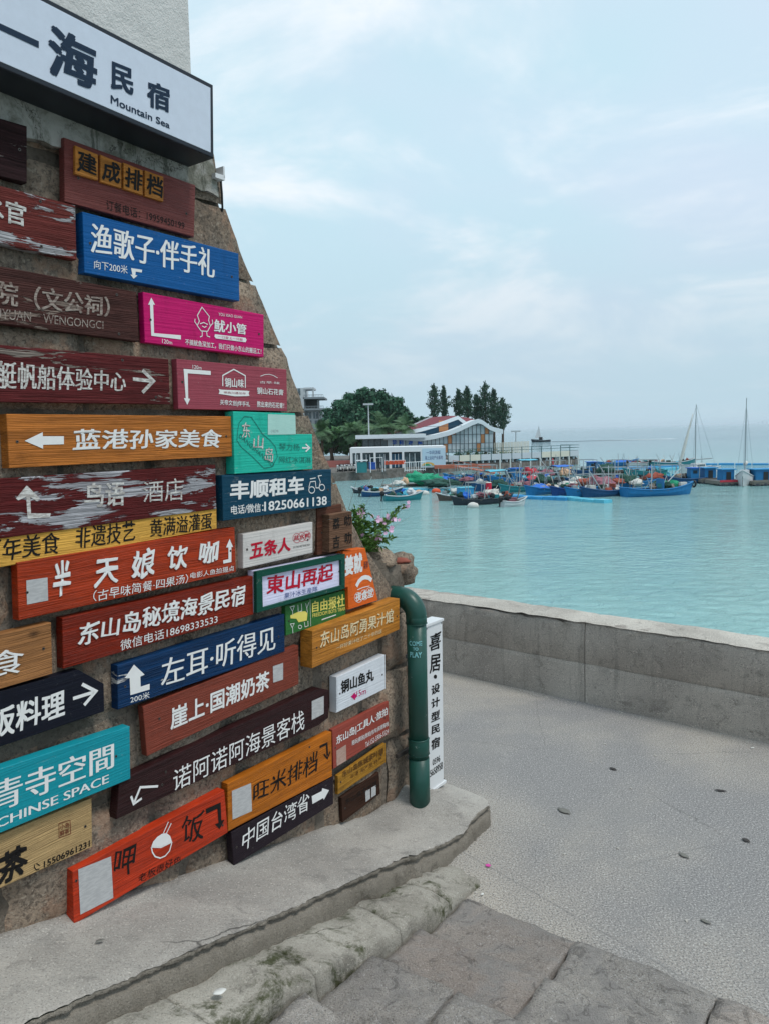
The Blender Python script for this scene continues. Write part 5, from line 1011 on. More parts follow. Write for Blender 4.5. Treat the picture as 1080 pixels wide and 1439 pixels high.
litter('fallen_leaf', (1.49, 3.73), .06, .032, -1.0, 'grey_leaf', 'mid-sized grey leaf on the pavement between the dark leaves and the steps', 'leaf')
litter('fallen_leaf', (1.38, 3.2), .05, .022, -.8, 'grey_leaf', 'pale curled leaf on the pavement nearest to the flagstones', 'leaf')
litter('paper_scrap', (2.46, 5.02), .03, .014, .3, 'paper_white', 'tiny white scrap on the pavement at the foot of the parapet', 'litter')
litter('paper_scrap', (0.42, 3.44), .02, .012, .9, 'paper_white', 'tiny white scrap near the lower end of the kerb', 'litter')
o = W(-1.87, zs(-1.87) - .085, .60); litter('paper_scrap', (o.x, o.y), .045, .03, .5, 'paper_white', 'torn white scrap lying on the mossy kerb at the bottom left', 'litter', o.z)
o = W(-2.05, zs(-2.05) + .007, .22); litter('paper_scrap', (o.x, o.y), .03, .016, .5, 'grey_leaf', 'grey scrap on the ledge below the vermilion board', 'litter', o.z)
mb = MB(); rs2 = random.Random(77)
for k in range(170):
    if k % 2: t = rs2.uniform(-1.5, 4.5); c = SW0 + SD * t - SN * abs(rs2.gauss(.02, .10))
    else: c = W(rs2.uniform(-.45, 2.2), 0, rs2.uniform(.5, 3.2))
    s_ = rs2.uniform(.003, .009); mb.ball((c.x, c.y, s_ * .4), (s_, s_ * rs2.uniform(.6, 1), s_ * .6), .5, k, 6, 4)
letter('grit', (.50, .47, .43)); tag(mb.build('gravel', 'grit'), 'scattered tiny grit and pebbles on the pavement', 'gravel', None, 'stuff')
mb = MB()
for j in range(5):
    q = 2 * math.pi * j / 5; d = Vector((math.cos(q), math.sin(q), .25)); e = Vector((-d.y, d.x, 0)); mb.quad((0, 0, .003), d * .009 + e * .007, d * .016, d * .009 - e * .007)
letter('petal_magenta', (.62, .08, .35)); fx = (0.48, 3.68); tag(mb.build('fallen_flower', 'petal_magenta', loc=(fx[0], fx[1], .004)), 'fallen magenta flower on the pavement by the end of the kerb', 'flower')

# ================================================================== FAR SHORE
WZ = -4.2
plain('white_render', '#e6e8ea', .92, .6, .05, .6); plain('roof_red', '#7a2530', .9, .65, .15, .8); plain('roof_white', '#dfe6ea', .92, .45, .06, .8); plain('panel_orange', '#cf8a58', .9, .5, .12, 1); plain('panel_teal', '#0c4a66', .9, .35, .2, 1)
plain('mullion', '#4c5458', .9, .4); plain('dark_interior', '#252b2e', .9, .5, .4, .8); plain('deck_panel', '#c3c9cf', .92, .5, .1, .5); plain('deck_panel_warm', '#d8d4c4', .92, .5, .08, .5); plain('sky_panel', '#bcd6e6', .95, .4, .05, .5)
plain('rail_teal', '#3a5f62', .9, .5); plain('pier_pile', '#d9d9d4', .9, .6, .1, 2); plain('red_path', '#b06a62', .9, .8, .1, .6); plain('gangway_red', '#b5664e', .9, .7, .15, 2); plain('lamp_grey', '#b9bec0', .9, .5)
plain('life_orange', '#d2512c', .95, .6, .15, 6); plain('skin_tan', '#a9755a', .9, .6); plain('cloth_dark', '#22262e', .9, .8, .2, 5); plain('bin_blue', '#1c56b4', .9, .5); plain('stall_teal', '#2b7f83', .9, .5, .2, 2); plain('banner_yellow', '#e2b45a', .9, .5); plain('banner_green', '#2f9c6c', .9, .5)
m = Mat('facade_glass', .12, spec=.7); m.color(m.mix(m.noise(m.map((.3, 1, .5)), 1.2, 4, .6, lo=.35, hi=.65), (.34, .42, .45), (.58, .64, .66))); m.b.inputs['Roughness'].default_value = .3; MATS['facade_glass'] = m.m
m = Mat('dark_glass', .15, spec=.7); m.color(m.mix(m.noise(m.co, .8, 4, .6, lo=.35, hi=.65), (.02, .035, .045), (.09, .13, .15))); MATS['dark_glass'] = m.m

# quay: long stone edge with the far land behind it
QZ = -3.15
q0, q1, q2, q3 = (-9.27, 101.04), (0.11, 105.89), (11.35, 120.95), (34.47, 133.24)
def strip_wall(name, pts, z0, z1, mat, parent=None, depth=1.2, seg=1.5, amp=.08):
    mb = MB(); P = []; ps = [Vector((p[0], p[1], 0)) for p in pts]
    for a, b in zip(ps, ps[1:]):
        n = max(1, int((b - a).length / seg)); nn = Vector((-(b - a).y, (b - a).x, 0)).normalized()
        for i in range(n + (b == ps[-1])):
            p = a.lerp(b, i / n); P.append([(p.x + nn.x * y, p.y + nn.y * y, z + amp * fbm(p.x * .9, z * 2, y, 4) * (1 if z1 > z > z0 + .1 else .2)) for y, z in ((-.25, z0), (-.12 + amp * fbm(p.x, 1, 1), z0 + (z1 - z0) * .35), (amp * fbm(p.x, 3, 1), z0 + (z1 - z0) * .75), (0, z1), (depth, z1))])
    return mb.grid(P).build(name, mat, parent)
farland = MB(); farland.prism([(-60, 108, QZ), (q0[0], q0[1] + .3, QZ), (q1[0], q1[1] + .3, QZ), (q2[0], q2[1] + .3, QZ), (q2[0] + 3, q2[1] + 30, QZ), (14, 175, QZ), (-60, 200, QZ)], (0, 0, -2)); tag(farland.build('quay_ground', 'quay_stone'), kind='structure')
tag(strip_wall('quay_wall', [(-20, 99.5), q0, q1, q2], WZ - .8, QZ + .12, 'quay_stone', depth=1.0), 'old dark stone quay edge below the white kiosk', 'quay')
mb = MB(); a_, b_ = (-9.9, -2.91), (-4.63, -2.82); mb.box((a_[0], 121, a_[1] - .2), (13, .4, 2.0)); tag(mb.build('retaining_wall', 'red_path'), 'low dull-red wall beside the parked scooters, left of the kiosk', 'wall')

# kiosk
KY = 113.0
def kx(px, y=KY): return (px - 540) / 1080 * y
kz0, kz1 = QZ, -0.04
ki = empty('kiosk', (kx(560), KY, QZ), 0, 'low white kiosk with rounded corners, dark glass doors and a sky-blue printed end wall', 'kiosk')
ki.location = (0, 0, 0)
def rect(mb, x0, x1, z0, z1, y, d): mb.box(((x0 + x1) / 2, y + d / 2, (z0 + z1) / 2), (x1 - x0, d, z1 - z0))
kxs = [494, 497.5, 508.5, 511.5, 527, 530, 548, 551.5, 566, 569, 592, 594.5, 627]
Wl = [kx(v) for v in kxs]; ztop = kz1; zd = kz1 - .75
mb = MB(); rect(mb, Wl[0], Wl[12], zd, ztop, KY, 7); mb.build('roof_band', 'white_render', ki)
for a, b in ((0, 1), (2, 3), (4, 5), (6, 7), (8, 9), (10, 11)):
    mb = MB(); rect(mb, Wl[a], Wl[b], QZ, zd, KY + .003, .5); mb.build('pillar', 'white_render', ki)
mb = MB(); rect(mb, Wl[0], Wl[12], QZ, zd, KY + 2.5, 4.4); mb.build('back_wall', 'dark_interior', ki)
for a, b in ((1, 2), (3, 4), (5, 6), (7, 8), (9, 10)):
    mb = MB(); rect(mb, Wl[a], Wl[b], QZ + .1, zd - (.25 if a == 7 else .0), KY + .35, .06); pn = mb.build('glass_door', 'panel_teal' if a == 7 else 'dark_glass', ki)
    mb = MB()
    for t in (.33, .66): x = Wl[a] + (Wl[b] - Wl[a]) * t; rect(mb, x - .04, x + .04, QZ + .1, zd - .25, KY + .28, .06)
    mb.build('mullion', 'white_render', pn)
mb = MB(); rect(mb, Wl[11], Wl[12], QZ + .25, zd + .45, KY - .05, .08); mb.build('printed_wall', 'sky_panel', ki)
mb = MB(); rect(mb, Wl[11], Wl[12], QZ, zd, KY + .04, .5); mb.build('pillar', 'white_render', ki)
kl = empty('print_frame', (0, KY - .058, 0)); kl.parent = ki
lettering('一华莉游艇', [(kx(600), kz1 - .65), (kx(620), kz1 - .62), (kx(620), kz1 - 1.18), (kx(600), kz1 - 1.22)], 'grey_text', kl, .02)
lettering('海上运动产业基地', [(kx(598), kz1 - 1.4), (kx(623), kz1 - 1.37), (kx(623), kz1 - 1.95), (kx(598), kz1 - 2.0)], 'grey_text', kl, .02)
def arcband(cx, cz, r0_, r1_, mat):
    mb = MB(); n = 14
    for i in range(n):
        a, b = math.pi * i / n, math.pi * (i + 1) / n; mb.quad((cx + r0_ * math.cos(a), -.004, cz + r0_ * .55 * math.sin(a)), (cx + r1_ * math.cos(a), -.004, cz + r1_ * .55 * math.sin(a)), (cx + r1_ * math.cos(b), -.004, cz + r1_ * .55 * math.sin(b)), (cx + r0_ * math.cos(b), -.004, cz + r0_ * .55 * math.sin(b)))
    mb.build('hill_print', mat, kl)
arcband(kx(602.5), QZ + .27, .55, .95, 'banner_yellow'); arcband(kx(601), QZ + .27, .0, .5, 'banner_green')

# pavilion with swept roofs
PY = 126.0
pvn = empty('pavilion', (0, 0, 0), 0, 'glass-fronted pavilion with two swept white-edged roofs and a dark red roof surface', 'building')
def PX(px, py, Y=PY): return Vector(((px - 540) / 1080 * Y * 1.0, Y, 0))
front = [(0.18, 1.61), (2.62, 1.56), (6.1, 1.24), (8.54, 1.59), (11.06, 2.17), (12.5, 2.71), (13.55, 3.19), (14.6, 3.66), (15.54, 3.99), (16.23, 3.75), (16.76, 3.37), (17.38, 2.88), (18.19, 2.52), (19.58, 2.15)]
back = [(-3.88, 1.67), (0.19, 1.64), (4.53, 2.4), (6.51, 2.72), (9.11, 3.39), (11.79, 4.27), (13.08, 4.71), (13.69, 4.2), (14.67, 3.51), (15.65, 2.99)]
ridge = [(-2.21, 1.71), (2.38, 2.34), (5.9, 3.33), (8.06, 4.24), (9.41, 4.78), (12.64, 4.94), (13.85, 4.91), (14.65, 4.52), (15.86, 4.56), (17.6, 4.05)]
def roof(prof_, y0, y1, prof2, mat, name, th=.22):
    mb = MB(); n = 40
    def at(pr, t):
        x = pr[0][0] + (pr[-1][0] - pr[0][0]) * t
        for (xa, za), (xb, zb) in zip(pr, pr[1:]):
            if x <= xb + 1e-6: s = (x - xa) / (xb - xa); return x, za + (zb - za) * s
        return pr[-1]
    top = []
    for i in range(n + 1):
        t = i / n; a = at(prof_, t); b = at(prof2, t); top.append([(a[0], y0, a[1] - th), (a[0], y0, a[1]), (b[0], y1, b[1]), (b[0], y1, b[1] - th)])
    mb.grid(top); return mb.build(name, mat, pvn)
def fascia(pr, y, h, name):
    mb = MB()
    for (xa, za), (xb, zb) in zip(pr, pr[1:]): mb.prism([(xa, y, za), (xb, y, zb), (xb, y, zb - h), (xa, y, za - h)], (0, .35, 0))
    mb.build(name, 'roof_white', pvn)
fascia(front, PY, .72, 'front_fascia'); fascia(back, PY + 8, .66, 'rear_fascia')
roof([(x, z - .1) for x, z in front], PY + .3, PY + 7.9, [(x - .0, z + .0) for x, z in front], 'roof_white', 'front_roof')
roof([(x, z - .05) for x, z in back], PY + 8.3, PY + 20, ridge, 'roof_red', 'red_roof')
# white rim along the ridge
fascia([(x, z + .28) for x, z in ridge[:5]], PY + 20, .3, 'ridge_trim')
# curtain wall below the front roof: glass bays between mullions, each pane apart
def ztop_at(x):
    for (xa, za), (xb, zb) in zip(front, front[1:]):
        if x <= xb: return za + (zb - za) * max(0, (x - xa)) / (xb - xa)
    return front[-1][1]
gx0, gx1 = 6.55, 18.05; gz = -1.44
nb = 17; orange = {(0, 1), (1, 0), (3, 2), (6, 1), (5, 2), (8, 3), (9, 0), (11, 2), (14, 1), (10, 0), (15, 2), (16, 1), (4, 2), (12, 2)}
rs = random.Random(3)
for i in range(nb):
    xa = gx0 + (gx1 - gx0) * i / nb; xb = gx0 + (gx1 - gx0) * (i + 1) / nb; za = ztop_at((xa + xb) / 2) - .62; z = gz; j = 0
    mb = MB(); mb.box((xa, PY + .75, (gz + za) / 2), (.09, .12, za - gz + .3)); mb.build('mullion', 'mullion', pvn)
    while z < za - .05:
        z2 = min(z + 1.45, za + .25 * (ztop_at(xb) - ztop_at(xa)) * 0); mat = 'panel_orange' if ((i * 5 + j * 3) % 8 == 1) else 'facade_glass'
        mb = MB(); mb.box(((xa + xb) / 2, PY + .8, (z + z2) / 2), (xb - xa - .05, .05, z2 - z - .05)); mb.build('pane', mat, pvn); z = z2 + .0; j += 1
    mb = MB(); ta = ztop_at(xa) - .55; tb = ztop_at(xb) - .55
    mb.prism([(xa, PY + .84, za - .3), (xb, PY + .84, za - .3), (xb, PY + .84, tb + .1), (xa, PY + .84, ta + .1)], (0, .05, 0)); mb.build('top_pane', 'facade_glass', pvn)
mb = MB()
for k in range(4): mb.box(((gx0 + gx1) / 2, PY + .74, gz + k * 1.45), (gx1 - gx0, .06, .06))
mb.build('transom', 'mullion', pvn)
# blue glazing under the rear roof
mb = MB()
for (xa, za), (xb, zb) in zip(back[2:-1], back[3:]): mb.prism([(xa, PY + 8.5, za - .5), (xb, PY + 8.5, zb - .5), (xb, PY + 8.5, ztop_at(xb) - .3), (xa, PY + 8.5, ztop_at(xa) - .3)], (0, .1, 0))
mb.build('clerestory', 'panel_teal', pvn)
ox = 10.54; mb = MB(); mb.box((ox, PY + 8.3, 2.97), (1.6, .1, 1.9)); mb.build('orange_panel', 'panel_orange', pvn)
# long dark ground storey to the left, behind the kiosk
lx0, lx1 = -3.35, 6.72
mb = MB(); mb.box(((lx0 + lx1) / 2, PY + 5, QZ + 3.2), (lx1 - lx0, 7, 6.4 + 1.14 - QZ - 6.4)); 
mb = MB(); zt_ = 1.2; mb.box(((lx0 + lx1) / 2, PY + 4.5, (QZ + zt_) / 2), (lx1 - lx0, 7, zt_ - QZ)); mb.build('rear_storey', 'dark_interior', pvn)
mb = MB(); mb.box(((lx0 + lx1) / 2 - .4, PY + 3.4, zt_ + .25), (lx1 - lx0 + 1.2, 9.6, .62)); mb.build('flat_roof', 'roof_white', pvn)
for i in range(10):
    xa = lx0 + (lx1 - lx0) * (i + .5) / 10
    mb = MB(); mb.box((xa, PY + .97, zt_ - 1.05), ((lx1 - lx0) / 10 - .12, .06, 1.9)); mb.build('pane', 'facade_glass' if i > 3 else 'dark_glass', pvn)
kl = empty('sign_letters', (0, PY + .55, 0)); kl.parent = pvn
for ch, x in zip('华莉游艇', (553, 562.5, 577.5 - 2, 590 - 1)):
    a = kx(x, PY); lettering(ch, [(a, zt_ - .25), (a + .72, zt_ - .25), (a + .72, zt_ - 1.15), (a, zt_ - 1.15)], 'sign_blue', kl, .045)

# pier deck
pr = empty('pier', (0, 0, 0), 0, 'long raised pier deck with pale panels and teal railing, right of the kiosk', 'pier')
pa, pb = Vector((q2[0] - 1.2, q2[1] - .4, 0)), Vector((q3[0] - .6, q3[1], 0)); pd = (pb - pa); pl = pd.length; pd.normalize(); pn_ = Vector((-pd.y, pd.x, 0)); pang = math.atan2(pd.y, pd.x)
dz0, dz1 = -2.65, -0.84
mb = MB(); P = []
for i in range(41):
    p = pa + pd * pl * i / 40; P.append([(p.x + pn_.x * (y + .25 * fbm(p.x * .6, z * 1.3, 0, 3)), p.y + pn_.y * y, z) for y, z in ((.0, WZ - 1), (.25, WZ + .6), (.5, dz0 - .45), (.9, dz0 - .2), (7.5, dz0 - .2))])
mb.grid(P); mb.build('stone_base', 'quay_stone', pr, True)
mb = MB(); c = pa + pd * pl / 2 + pn_ * 4.2; mb.box((c.x, c.y, dz0 - .06), (pl, 8.0, .14), pang); mb.build('deck', 'deck_panel', pr)
np_ = 13
for i in range(np_):
    c = pa + pd * pl * (i + .5) / np_ + pn_ * .12; mb = MB(); mb.box((c.x, c.y, dz0 + .42 + .0), (pl / np_ - .1, .1, .95), pang); mb.build('panel', 'deck_panel_warm' if i in (1, 2, 9, 10, 11) else 'deck_panel', pr)
    c = pa + pd * pl * i / np_ + pn_ * .06; mb = MB(); mb.box((c.x, c.y, dz0 + .85), (.09, .09, 2.1), pang); mb.build('railing_post', 'rail_teal', pr)
mb = MB(); c = pa + pd * pl / 2 + pn_ * .06
for z in (1.84, 1.40): mb.box((c.x, c.y, dz0 + z), (pl, .06, .07), pang)
mb.build('handrail', 'rail_teal', pr)
for i in range(22):
    c = pa + pd * pl * (i + .7) / 22.5 + pn_ * .5; mb = MB(); mb.box((c.x, c.y, dz0 - .32), (.22, .5, .4), pang); mb.build('deck_beam', 'deck_panel', pr)
mb = MB(); c = pb + pn_ * 2.4 - pd * .1
for z in (.9, 1.4, 1.84): mb.box((c.x, c.y, dz0 + z), (.07, 4.6, .07), pang)
mb.build('end_handrail', 'rail_teal', pr)
pile = None
for i in range(9):
    c = pa + pd * pl * (.36 + .62 * i / 8) - pn_ * .35; o = pile.copy() if pile else MB().tube([(0, 0, -1.2), (0, 0, 1.75)], .13, 8).build('mooring_post', 'pier_pile')
    if pile: COL.objects.link(o)
    pile = pile or o; o.location = (c.x, c.y, WZ - .2); tag(o, nth(i, 'short white mooring post', 'along the stone base of the pier'), 'post', 'white mooring posts beside the pier')
# planters and greenery on the terrace
rs = random.Random(8)
for i in range(14):
    t = .10 + .45 * i / 13; c = pa + pd * pl * t + pn_ * rs.uniform(1, 3.4); h = rs.uniform(.5, 1.3); mb = MB()
    for _ in range(110):
        p = Vector((rs.gauss(0, .42), rs.gauss(0, .3), abs(rs.gauss(h * .55, h * .3)))); leaf(mb, p, Vector((rs.uniform(-1, 1), rs.uniform(-1, 1), rs.uniform(-.2, 1))), .32, .16)
    root = empty('potted_plant', (c.x, c.y, dz0 + .02), 0, nth(i, 'leafy potted plant', 'behind the railing of the pier terrace'), 'plant', 'potted plants on the pier terrace')
    mb.build('foliage', 'leaf_light' if i % 2 else 'leaf_banyan', root, recalc=False); MB().tube([(0, 0, 0), (0, 0, .32)], [.16, .22], 8).build('pot', 'white_render', root)
# white fence on the terrace further back
fn = empty('terrace_fence', (0, 0, 0), 0, 'pale picket fence at the back of the pier terrace near the pavilion', 'fence')
fa, fb = (18.44, -1.06), (25.63, -1.16)
for i in range(24):
    t = i / 23; x = fa[0] + (fb[0] - fa[0]) * t; y = 128 + 8 * t; mb = MB(); mb.box((x, y, dz0 + 1.35), (.16, .06, 2.6)); mb.build('picket', 'deck_panel_warm', fn)
# gangway
gw = empty('gangway', (0, 0, 0), 0, 'narrow reddish gangway sloping from the quay down to the moored boats', 'gangway')
ga, gb = Vector((10.31, 109.8) + (-2.95,)), Vector((15.39, 103.67) + (-3.8,))
gd = gb - ga; gs = Vector((-gd.y, gd.x, 0)).normalized() * .55
mb = MB(); mb.prism([ga - gs, gb - gs, gb + gs, ga + gs], (0, 0, .12)); mb.build('walkway', 'gangway_red', gw)
mb = MB()
for k in range(9):
    p = ga.lerp(gb, k / 8) - gs; mb.tube([p, p + Vector((0, 0, .9))], .035, 5)
mb.tube([ga - gs + Vector((0, 0, .9)), gb - gs + Vector((0, 0, .9))], .035, 5); mb.build('railing', 'gangway_red', gw)
mb = MB(); mb.box((ga.x + 1, ga.y + 1.2, -3.0), (8, 1.2, .5)); mb.build('landing', 'gangway_red', gw)

# small things on the quay
def post_lamp(x, y, z0, z1, label):
    r = empty('street_lamp', (x, y, z0), 0, label, 'lamp'); MB().tube([(0, 0, 0), (0, 0, z1 - z0)], [.13, .09], 8).build('pole', 'lamp_grey', r); mb = MB(); mb.box((0, 0, z1 - z0), (1.7, .5, .28)); mb.build('lamp_head', 'lamp_grey', r)
a_ = (-2.22, 6.81); post_lamp(a_[0], 128, QZ, a_[1], 'tall grey lamp mast with a flat head in front of the big round tree')
a_ = (25.79, 1.72); post_lamp(a_[0], 150, dz0 - 1, a_[1], 'thin lamp post at the back of the pier terrace against the sea')
fr_ = empty('quay_fence', (0, 0, 0), 0, 'low white metal barrier on the quay in front of the kiosk', 'fence')
fa, fb = Vector((2.78, 102.38) + (QZ,)), Vector((5.61, 103.87) + (QZ,))
mb = MB()
for i in range(10): p = fa.lerp(fb, i / 9); mb.tube([p, p + Vector((0, 0, 1.25))], .035, 5)
mb.build('bar', 'white_render', fr_)
mb = MB()
for z in (.2, 1.25): mb.tube([fa + Vector((0, 0, z)), fb + Vector((0, 0, z))], .04, 5)
mb.build('rail', 'white_render', fr_)
# life jackets hung on a rack
rk = empty('jacket_rack', (0, 0, 0), 0, 'rack of orange life jackets in front of the kiosk doors', 'rack')
ra, rb_ = Vector((0.23, 105.45) + (QZ,)), Vector((2.98, 106.09) + (QZ,))
mb = MB(); mb.tube([ra + Vector((0, 0, 1.35)), rb_ + Vector((0, 0, 1.35))], .04, 5); mb.tube([ra, ra + Vector((0, 0, 1.4))], .04, 5); mb.tube([rb_, rb_ + Vector((0, 0, 1.4))], .04, 5); mb.build('rail', 'white_render', rk)
rs = random.Random(4); jk = None
for i in range(12):
    p = ra.lerp(rb_, (i + .5) / 12)
    if not jk:
        jk = empty('life_jacket', (0, 0, 0)); b = MB(); b.box((0, 0, -.28), (.20, .22, .52), 0, .8); b.build('jacket_body', 'life_orange', jk); b = MB(); b.box((0, 0, -.02), (.16, .12, .14)); b.build('collar', 'white_render', jk); o = jk
    else: o = copy_tree(jk)
    o.location = tuple(p + Vector((rs.uniform(-.04, .04), rs.uniform(-.05, .05), 1.42))); o.rotation_euler = (0, 0, rs.uniform(-.6, .6)); tag(o, nth(i, 'orange life jacket', 'on the rack before the kiosk'), 'life jacket', 'orange life jackets on the rack')
# gate frame, ticket stall, bin, people
gt = empty('gate_frame', (0, 0, 0), 0, 'white square gate frame standing on the quay before the kiosk', 'gate'); ga_ = Vector((-1.68, 102.59) + (QZ,)); gb_ = Vector((-0.11, 103.71) + (QZ,))
mb = MB(); mb.tube([ga_, ga_ + Vector((0, 0, 1.95)), gb_ + Vector((0, 0, 1.95)), gb_], .06, 5); mb.build('frame', 'white_render', gt)
a_ = (-2.83, 103.11); sg = empty('ticket_stall', (a_[0], a_[1], QZ), 0, 'small teal stall with a white post beside the gate on the quay', 'stall'); mb = MB(); mb.box((0, 0, .7), (1.3, .9, 1.4)); mb.build('counter', 'stall_teal', sg); mb = MB(); mb.box((0, 0, 1.62), (1.6, 1.1, .1)); mb.build('canopy', 'white_render', sg); MB().tube([(-.75, -.5, 0), (-.75, -.5, 2.7)], .05, 6).build('post', 'white_render', sg)
a_ = (-1.5, 107.24); mb = MB(); mb.box((0, 0, .55), (.9, .6, .9), 0, .94); r_ = empty('blue_bin', (a_[0], a_[1], QZ + .1), 0, 'blue container behind the white gate frame on the quay', 'bin'); mb.build('body', 'bin_blue', r_); mb = MB(); mb.box((0, 0, 1.03), (.95, .65, .08)); mb.build('lid', 'bin_blue', r_)
def person(x, y, z, label, shirt, h=1.65, yaw=0, pose=0):
    # one continuous skinned body
    me = bpy.data.meshes.new('body'); k = h / 1.7
    J = [(0, 0, .92), (0, 0, 1.15), (0, 0, 1.38), (0, 0, 1.50), (0, -.01, 1.62), (0, 0, 1.70), (.10, 0, .88), (.11, -.02, .48), (.11, .02, .06), (.11, -.12, .03), (-.10, 0, .88), (-.11, -.03 - pose * .1, .48), (-.11, .02 - pose * .16, .06), (-.11, -.12 - pose * .16, .03), (.19, 0, 1.36), (.24, .02, 1.10), (.24, -.08, .86), (-.19, 0, 1.36), (-.24, .02, 1.10), (-.22, -.12, .90)]
    E_ = [(0, 1), (1, 2), (2, 3), (3, 4), (4, 5), (0, 6), (6, 7), (7, 8), (8, 9), (0, 10), (10, 11), (11, 12), (12, 13), (2, 14), (14, 15), (15, 16), (2, 17), (17, 18), (18, 19)]
    R_ = [.14, .13, .15, .06, .10, .07, .09, .065, .045, .04, .09, .065, .045, .04, .06, .045, .03, .06, .045, .03]
    me.from_pydata([tuple(c * k for c in j) for j in J], E_, []); o = bpy.data.objects.new('person', me); COL.objects.link(o)
    md = o.modifiers.new('skin', 'SKIN'); md.use_smooth_shade = True; me.skin_vertices[0].data[0].use_root = True
    for v, r in zip(me.skin_vertices[0].data, R_): v.radius = (r * k, r * k * .8)
    o.modifiers.new('subd', 'SUBSURF').levels = 1; me.materials.append(MATS[shirt]); o.location = (x, y, z); o.rotation_euler = (0, 0, yaw); tag(o, label, 'person')
    mb = MB(); mb.ball((0, .01, 1.64 * k), (.105 * k, .11 * k, .10 * k), 0, 0, 8, 6); mb.build('hair', 'cloth_dark', o)
    return o
a_ = (-0.59, 103.56); person(a_[0], a_[1], QZ, 'person in dark clothes standing inside the white gate frame', 'cloth_dark', 1.7, .3)
# parked scooters
plain('scooter_white', '#d6d6d2', .9, .35); plain('scooter_red', '#8c3038', .9, .35); plain('scooter_grey', '#7d8388', .9, .35); plain('tyre', '#15161a', .9, .8)
def scooter(mat):
    r = empty('scooter', (0, 0, 0)); mb = MB(); mb.prism([(-.55, -.13, .45), (-.5, -.13, .75), (-.05, -.13, .72), (.05, -.13, .38), (.35, -.13, .36), (.5, -.13, .95), (.6, -.13, .93), (.5, -.13, .28), (-.1, -.13, .25)], (0, .26, 0)); mb.build('body', mat, r)
    mb = MB(); mb.box((-.28, 0, .80), (.6, .24, .1)); mb.build('seat', 'cloth_dark', r); mb = MB(); mb.tube([(.52, -.3, 1.02), (.55, 0, 1.0), (.52, .3, 1.02)], .025, 5); mb.build('handlebar', 'tyre', r)
    for x in (-.5, .62): mb = MB(); mb.tube([(x, -.05, .24), (x, .05, .24)], .24, 12); mb.build('wheel', 'tyre', r)
    mb = MB(); mb.ball((.60, 0, .86), .09, 0, 0, 8, 6); mb.build('headlight', 'white_render', r); return r
protos = {}
rs = random.Random(14)
for i in range(13):
    mt = ['scooter_white', 'scooter_grey', 'scooter_white', 'scooter_red'][i % 4]; x0, y0 = (-6.32, 105.62); x1, y1 = (-3.5, 106.23); t = i / 12
    if mt in protos: o = copy_tree(protos[mt])
    else: o = protos[mt] = scooter(mt)
    o.location = (x0 + (x1 - x0) * t, y0 + (y1 - y0) * t + (2.6 if i % 2 else 1.2), QZ); o.rotation_euler = (0, 0, rad(-75 + rs.uniform(-14, 14)))
    tag(o, nth(i, {'scooter_white': 'scooter, white,', 'scooter_grey': 'scooter, grey,', 'scooter_red': 'scooter, dark red,'}[mt], 'in the row on the quay beside the kiosk'), 'scooter', 'scooters parked on the quay')

# apartment house behind the wall edge
AY = 150.0
def apx(px): return (px - 540) / 1080 * AY
ah = empty('apartment_house', (0, 0, 0), 0, 'pale apartment house with open balconies, half hidden by the wall edge', 'house')
plain('concrete_far', '#c9cdd0', .85, .8, .1, .4); plain('concrete_dim', '#8d959b', .85, .8, .12, .4)
ztp = 11.01; gzr = QZ
xa, xb = apx(400), apx(432); mb = MB(); mb.box(((xa + xb) / 2, AY + 5, (gzr + ztp) / 2), (xb - xa, 10, ztp - gzr)); mb.build('main_block', 'concrete_far', ah)
xb2 = apx(459); z2 = 9.07; z3 = 6.89
mb = MB(); mb.box(((xb + xb2) / 2 - .5, AY + 6, (gzr + z3) / 2), (xb2 - xb - 1, 9, z3 - gzr)); mb.build('lower_block', 'concrete_far', ah)
mb = MB(); mb.box(((xb + xb2) / 2, AY + 4.5, z2), (xb2 - xb + .3, 9, .35)); mb.build('balcony_slab', 'concrete_dim', ah)
mb = MB(); mb.box(((xb + xb2) / 2, AY + 4.5, z3), (xb2 - xb + .3, 9, .35)); mb.build('balcony_slab', 'concrete_dim', ah)
mb = MB(); mb.box(((xb + xb2) / 2 - .8, AY + 6.5, (z2 + z3) / 2), (xb2 - xb - 1.4, 6, z2 - z3 - .3)); mb.build('recess', 'dark_interior', ah)
mb = MB(); mb.box(((xb + apx(446)) / 2, AY + 3, ztp - .1), (apx(446) - xb, 6, .35)); mb.build('pergola_roof', 'concrete_far', ah)
for px in (433, 445):
    mb = MB(); mb.box((apx(px), AY + .3, (ztp + z2) / 2), (.35, .35, ztp - z2)); mb.build('pillar', 'concrete_far', ah)
for px, py in ((424, 552), (418, 552), (424, 566), (437, 584), (447, 584), (437, 596), (449, 596), (425, 584), (425, 598)):
    z = 2.2 + (607.5 + (540 - px) * .0237 - py) / 1080 * AY; mb = MB(); mb.box((apx(px), AY - .02 if px < 432 else AY + 1.46, z), (1.0, .08, 1.3)); w_ = mb.build('window', 'dark_glass', ah); mb = MB(); mb.box((apx(px), AY - .07 if px < 432 else AY + 1.40, z), (.07, .05, 1.3)); mb.build('mullion', 'concrete_far', w_)
for zz_ in (z2 + .6, z3 + .6):
    mb = MB(); mb.box(((xb + xb2) / 2, AY + .15, zz_), (xb2 - xb, .08, .08))
    for k in range(14): mb.box((xb + (xb2 - xb) * k / 13, AY + .15, zz_ - .3), (.06, .06, .6))
    mb.build('balcony_rail', 'concrete_dim', ah)

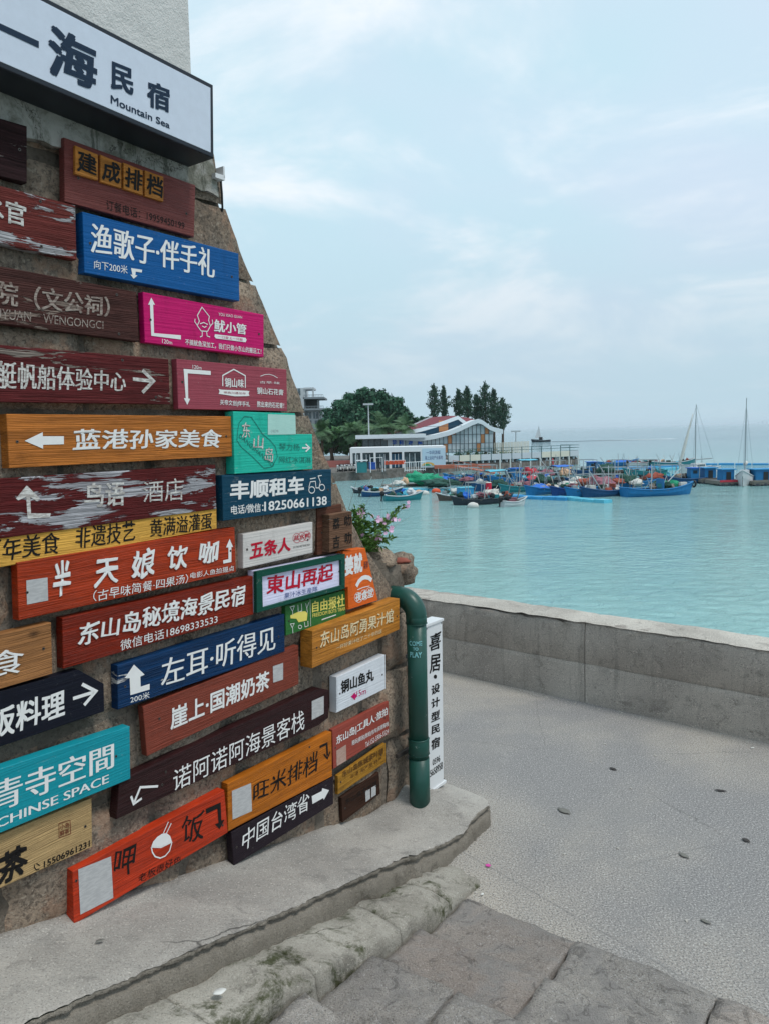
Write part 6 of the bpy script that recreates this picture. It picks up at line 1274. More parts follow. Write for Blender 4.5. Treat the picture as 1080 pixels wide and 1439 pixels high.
# ---- trees
def crown(blobs, n, size, mat, root, seed, droop=0.0, shell=.75):
    rs = random.Random(seed); mb = MB(); tot = sum(b[3] * b[3] for b in blobs)
    for (x, y, z, r, *f) in blobs:
        fz = f[0] if f else .85
        for _ in range(int(n * r * r / tot)):
            d = Vector((rs.gauss(0, 1), rs.gauss(0, 1), rs.gauss(0, 1))).normalized(); k = r * (shell + (1 - shell) * rs.random()) * (1 + .55 * fbm(d.x * 2.4 + seed + x, d.y * 2.4, d.z * 2.4 + z, 4)); p = Vector((x + d.x * k, y + d.y * k, z + d.z * k * fz))
            if rs.random() < .25: p = Vector((x, y, z)).lerp(p, rs.random())
            nrm = (d + Vector((rs.uniform(-1, 1), rs.uniform(-1, 1), rs.uniform(-1, 1))) * .7).normalized(); a = nrm.orthogonal().normalized(); b = nrm.cross(a); s = size * rs.uniform(.6, 1.4); q = rs.random() * 6.28; e1 = (a * math.cos(q) + b * math.sin(q)) * s; e2 = (b * math.cos(q) - a * math.sin(q)) * s * .6; e1.z -= droop * s
            mb.quad(p - e1 * .5, p + e2 * .5, p + e1 * .5, p - e2 * .5)
    return mb.build('crown', mat, root, recalc=False)
def branches(root, tips, h, r, mat='bark'):
    mb = MB(); mb.tube([(0, 0, -.3), (.1, 0, h * .5), (0, 0, h)], [r, r * .8, r * .6], 9)
    for t in tips: mb.tube([(0, 0, h * .8), (t[0] * .4, t[1] * .4, h + (t[2] - h) * .5), t], [r * .5, r * .3, r * .1], 6)
    mb.build('trunk', mat, root)
def at(px, py, Y): return ((px - 540) / 1080 * Y, 2.2 + (607.0 + (540 - px) * .0237 - py) / 1080 * Y)
def tree_from(name, label, Y, base_px, blobs_px, n, size, mat, seed, group=None, shell=.75):
    bx, _ = at(base_px, 600, Y); root = empty(name, (bx, Y, QZ), 0, label, 'tree', group); rs = random.Random(seed); bl = []
    for (px, py, rp) in blobs_px:
        x, z = at(px, py, Y); r = rp / 1080 * Y; bl.append((x - bx, rs.uniform(-1.5, 1.5), z - QZ, r))
    for (x, y, z, r) in list(bl):
        for _ in range(3): a = rs.uniform(0, 6.28); e = rs.uniform(-.1, 1.3); bl.append((x + r * .85 * math.cos(a) * math.cos(e), y - abs(r * .7 * math.sin(a)), z + r * .8 * math.sin(e), r * rs.uniform(.28, .5)))
    branches(root, [(b[0], b[1], b[2]) for b in bl[:len(blobs_px)]], min(b[2] for b in bl) * .6, .45); crown(bl, n, size, mat, root, seed, 0, shell); return root
tree_from('banyan_tree', 'huge dark green round-crowned tree behind the lamp mast', 150, 515, [(474, 592, 18), (486, 578, 15), (498, 569, 13), (512, 560, 11), (526, 556, 9), (540, 561, 11), (548, 570, 12), (562, 577, 11), (572, 587, 9), (490, 577, 16), (505, 568, 20), (522, 563, 18), (538, 566, 18), (553, 574, 17), (566, 584, 15), (500, 590, 24), (530, 588, 24), (555, 593, 18), (482, 605, 18), (468, 602, 12), (575, 590, 8)], 20000, .62, 'leaf_banyan', 3)
tree_from('broadleaf_tree', 'lighter green bushy tree below the big dark tree, nearest the apartment house', 138, 468, [(466, 615, 13), (476, 610, 12), (460, 625, 10), (484, 622, 11)], 2600, .6, 'leaf_light', 5)
tree_from('broadleaf_tree', 'mid green bush crown just left of the pavilion roof, under the big dark tree', 136, 495, [(490, 607, 11), (500, 603, 10), (512, 608, 9), (498, 618, 11)], 2600, .6, 'leaf_light', 6)
tree_from('hedge_tree', 'wide dark bush under the big round tree, behind the palms', 141, 505, [(462, 628, 10), (475, 630, 9), (488, 630, 9), (500, 630, 8), (484, 620, 9), (498, 621, 8), (512, 622, 8), (526, 618, 8), (540, 616, 7), (554, 612, 7), (532, 607, 8), (548, 604, 8)], 5200, .6, 'leaf_light', 8)
tree_from('broadleaf_tree', 'dark low tree between the big round tree and the red roof', 152, 585, [(577, 596, 9), (588, 596, 8), (596, 592, 6), (603, 590, 4)], 1600, .6, 'leaf_banyan', 7)
def palm(px, py, Y, R_, label, seed, h=None):
    x, z = at(px, py, Y); rs = random.Random(seed); root = empty('palm_tree', (x, Y, QZ), 0, label, 'palm', None); hh = z - QZ
    MB().tube([(0, 0, 0), (.1, 0, hh * .5), (0, 0, hh)], [.3, .24, .22], 8).build('trunk', 'bark', root); mb = MB()
    for k in range(34):
        az = rs.uniform(0, 6.28); el_ = rs.uniform(-.3, 1.3); L = R_ * rs.uniform(.8, 1.1); d = Vector((math.cos(az) * math.cos(el_), math.sin(az) * math.cos(el_), math.sin(el_))); p = Vector((0, 0, hh)); n = 9
        for i in range(n):
            d = (d + Vector((0, 0, -.13))).normalized(); p2 = p + d * L / n; s = d.cross(Vector((0, 0, 1)))
            s = s.normalized() if s.length > .05 else Vector((1, 0, 0))
            for sg_ in (-1, 1):
                w = R_ * .26 * math.sin(math.pi * (i + 1) / (n + 1)) + .1
                for q in (0, .33, .66):
                    a = p.lerp(p2, q); mb.quad(a, a + d * .07, a + s * sg_ * w + d * .22 - Vector((0, 0, w * .35)), a + s * sg_ * w + d * .18 - Vector((0, 0, w * .35)))
            p = p2
    mb.build('frond', 'leaf_palm', root, recalc=False); return root
for i, (px, py, R_, lb) in enumerate([(502, 608, 3.2, 'palm tree with arching fronds left of the lamp mast, in front of the dark tree'), (541, 600, 3.4, 'palm tree right of the lamp mast, just above the pavilion roof edge'), (570, 598, 2.6, 'small palm tree close to the lower left slope of the red roof'), (455, 606, 2.8, 'palm tree by the apartment house at the edge of the stone wall'), (527, 606, 2.6, 'low palm tree directly behind the lamp mast')]):
    palm(px, py, 132 + i, R_, lb, 31 + i)
def conifer(px0, ytop, ybot, halfw, label, seed, Y=158):
    x, zt_2 = at(px0, ytop, Y); _, zb = at(px0, ybot, Y); root = empty('casuarina_tree', (x, Y, QZ), 0, label, 'tree'); rs = random.Random(seed); H_ = zt_2 - QZ; hb = zb - QZ; hw = halfw / 1080 * Y
    MB().tube([(0, 0, -.2), (.1, 0, H_ * .5), (0, 0, H_)], [.35, .2, .03], 7).build('trunk', 'bark', root); mb = MB(); br_ = MB()
    az = rs.uniform(0, 6.28)
    for k in range(62):
        t = (k + rs.random()) / 62; z = hb + (H_ - hb) * t * .97; env = min(1.0, (1.02 - t) * 1.55) * min(1, .45 + t * 2.2); L = hw * env * rs.choice((.45, .8, 1.0, 1.25, 1.5)) + .25; az += 2.4 + rs.uniform(-.5, .5)
        d = Vector((math.cos(az), math.sin(az), rs.uniform(.5, 1.3))).normalized(); p = Vector((0, 0, z)); br_.tube([p, p + d * L], [.05, .015], 4)
        for _ in range(int(16 * L) + 3):
            q = p + d * L * rs.uniform(.2, 1.1) + Vector((rs.gauss(0, .13 * L), rs.gauss(0, .13 * L), rs.gauss(0, .16))); e = (d * .8 + Vector((rs.uniform(-.6, .6), rs.uniform(-.6, .6), rs.uniform(-.2, .9)))).normalized() * rs.uniform(.3, .75); s = e.cross(Vector((rs.uniform(-1, 1), rs.uniform(-1, 1), 0))).normalized() * .11
            mb.quad(q - e * .5, q + s, q + e * .5, q - s)
    br_.build('branch', 'bark', root); mb.build('crown', 'leaf_conifer', root, recalc=False)
for i, a in enumerate([(612, 541, 590, 9, 'first feathery conifer from the left behind the red roof'), (626, 543, 588, 6, 'slim second conifer from the left, apart from its neighbours'), (646, 548, 588, 7, 'third conifer from the left, short with a narrow top'), (658, 544, 588, 8, 'fourth conifer from the left, leaning against the tallest one'), (683, 538, 606, 13, 'tallest conifer, in the right-hand cluster behind the pavilion gable'), (695, 546, 606, 9, 'conifer just right of the tallest one, behind the gable'), (707, 560, 606, 10, 'rightmost conifer with a drooping ragged side over the sea'), (671, 555, 600, 8, 'low dark conifer left of the tallest one')]):
    conifer(a[0], a[1], a[2], a[3] * 1.15, a[4], 50 + i, 158 + (i % 3) * 2)

# ================================================================== BOATS
for n_, h_, k_ in (('hull_blue', '#0d4a78', 1), ('hull_sky', '#1473ac', 1), ('hull_royal', '#154688', 1), ('hull_teal', '#1f7f88', 1), ('hull_dark', '#27303a', 1), ('hull_white', '#d4d8da', .9), ('hull_brown', '#5a4a44', 1), ('tarp_blue', '#1f68c8', 1), ('tarp_red', '#b83040', 1), ('float_blue', '#2a8ec4', 1), ('float_aqua', '#58b4cc', 1), ('net_green', '#0f9a72', 1), ('net_dark', '#1d4f44', 1), ('net_orange', '#a8503c', 1), ('net_pink', '#9c6270', 1), ('bag_white', '#d0d0ca', .9), ('foam_tan', '#cfa888', .95), ('deck_wood', '#7f7870', .9), ('gun_grey', '#c0c8cc', .9), ('steel_pole', '#9aa4a8', .9), ('engine_black', '#181b20', 1), ('bin_red', '#c81e3c', 1)):
    pm = plain(n_, h_, k_ * .95, .55, .22, 2.2)
for n_ in ('net_green', 'net_dark', 'net_orange', 'net_pink'):
    m_ = MATS[n_]; t_ = m_.node_tree; nn_ = t_.nodes.new('ShaderNodeTexNoise'); nn_.inputs['Scale'].default_value = 9; nn_.inputs['Detail'].default_value = 6; bb = t_.nodes.new('ShaderNodeBump'); bb.inputs['Distance'].default_value = .25; t_.links.new(nn_.outputs['Fac'], bb.inputs['Height']); t_.links.new(bb.outputs[0], t_.nodes['Principled BSDF'].inputs['Normal'])
def boat(label, x, y, L, head, hull, feats=(), group=None, name='fishing_boat', cat='boat', B=None, hgt=None, inner='deck_wood'):
    B = B or L * .27 + .35; hgt = hgt or .24 + L * .052; r = empty(name, (x, y, WZ), rad(head), label, cat, group); rs = random.Random(label); n = 14
    def hb(t): return B / 2 * (1 - max(0, (t - .45) / .55) ** 2.3) * (1 - .25 * max(0, (.25 - t) / .25) ** 1.5) + .02
    def sheer(t): return hgt * (1 + 1.0 * max(0, t - .45) ** 1.9 * 2.8 + .5 * max(0, .35 - t) ** 1.5 * 3)
    mb = MB(); P = []; G = []
    for i in range(n + 1):
        t = i / n; w = hb(t); z = sheer(t); X = -L / 2 + L * t; k = max(0, t - .7) / .3; bot = -.22 + .3 * k * k; X2 = X - .25 * k * hgt
        P.append([(X + .18 * k, -w, z), (X, -w * .97, z * .55 + bot * .2), (X2, -w * .7, bot * .5), (X2, 0, bot - .1 * (1 - k)), (X2, w * .7, bot * .5), (X, w * .97, z * .55 + bot * .2), (X + .18 * k, w, z)])
        G.append((X + .18 * k, w, z))
    mb.grid(P); i0 = len(mb.v); mb.v += list(P[0]); mb.f.append(tuple(range(i0, i0 + 7))); mb.build('hull', hull, r, False)
    mb = MB(); 
    for s in (-1, 1): mb.tube([(g[0], g[1] * s, g[2] + .02) for g in G], .05 + L * .003, 5)
    mb.build('gunwale', 'gun_grey' if 'lightrim' in feats else hull, r, True)
    mb = MB(); Q = []
    for i in range(n + 1): t = i / n; w = hb(t) * .94; Q.append([(-L / 2 + L * t, -w, sheer(t) * .5), (-L / 2 + L * t, w, sheer(t) * .5)])
    mb.grid(Q); mb.build('deck', inner, r)
    for t in (.3, .55, .75):
        w = hb(t); mb = MB(); mb.box((-L / 2 + L * t, 0, sheer(t) * .9), (.22, w * 2, .06)); mb.build('thwart', inner if rs.random() < .5 else hull, r)
    zt0 = hgt
    if 'engine' in feats:
        mb = MB(); mb.ball((-L / 2 - .15, 0, zt0 + .28), (.24, .17, .26), .1, 1, 8, 6); mb.tube([(-L / 2 - .2, 0, zt0 + .1), (-L / 2 - .3, 0, -.3)], .07, 6); mb.tube([(-L / 2, 0, zt0 + .3), (-L / 2 + .55, .1, zt0 + .45)], .03, 5); mb.build('outboard_motor', 'engine_black', r)
    if 'cabin' in feats:
        c = -L * .22; mb = MB(); mb.box((c, 0, zt0 + .55), (L * .20, B * .62, 1.15), 0, .94); cb = mb.build('cabin', 'hull_sky', r); mb = MB(); mb.box((c, 0, zt0 + 1.17), (L * .25, B * .75, .08)); mb.build('cabin_roof', 'tarp_blue', r); 
        for s in (-1, 1): mb = MB(); mb.box((c, s * B * .31, zt0 + .75), (L * .1, .03, .35)); mb.build('window', 'dark_glass', cb)
    if 'frame' in feats:
        mb = MB(); h2 = 1.5
        for X in (-L * .3, L * .12):
            mb.tube([(X, -B * .4, zt0 * .6), (X, -B * .4, zt0 + h2), (X, B * .4, zt0 + h2), (X, B * .4, zt0 * .6)], .035, 5)
        for s in (-1, 1): mb.tube([(-L * .3, s * B * .4, zt0 + h2), (L * .12, s * B * .4, zt0 + h2)], .035, 5)
        mb.build('pipe_frame', 'steel_pole', r)
    if 'canopy' in feats:
        mb = MB(); Q = []
        for i in range(5): Q.append([(-L * .32 + L * .46 * i / 4, -B * .48 + B * .96 * j / 6, zt0 + 1.55 + .12 * math.sin(math.pi * j / 6) + rs.uniform(-.05, .05)) for j in range(7)])
        mb.grid(Q); mb.build('canopy', 'tarp_blue' if rs.random() < .6 else 'float_aqua', r)
    if 'tarp' in feats:
        mb = MB(); Q = []
        for i in range(8): Q.append([(-L * .12 + L * .42 * i / 7, -B * .5 + B * j / 6, zt0 + .12 + .42 * math.sin(math.pi * j / 6) * math.sin(math.pi * (i + .6) / 8.2) + rs.uniform(-.05, .05)) for j in range(7)])
        mb.grid(Q); mb.build('tarpaulin', 'tarp_red' if 'redtarp' in feats else 'tarp_blue', r)
    if 'derrick' in feats:
        mb = MB(); mb.tube([(L * .05, 0, zt0), (L * .34, 0, zt0 + 1.9)], .05, 6); mb.tube([(-L * .1, 0, zt0 * .5), (-L * .1, 0, zt0 + 2.3)], .045, 6); mb.build('pole', 'gun_grey', r)
    if 'tyre' in feats:
        mb = MB(); mb.tube([(L / 2 + .22, .28 * math.cos(a * .5236), hgt * 1.55 + .28 * math.sin(a * .5236)) for a in range(13)], .09, 7); mb.build('tyre_fender', 'engine_black', r)
    if name == 'fishing_boat':
        cols = ['bag_white', 'net_dark', 'engine_black', 'net_orange', 'foam_tan', 'tarp_blue', 'float_aqua', 'net_pink', 'steel_pole', 'net_green', 'deck_wood', 'hull_white', 'net_dark', 'engine_black', 'hull_teal', 'deck_wood']
        for g in range(int(L * 2.6)):
            t = rs.uniform(.12, .84); w = hb(t); c = (-L / 2 + L * t, rs.uniform(-.7, .7) * w, sheer(t) * .5 + .22 + rs.random() * .42); mb = MB(); q = rs.random(); c2 = rs.choice(cols)
            if q < .45: mb.ball((0, 0, 0), (rs.uniform(.16, .42), rs.uniform(.16, .36), rs.uniform(.14, .34)), .6, g + L, 8, 6); nm = 'bundle'
            elif q < .72: mb.box((0, 0, 0), (rs.uniform(.3, .7), rs.uniform(.3, .5), rs.uniform(.2, .4)), rs.random() * 3, .93); nm = 'crate'
            else: a_ = rs.random() * 6.28; mb.tube([(0, 0, -.3), (math.cos(a_) * rs.uniform(.1, .9), math.sin(a_) * .5, rs.uniform(.5, 1.35))], .028, 5); nm = 'stick'; c2 = rs.choice(('steel_pole', 'bag_white', 'deck_wood'))
            mb.build(nm, c2, r, loc=c)
    if 'screen' in feats:
        mb = MB(); mb.box((0, 0, 0), (.08, B * .55, 1.0)); o = mb.build('board', 'hull_sky', r, loc=(L * .02, -B * .05, zt0 + .45)); mb = MB(); mb.tube([(.12, -.2, -.4), (.5, -.2, .75)], .03, 5); mb.build('strut', 'gun_grey', o)
    return r
def heap(label, x, y, z, rx, ry, rz, mat, name='net_heap', cat='net', group=None, seed=1):
    mb = MB(); mb.ball((0, 0, 0), (rx, ry, rz), .75, seed * 3.7, 18, 12, rz * .12); rs = random.Random(seed)
    for _ in range(3): a = rs.uniform(0, 6.28); mb.ball((math.cos(a) * rx * .6, math.sin(a) * ry * .5, rz * .1), (rx * .42, ry * .45, rz * .6), .8, seed + a, 10, 8)
    return tag(mb.build(name, mat, None, True, (x, y, z)), label, cat, group)
BOATS = [
 ((-2.37, 81.24), 2.3, 160, 'hull_dark', ('engine', 'lightrim'), 'small grey skiff with a black outboard, leftmost on the water by the wall edge'),
 ((-0.25, 76.99), 4.6, 5, 'hull_blue', ('lightrim', 'engine'), 'open dark blue skiff floating just right of the small grey skiff'),
 ((1.76, 71.6), 4.2, 12, 'hull_teal', ('engine', 'lightrim'), 'teal open skiff with a dark outboard, right of the dark blue skiff'),
 ((7.7, 92.27), 4.2, 188, 'hull_sky', ('tarp', 'engine'), 'bright blue skiff behind the dark green net, left part of the boats'),
 ((6.31, 70.38), 3.4, 190, 'hull_brown', ('lightrim',), 'brown slatted work boat, leftmost of the front four by the blue pontoon'),
 ((7.49, 65.9), 3.9, 186, 'hull_dark', ('frame', 'engine'), 'dark green work boat with a sky blue box on its bow, front row'),
 ((9.57, 66.7), 4.0, 20, 'hull_dark', ('engine',), 'dark work boat heaped with white bags, between the box boat and the white skiff'),
 ((10.76, 63.81), 2.8, 28, 'hull_white', ('engine', 'lightrim'), 'small white skiff with a black outboard, rightmost of the front row'),
 ((9.71, 90.31), 5.2, 196, 'hull_blue', ('frame', 'engine'), 'blue boat with a pipe frame behind the brown work boat'),
 ((11.32, 80.93), 5.6, 205, 'hull_blue', ('canopy', 'frame'), 'dark blue boat with a canopy, bow toward the blue pontoon, behind the heaped bags'),
 ((13.5, 78.32), 5.4, 215, 'hull_teal', ('frame', 'derrick'), 'blue-green boat with a leaning white pole, right of the canopied blue boat'),
 ((15.51, 75.0), 6.4, 222, 'hull_sky', ('tarp', 'frame'), 'sky blue boat under a bright blue tarpaulin, bow toward the viewer'),
 ((17.47, 73.57), 6.0, 224, 'hull_royal', ('derrick',), 'royal blue high-sided boat moored right of the tarpaulin boat'),
 ((18.78, 71.54), 6.2, 215, 'hull_sky', ('derrick', 'frame'), 'sky blue boat with a tall upswept bow, left of the dark blue laden boat'),
 ((20.38, 71.09), 6.0, 205, 'hull_blue', ('frame', 'derrick'), 'dark blue boat laden with pink nets, just left of the long bright blue boat'),
 ((25.2, 70.5), 6.9, 12, 'hull_sky', ('screen', 'tyre', 'derrick'), 'long bright blue fishing boat with upswept ends, alone at the right front'),
 ((9.9, 99.74), 5.0, 190, 'hull_sky', ('engine', 'frame'), 'blue boat at the foot of the gangway, farthest left in the back row'),
 ((12.53, 95.85), 5.6, 200, 'hull_blue', ('frame',), 'blue boat with bare frame under the lower end of the gangway'),
 ((14.81, 92.3), 6.0, 200, 'hull_sky', ('cabin', 'engine'), 'bright blue boat with a cabin below the middle of the pier'),
 ((17.23, 88.9), 6.0, 215, 'hull_blue', ('frame', 'tarp', 'redtarp'), 'blue boat with a crumpled red tarpaulin in the middle of the pack'),
 ((19.65, 86.85), 6.0, 210, 'hull_dark', ('canopy', 'frame'), 'dark boat with a pale canopy behind the royal blue boat'),
 ((21.75, 84.96), 6.2, 220, 'hull_blue', ('frame', 'derrick'), 'blue boat with a pipe frame and pole behind the upswept bow'),
 ((24.53, 82.89), 6.2, 208, 'hull_royal', ('derrick', 'frame'), 'royal blue boat with a white boom behind the laden dark blue boat'),
 ((26.96, 82.07), 6.0, 200, 'hull_sky', ('frame',), 'sky blue boat with a bare frame, behind the bow of the long bright blue boat'),
 ((30.92, 85.25), 6.2, 190, 'hull_dark', ('frame', 'engine'), 'dark boat behind the middle of the long bright blue boat'),
 ((33.01, 84.5), 5.6, 185, 'hull_blue', ('frame', 'cabin'), 'blue cabin boat behind the stern of the long bright blue boat'),
 ((19.21, 105.68), 6.4, 195, 'hull_blue', ('canopy', 'frame'), 'blue canopied boat close to the pier, first of the far row'),
 ((22.8, 104.16), 6.4, 190, 'hull_dark', ('frame', 'derrick'), 'dark boat with a boom close to the pier posts'),
 ((26.94, 104.13), 6.6, 185, 'hull_blue', ('frame', 'cabin'), 'blue boat with a cabin off the right end of the pier'),
 ((30.26, 101.01), 6.6, 188, 'hull_brown', ('frame', 'derrick'), 'brown boat with nets and a boom right of the pier end'),
 ((33.78, 99.52), 6.4, 184, 'hull_teal', ('frame',), 'teal boat behind the pack, left of the first sailing boat'),
 ((41.27, 122.63), 6.0, 15, 'hull_white', ('engine', 'lightrim'), 'white speedboat on the far floating walkway'),
 ((45.33, 120.45), 8.5, 8, 'hull_teal', ('engine', 'lightrim'), 'long teal boat with a rising bow beside the far floating walkway'),
 ((37.95, 124.41), 7.5, 4, 'hull_sky', ('tarp',), 'blue covered boat at the far floating walkway, left of the white speedboat'),
]
for (x, y), L, hd, hull, fe, lb in BOATS: boat(lb, x, y, L * (1 if 'tyre' in fe else .86), hd, hull, fe)
# sailing boats
def sailboat(x, y, L, head, mast, label, furled, ml=.16):
    r = boat(label, x, y, L, head, 'hull_white', ('lightrim',), None, 'sailing_boat', 'sailing boat', L * .34, .85, 'gun_grey')
    mb = MB(); mb.box((0, 0, 1.25), (L * .3, L * .2, .6), 0, .82); cb = mb.build('coachroof', 'hull_white', r)
    for s in (-1, 1): mb = MB(); mb.box((0, s * L * .095, 1.3), (L * .2, .04, .2)); mb.build('window', 'dark_glass', cb)
    MB().tube([(L * .08, 0, .8), (L * .08, 0, mast)], [.07, .04], 7).build('mast', 'steel_pole', r); MB().tube([(L * .08, 0, 2.0), (-L * .38, 0, 2.1)], .07, 6).build('boom', 'steel_pole', r)
    mb = MB()
    for s, X in ((1, 0), (-1, 0)): mb.tube([(0, s * L * .16, .9), (L * .08, 0, mast * .92)], .015, 4)
    mb.tube([(L * .5, 0, 1.3), (L * .08, 0, mast * .97)], .018, 4); mb.tube([(-L * .48, 0, 1.1), (L * .08, 0, mast)], .015, 4); mb.build('rigging', 'steel_pole', r)
    if furled:
        mb = MB(); pts = []; 
        for i in range(9): t = i / 8; pts.append((L * .5 + (L * .08 - L * .5) * t * .8, .02, 1.4 + mast * .72 * t))
        mb.tube(pts, [.1, .17, .20, .19, .17, .14, .1, .07, .03], 8); mb.build('furled_sail', 'bag_white', r, True)
    else:
        mb = MB(); mb.tube([(L * .06, 0, 2.15), (-L * .15, 0, 2.25), (-L * .36, 0, 2.2)], [.16, .22, .12], 8); mb.build('sail_cover', 'bag_white', r, True)
    return r
x, y = (39.69, 97.03); sailboat(x, y, 5.8, 200, 4.7 + 4.2, 'white sailing boat with a furled pale headsail, left of the blue huts', True)
x, y = (37.88, 80.5); sailboat(x, y, 5.2, 240, 4.82 + 4.2, 'grey-white sailing boat with a bare tall mast between the blue huts', False)

r = boat('tiny sailing boat with a white sail far out near the horizon', 84.2, 420, 6.5, 10, 'hull_white', (), None, 'sailing_boat', 'sailing boat'); mb = MB(); mb.prism([(-1.6, 0, 1.2), (1.9, 0, 1.2), (.6, 0, 7.8)], (0, .08, 0)); mb.build('sail', 'hull_white', r); MB().tube([(.7, 0, .5), (.6, 0, 8.2)], .06, 5).build('mast', 'steel_pole', r)
bx_ = (73.83, 361.63); r = boat('distant dark speedboat trailing a white wake below the tiny sailing boat', bx_[0], bx_[1], 9.0, 185, 'hull_dark', (), None, 'speedboat', 'boat'); mb = MB(); mb.box((0, 0, 1.6), (1.5, .8, 1.4)); mb.build('console', 'engine_black', r)
plain('foam_white', '#e8eef0', .9, .6, .1, .2)
mb = MB(); P = []
for i in range(24): t = i / 23; P.append([(bx_[0] + 5 + 58 * t, bx_[1] - 1.5 - 3.5 * t + .8 * fbm(i, 0, 0), WZ + .02 + .12 * (1 - t)), (bx_[0] + 5 + 58 * t, bx_[1] + 1.5 + 3.5 * t, WZ + .02)])
mb.grid(P); tag(mb.build('wake', 'foam_white', recalc=False), kind='structure')

# raft huts at the right
def hut_raft(x, y, label, red, w=3.4, s=1.0):
    r = empty('hut_raft', (x, y, WZ), rad(4), label, 'raft')
    mb = MB(); mb.box((0, 0, .32), (w, 3.2, .34)); mb.build('raft_deck', 'deck_wood', r)
    for i in range(5): mb = MB(); mb.ball((-w / 2 + w * (i + .5) / 5, -1.35, .08), (.42, .35, .30), 0, 0, 8, 6); mb.build('float', 'hull_dark', r)
    mb = MB(); mb.box((0, -1.62, .50), (w, .08, .22)); mb.build('edge_board', 'tarp_red' if red else 'deck_wood', r)
    mb = MB(); mb.box((-.2, .1, 1.05), (1.25 * s, 1.2, 1.1)); ht = mb.build('hut', 'hull_sky', r); mb = MB(); mb.box((-.2, .1, 1.64), (1.55 * s, 1.5, .1)); mb.build('roof', 'float_blue', r)
    mb = MB(); mb.box((-.2, -.52, .95), (.5, .05, .85)); mb.build('doorway', 'dark_interior', ht)
    mb = MB(); mb.ball((1.3, -.6, .75), (.45, .4, .4), .5, 3, 10, 8); mb.build('net', 'net_dark', r)
x, y = (35.96, 84.63); hut_raft(x, y, 'floating raft with a blue hut, leftmost of the three at the right', False)
x, y = (36.33, 81.04); hut_raft(x, y, 'floating raft with a blue hut and a red front edge beside the bare-masted boat', True)
x, y = (39.67, 79.88); hut_raft(x, y, 'floating raft with a wide blue shelter cut by the right edge of view', False, 4.2, 1.7)
# floating walkways of plastic cubes
def walkway(a, b, label, mat, step=1.3, w=1.5, h=.38, pole=False):
    a = Vector((a[0], a[1], WZ)); b = Vector((b[0], b[1], WZ)); d = b - a; n = int(d.length / step); ang = math.atan2(d.y, d.x); r = empty('floating_walkway', tuple(a), ang, label, 'pontoon'); pr_ = None
    for i in range(n):
        if not pr_: mb = MB(); mb.box((0, 0, h / 2 - .08), (step - .08, w, h), 0, .95); o = pr_ = mb.build('float', mat, r)
        else: o = pr_.copy(); COL.objects.link(o)
        o.location = (step * (i + .5), .04 * math.sin(i * 2.1), .03 * math.sin(i * 1.7)); o.rotation_euler = (0, 0, .03 * math.sin(i * 3.3)); 
    if pole:
        for i in range(0, n, 5): MB().tube([(step * i, w * .4, 0), (step * i, w * .4, 1.5)], .04, 5).build('pole', 'steel_pole', r)
    return r
walkway((10.77, 72.22), (16.38, 67.68), 'bright blue floating walkway in front of the blue bows', 'float_blue', 1.2, 1.3, .34)
walkway((15.5, 69.37), (19.4, 63.52), 'pale worn floating walkway with rusty edge, in front of the laden boats', 'float_aqua', 1.2, 1.1, .34)
walkway((-1.86, 86.13), (7.58, 81.11), 'pale floating walkway behind the three left skiffs', 'float_aqua', 1.3, 1.3, .3)
walkway((0.07, 89.99), (5.19, 91.88), 'grey plank raft just below the bright green net', 'deck_wood', 1.3, 2.2, .3)
walkway((50.27, 121.61), (61.69, 116.55), 'long far line of blue floats behind the masts at the right', 'float_blue', 2.4, 1.4, .34, True)
walkway((34.84, 116.33), (48.99, 118.49), 'far blue floating walkway carrying the white speedboat', 'float_blue', 2.4, 1.6, .32, True)
walkway((39.58, 109.74), (44.13, 111.73), 'short aqua float finger in front of the long teal boat', 'float_aqua', 2.4, 1.4, .4)
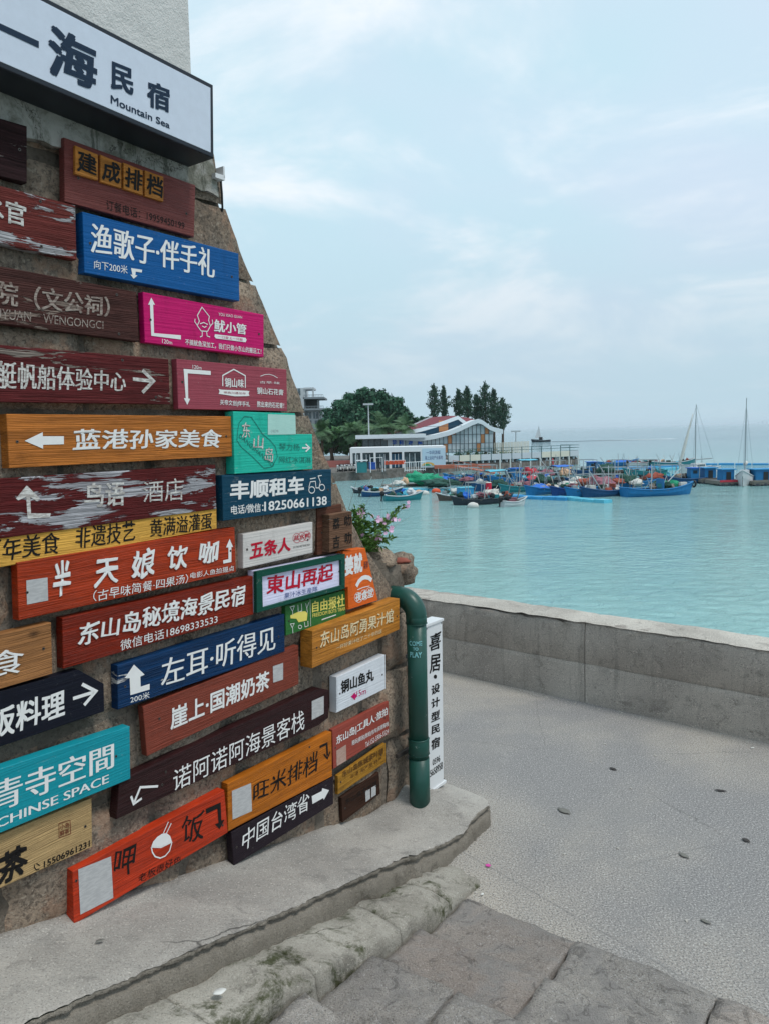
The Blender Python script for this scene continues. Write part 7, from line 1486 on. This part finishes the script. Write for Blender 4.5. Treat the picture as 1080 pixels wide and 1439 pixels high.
# nets, bags and buoys
H_ = [
 ((590, 681), 2.6, 1.6, 1.35, 'net_green', 'big bright green net heap on the plank raft, left part of the harbour'), ((606, 680), 1.8, 1.3, 1.0, 'net_green', 'bright green net heap adjoining the big one on its right'),
 ((622, 686), 2.9, 1.2, .85, 'net_dark', 'long low dark green net heap right of the bright green one'),
 ((692, 701), 1.2, .9, .75, 'bag_white', 'pile of white bags on the dark work boat of the front row'), ((643, 697), 1.1, .8, .7, 'bag_white', 'pale bags on the brown slatted work boat'), ((675, 700), .7, .6, .5, 'tarp_red', 'red bundle between the box boat and the white bags'),
 ((826, 676), 1.9, 1.0, .95, 'net_orange', 'orange net heap on the boats behind the upswept bow'), ((842, 679), 1.9, 1.0, .95, 'net_pink', 'pink net heap right of the orange one'), ((854, 686), 1.5, .9, .7, 'net_pink', 'pinkish net heap on the laden dark blue boat'), ((866, 676), 1.2, .8, .8, 'net_orange', 'small orange net heap left of the leaning white boom'),
 ((797, 684), 1.4, .8, .8, 'bag_white', 'white sacks on the royal blue high-sided boat'), ((812, 676), 1.5, .9, .8, 'bag_white', 'pale sacks behind the royal blue boat'), ((735, 683), 1.0, .8, .7, 'net_pink', 'pink bundle above the blue-green boat'), ((760, 674), 1.3, .9, .9, 'net_dark', 'dark green net heap behind the red tarpaulin'), ((745, 665), 1.6, .7, 1.2, 'tarp_red', 'red cloth heap nearest the pier posts'), ((768, 668), 1.3, .7, 1.1, 'net_pink', 'faded pink cloth heap by the pier base'),
 ((792, 667), 1.1, .7, .9, 'foam_tan', 'tan and pale heap near the right pier posts'), ((849, 664), 1.8, .8, 1.3, 'net_dark', 'spiky dark net heap off the end of the pier'), ((881, 674), 1.7, .9, .9, 'net_dark', 'dark heap left of the long boat bow'), ((893, 678), 1.0, .8, .6, 'bag_white', 'white sacks behind the bow of the long bright blue boat'),
 ((940, 689), 2.0, .8, .8, 'net_green', 'green net in the stern half of the long bright blue boat'), ((925, 689), 1.4, .8, 1.2, 'net_dark', 'dark green net amidships in the long bright blue boat'), ((917, 672), 1.6, .9, .9, 'net_orange', 'reddish net heap behind the long bright blue boat'), ((675, 683), 1.2, .8, .7, 'bag_white', 'pale heap on the blue canopied boat'), ((700, 684), 1.5, .8, .8, 'net_dark', 'dark net heap in the middle of the pack, left side'), ((655, 676), 1.2, .8, .6, 'net_pink', 'pink-grey heap on the boat below the gangway'), ((560, 684), 1.2, .8, .5, 'bag_white', 'grey-white bundle on the plank raft left of the green net'), ((569, 681), .7, .6, .8, 'foam_tan', 'tan bundle leaning on the green net'),
]
HW = [(4.24, 89.77), (5.61, 90.5), (6.33, 82.5), (9.54, 67.39), (6.82, 70.99), (8.43, 66.99), (21.24, 79.78), (22.07, 78.52), (21.88, 74.85), (23.94, 78.91), (18.18, 75.97), (20.76, 82.0), (14.36, 79.01), (17.48, 85.28), (18.96, 99.24), (20.33, 95.73), (22.6, 96.3), (28.75, 100.0), (25.82, 81.38), (25.44, 77.45), (26.69, 71.69), (25.78, 71.96), (29.64, 84.52), (10.36, 82.24), (11.9, 79.77), (9.58, 89.14), (1.64, 85.02), (2.4, 86.94)]
for i, ((px_, rx, ry, rz, mat, lb), (x, y)) in enumerate(zip(H_, HW)):
    mt_cat = {'bag_white': ('bag_heap', 'bags'), 'foam_tan': ('bundle', 'bundle'), 'tarp_red': ('cloth_heap', 'cloth')}.get(mat, ('net_heap', 'net'))
    heap(lb, x, y, WZ + .62, rx * .62, ry * .8, rz * .62, mat, mt_cat[0], mt_cat[1], None, i + 1)
for (x, y), c, lb in (((3.54, 78.55), 'foam_tan', 'cluster of tan foam floats right of the teal skiff'), ((5.39, 79.85), 'life_orange', 'orange-red buoy before the dark green net'), ((4.07, 77.49), 'bag_white', 'white foam float beside the tan floats'), ((6.36, 66.19), 'bag_white', 'white ball buoy against the brown work boat'), ((7.33, 63.43), 'bag_white', 'small white buoy on the side of the dark green work boat')):
    mb = MB(); mb.ball((0, 0, .12), (.48, .36, .30), .12, 2, 10, 8); mb.ball((.5, .1, .1), (.32, .28, .22), .1, 4, 8, 6) if 'cluster' in lb else None; tag(mb.build('foam_buoy', c, None, True, (x, y, WZ)), lb, 'buoy')
x, y = (7.39, 70.09); r = empty('blue_crate', (x, y, WZ + .55), .3, 'sky blue box on the bow of the dark green work boat', 'box'); mb = MB(); mb.box((0, 0, .3), (1.3, .9, .6)); mb.build('body', 'float_blue', r); mb = MB(); mb.box((0, 0, .63), (1.4, 1.0, .07)); mb.build('lid', 'float_aqua', r)
x, y = (9.76, 71.72); r = empty('red_drum', (x, y, WZ + .6), 0, 'upright red drum between the box boat and the white bags', 'drum'); MB().tube([(0, 0, 0), (0, 0, .85)], .28, 12).build('body', 'bin_red', r); MB().tube([(0, 0, .85), (0, 0, .9)], [.29, .2], 12).build('lid', 'bag_white', r)
# people working on the boats
for (x, y), lb, sh_, z in (((25.03, 91.18), 'person in dark clothes standing among the boats off the pier end', 'cloth_dark', .6), ((24.36, 110.81), 'person in a red top on the boats near the pier posts', 'tarp_red', .6)):
    person(x, y, WZ + z, lb, sh_, 1.6, 1.0, 1)
# faint far skyline and islets at the right of the horizon
plain('skyline_hazed', '#a8bac4', .9, .9, .03, .01)  # tower grey is lightened, distance haze put into the colour
rs = random.Random(9)
for i in range(9):
    X = 5350 + i * 70 + rs.uniform(-20, 20); h = rs.uniform(12, 38); mb = MB(); mb.box((X, 11000, h / 2 - 4), (9, 9, h)); tag(mb.build('far_tower', 'skyline_hazed'), nth(i, 'faint far-off tower', 'on the horizon at the right edge'), 'tower', 'faint towers on the horizon')

# ---- sea air: one closed box of thin even haze round the whole scene
hm = bpy.data.materials.new('sea_haze'); hm.use_nodes = True; hn = hm.node_tree; hn.nodes.clear()
ho = hn.nodes.new('ShaderNodeOutputMaterial'); hv = hn.nodes.new('ShaderNodeVolumePrincipled'); hv.inputs['Color'].default_value = (.90, .95, 1.0, 1); hv.inputs['Density'].default_value = .0001
hn.links.new(hv.outputs[0], ho.inputs['Volume']); MATS['haze'] = hm
mb = MB(); mb.box((0, 29700, 23), (60400, 60800, 62)); hz_ = mb.build('haze', 'haze'); tag(hz_, kind='stuff')
SC.cycles.volume_bounces = 1
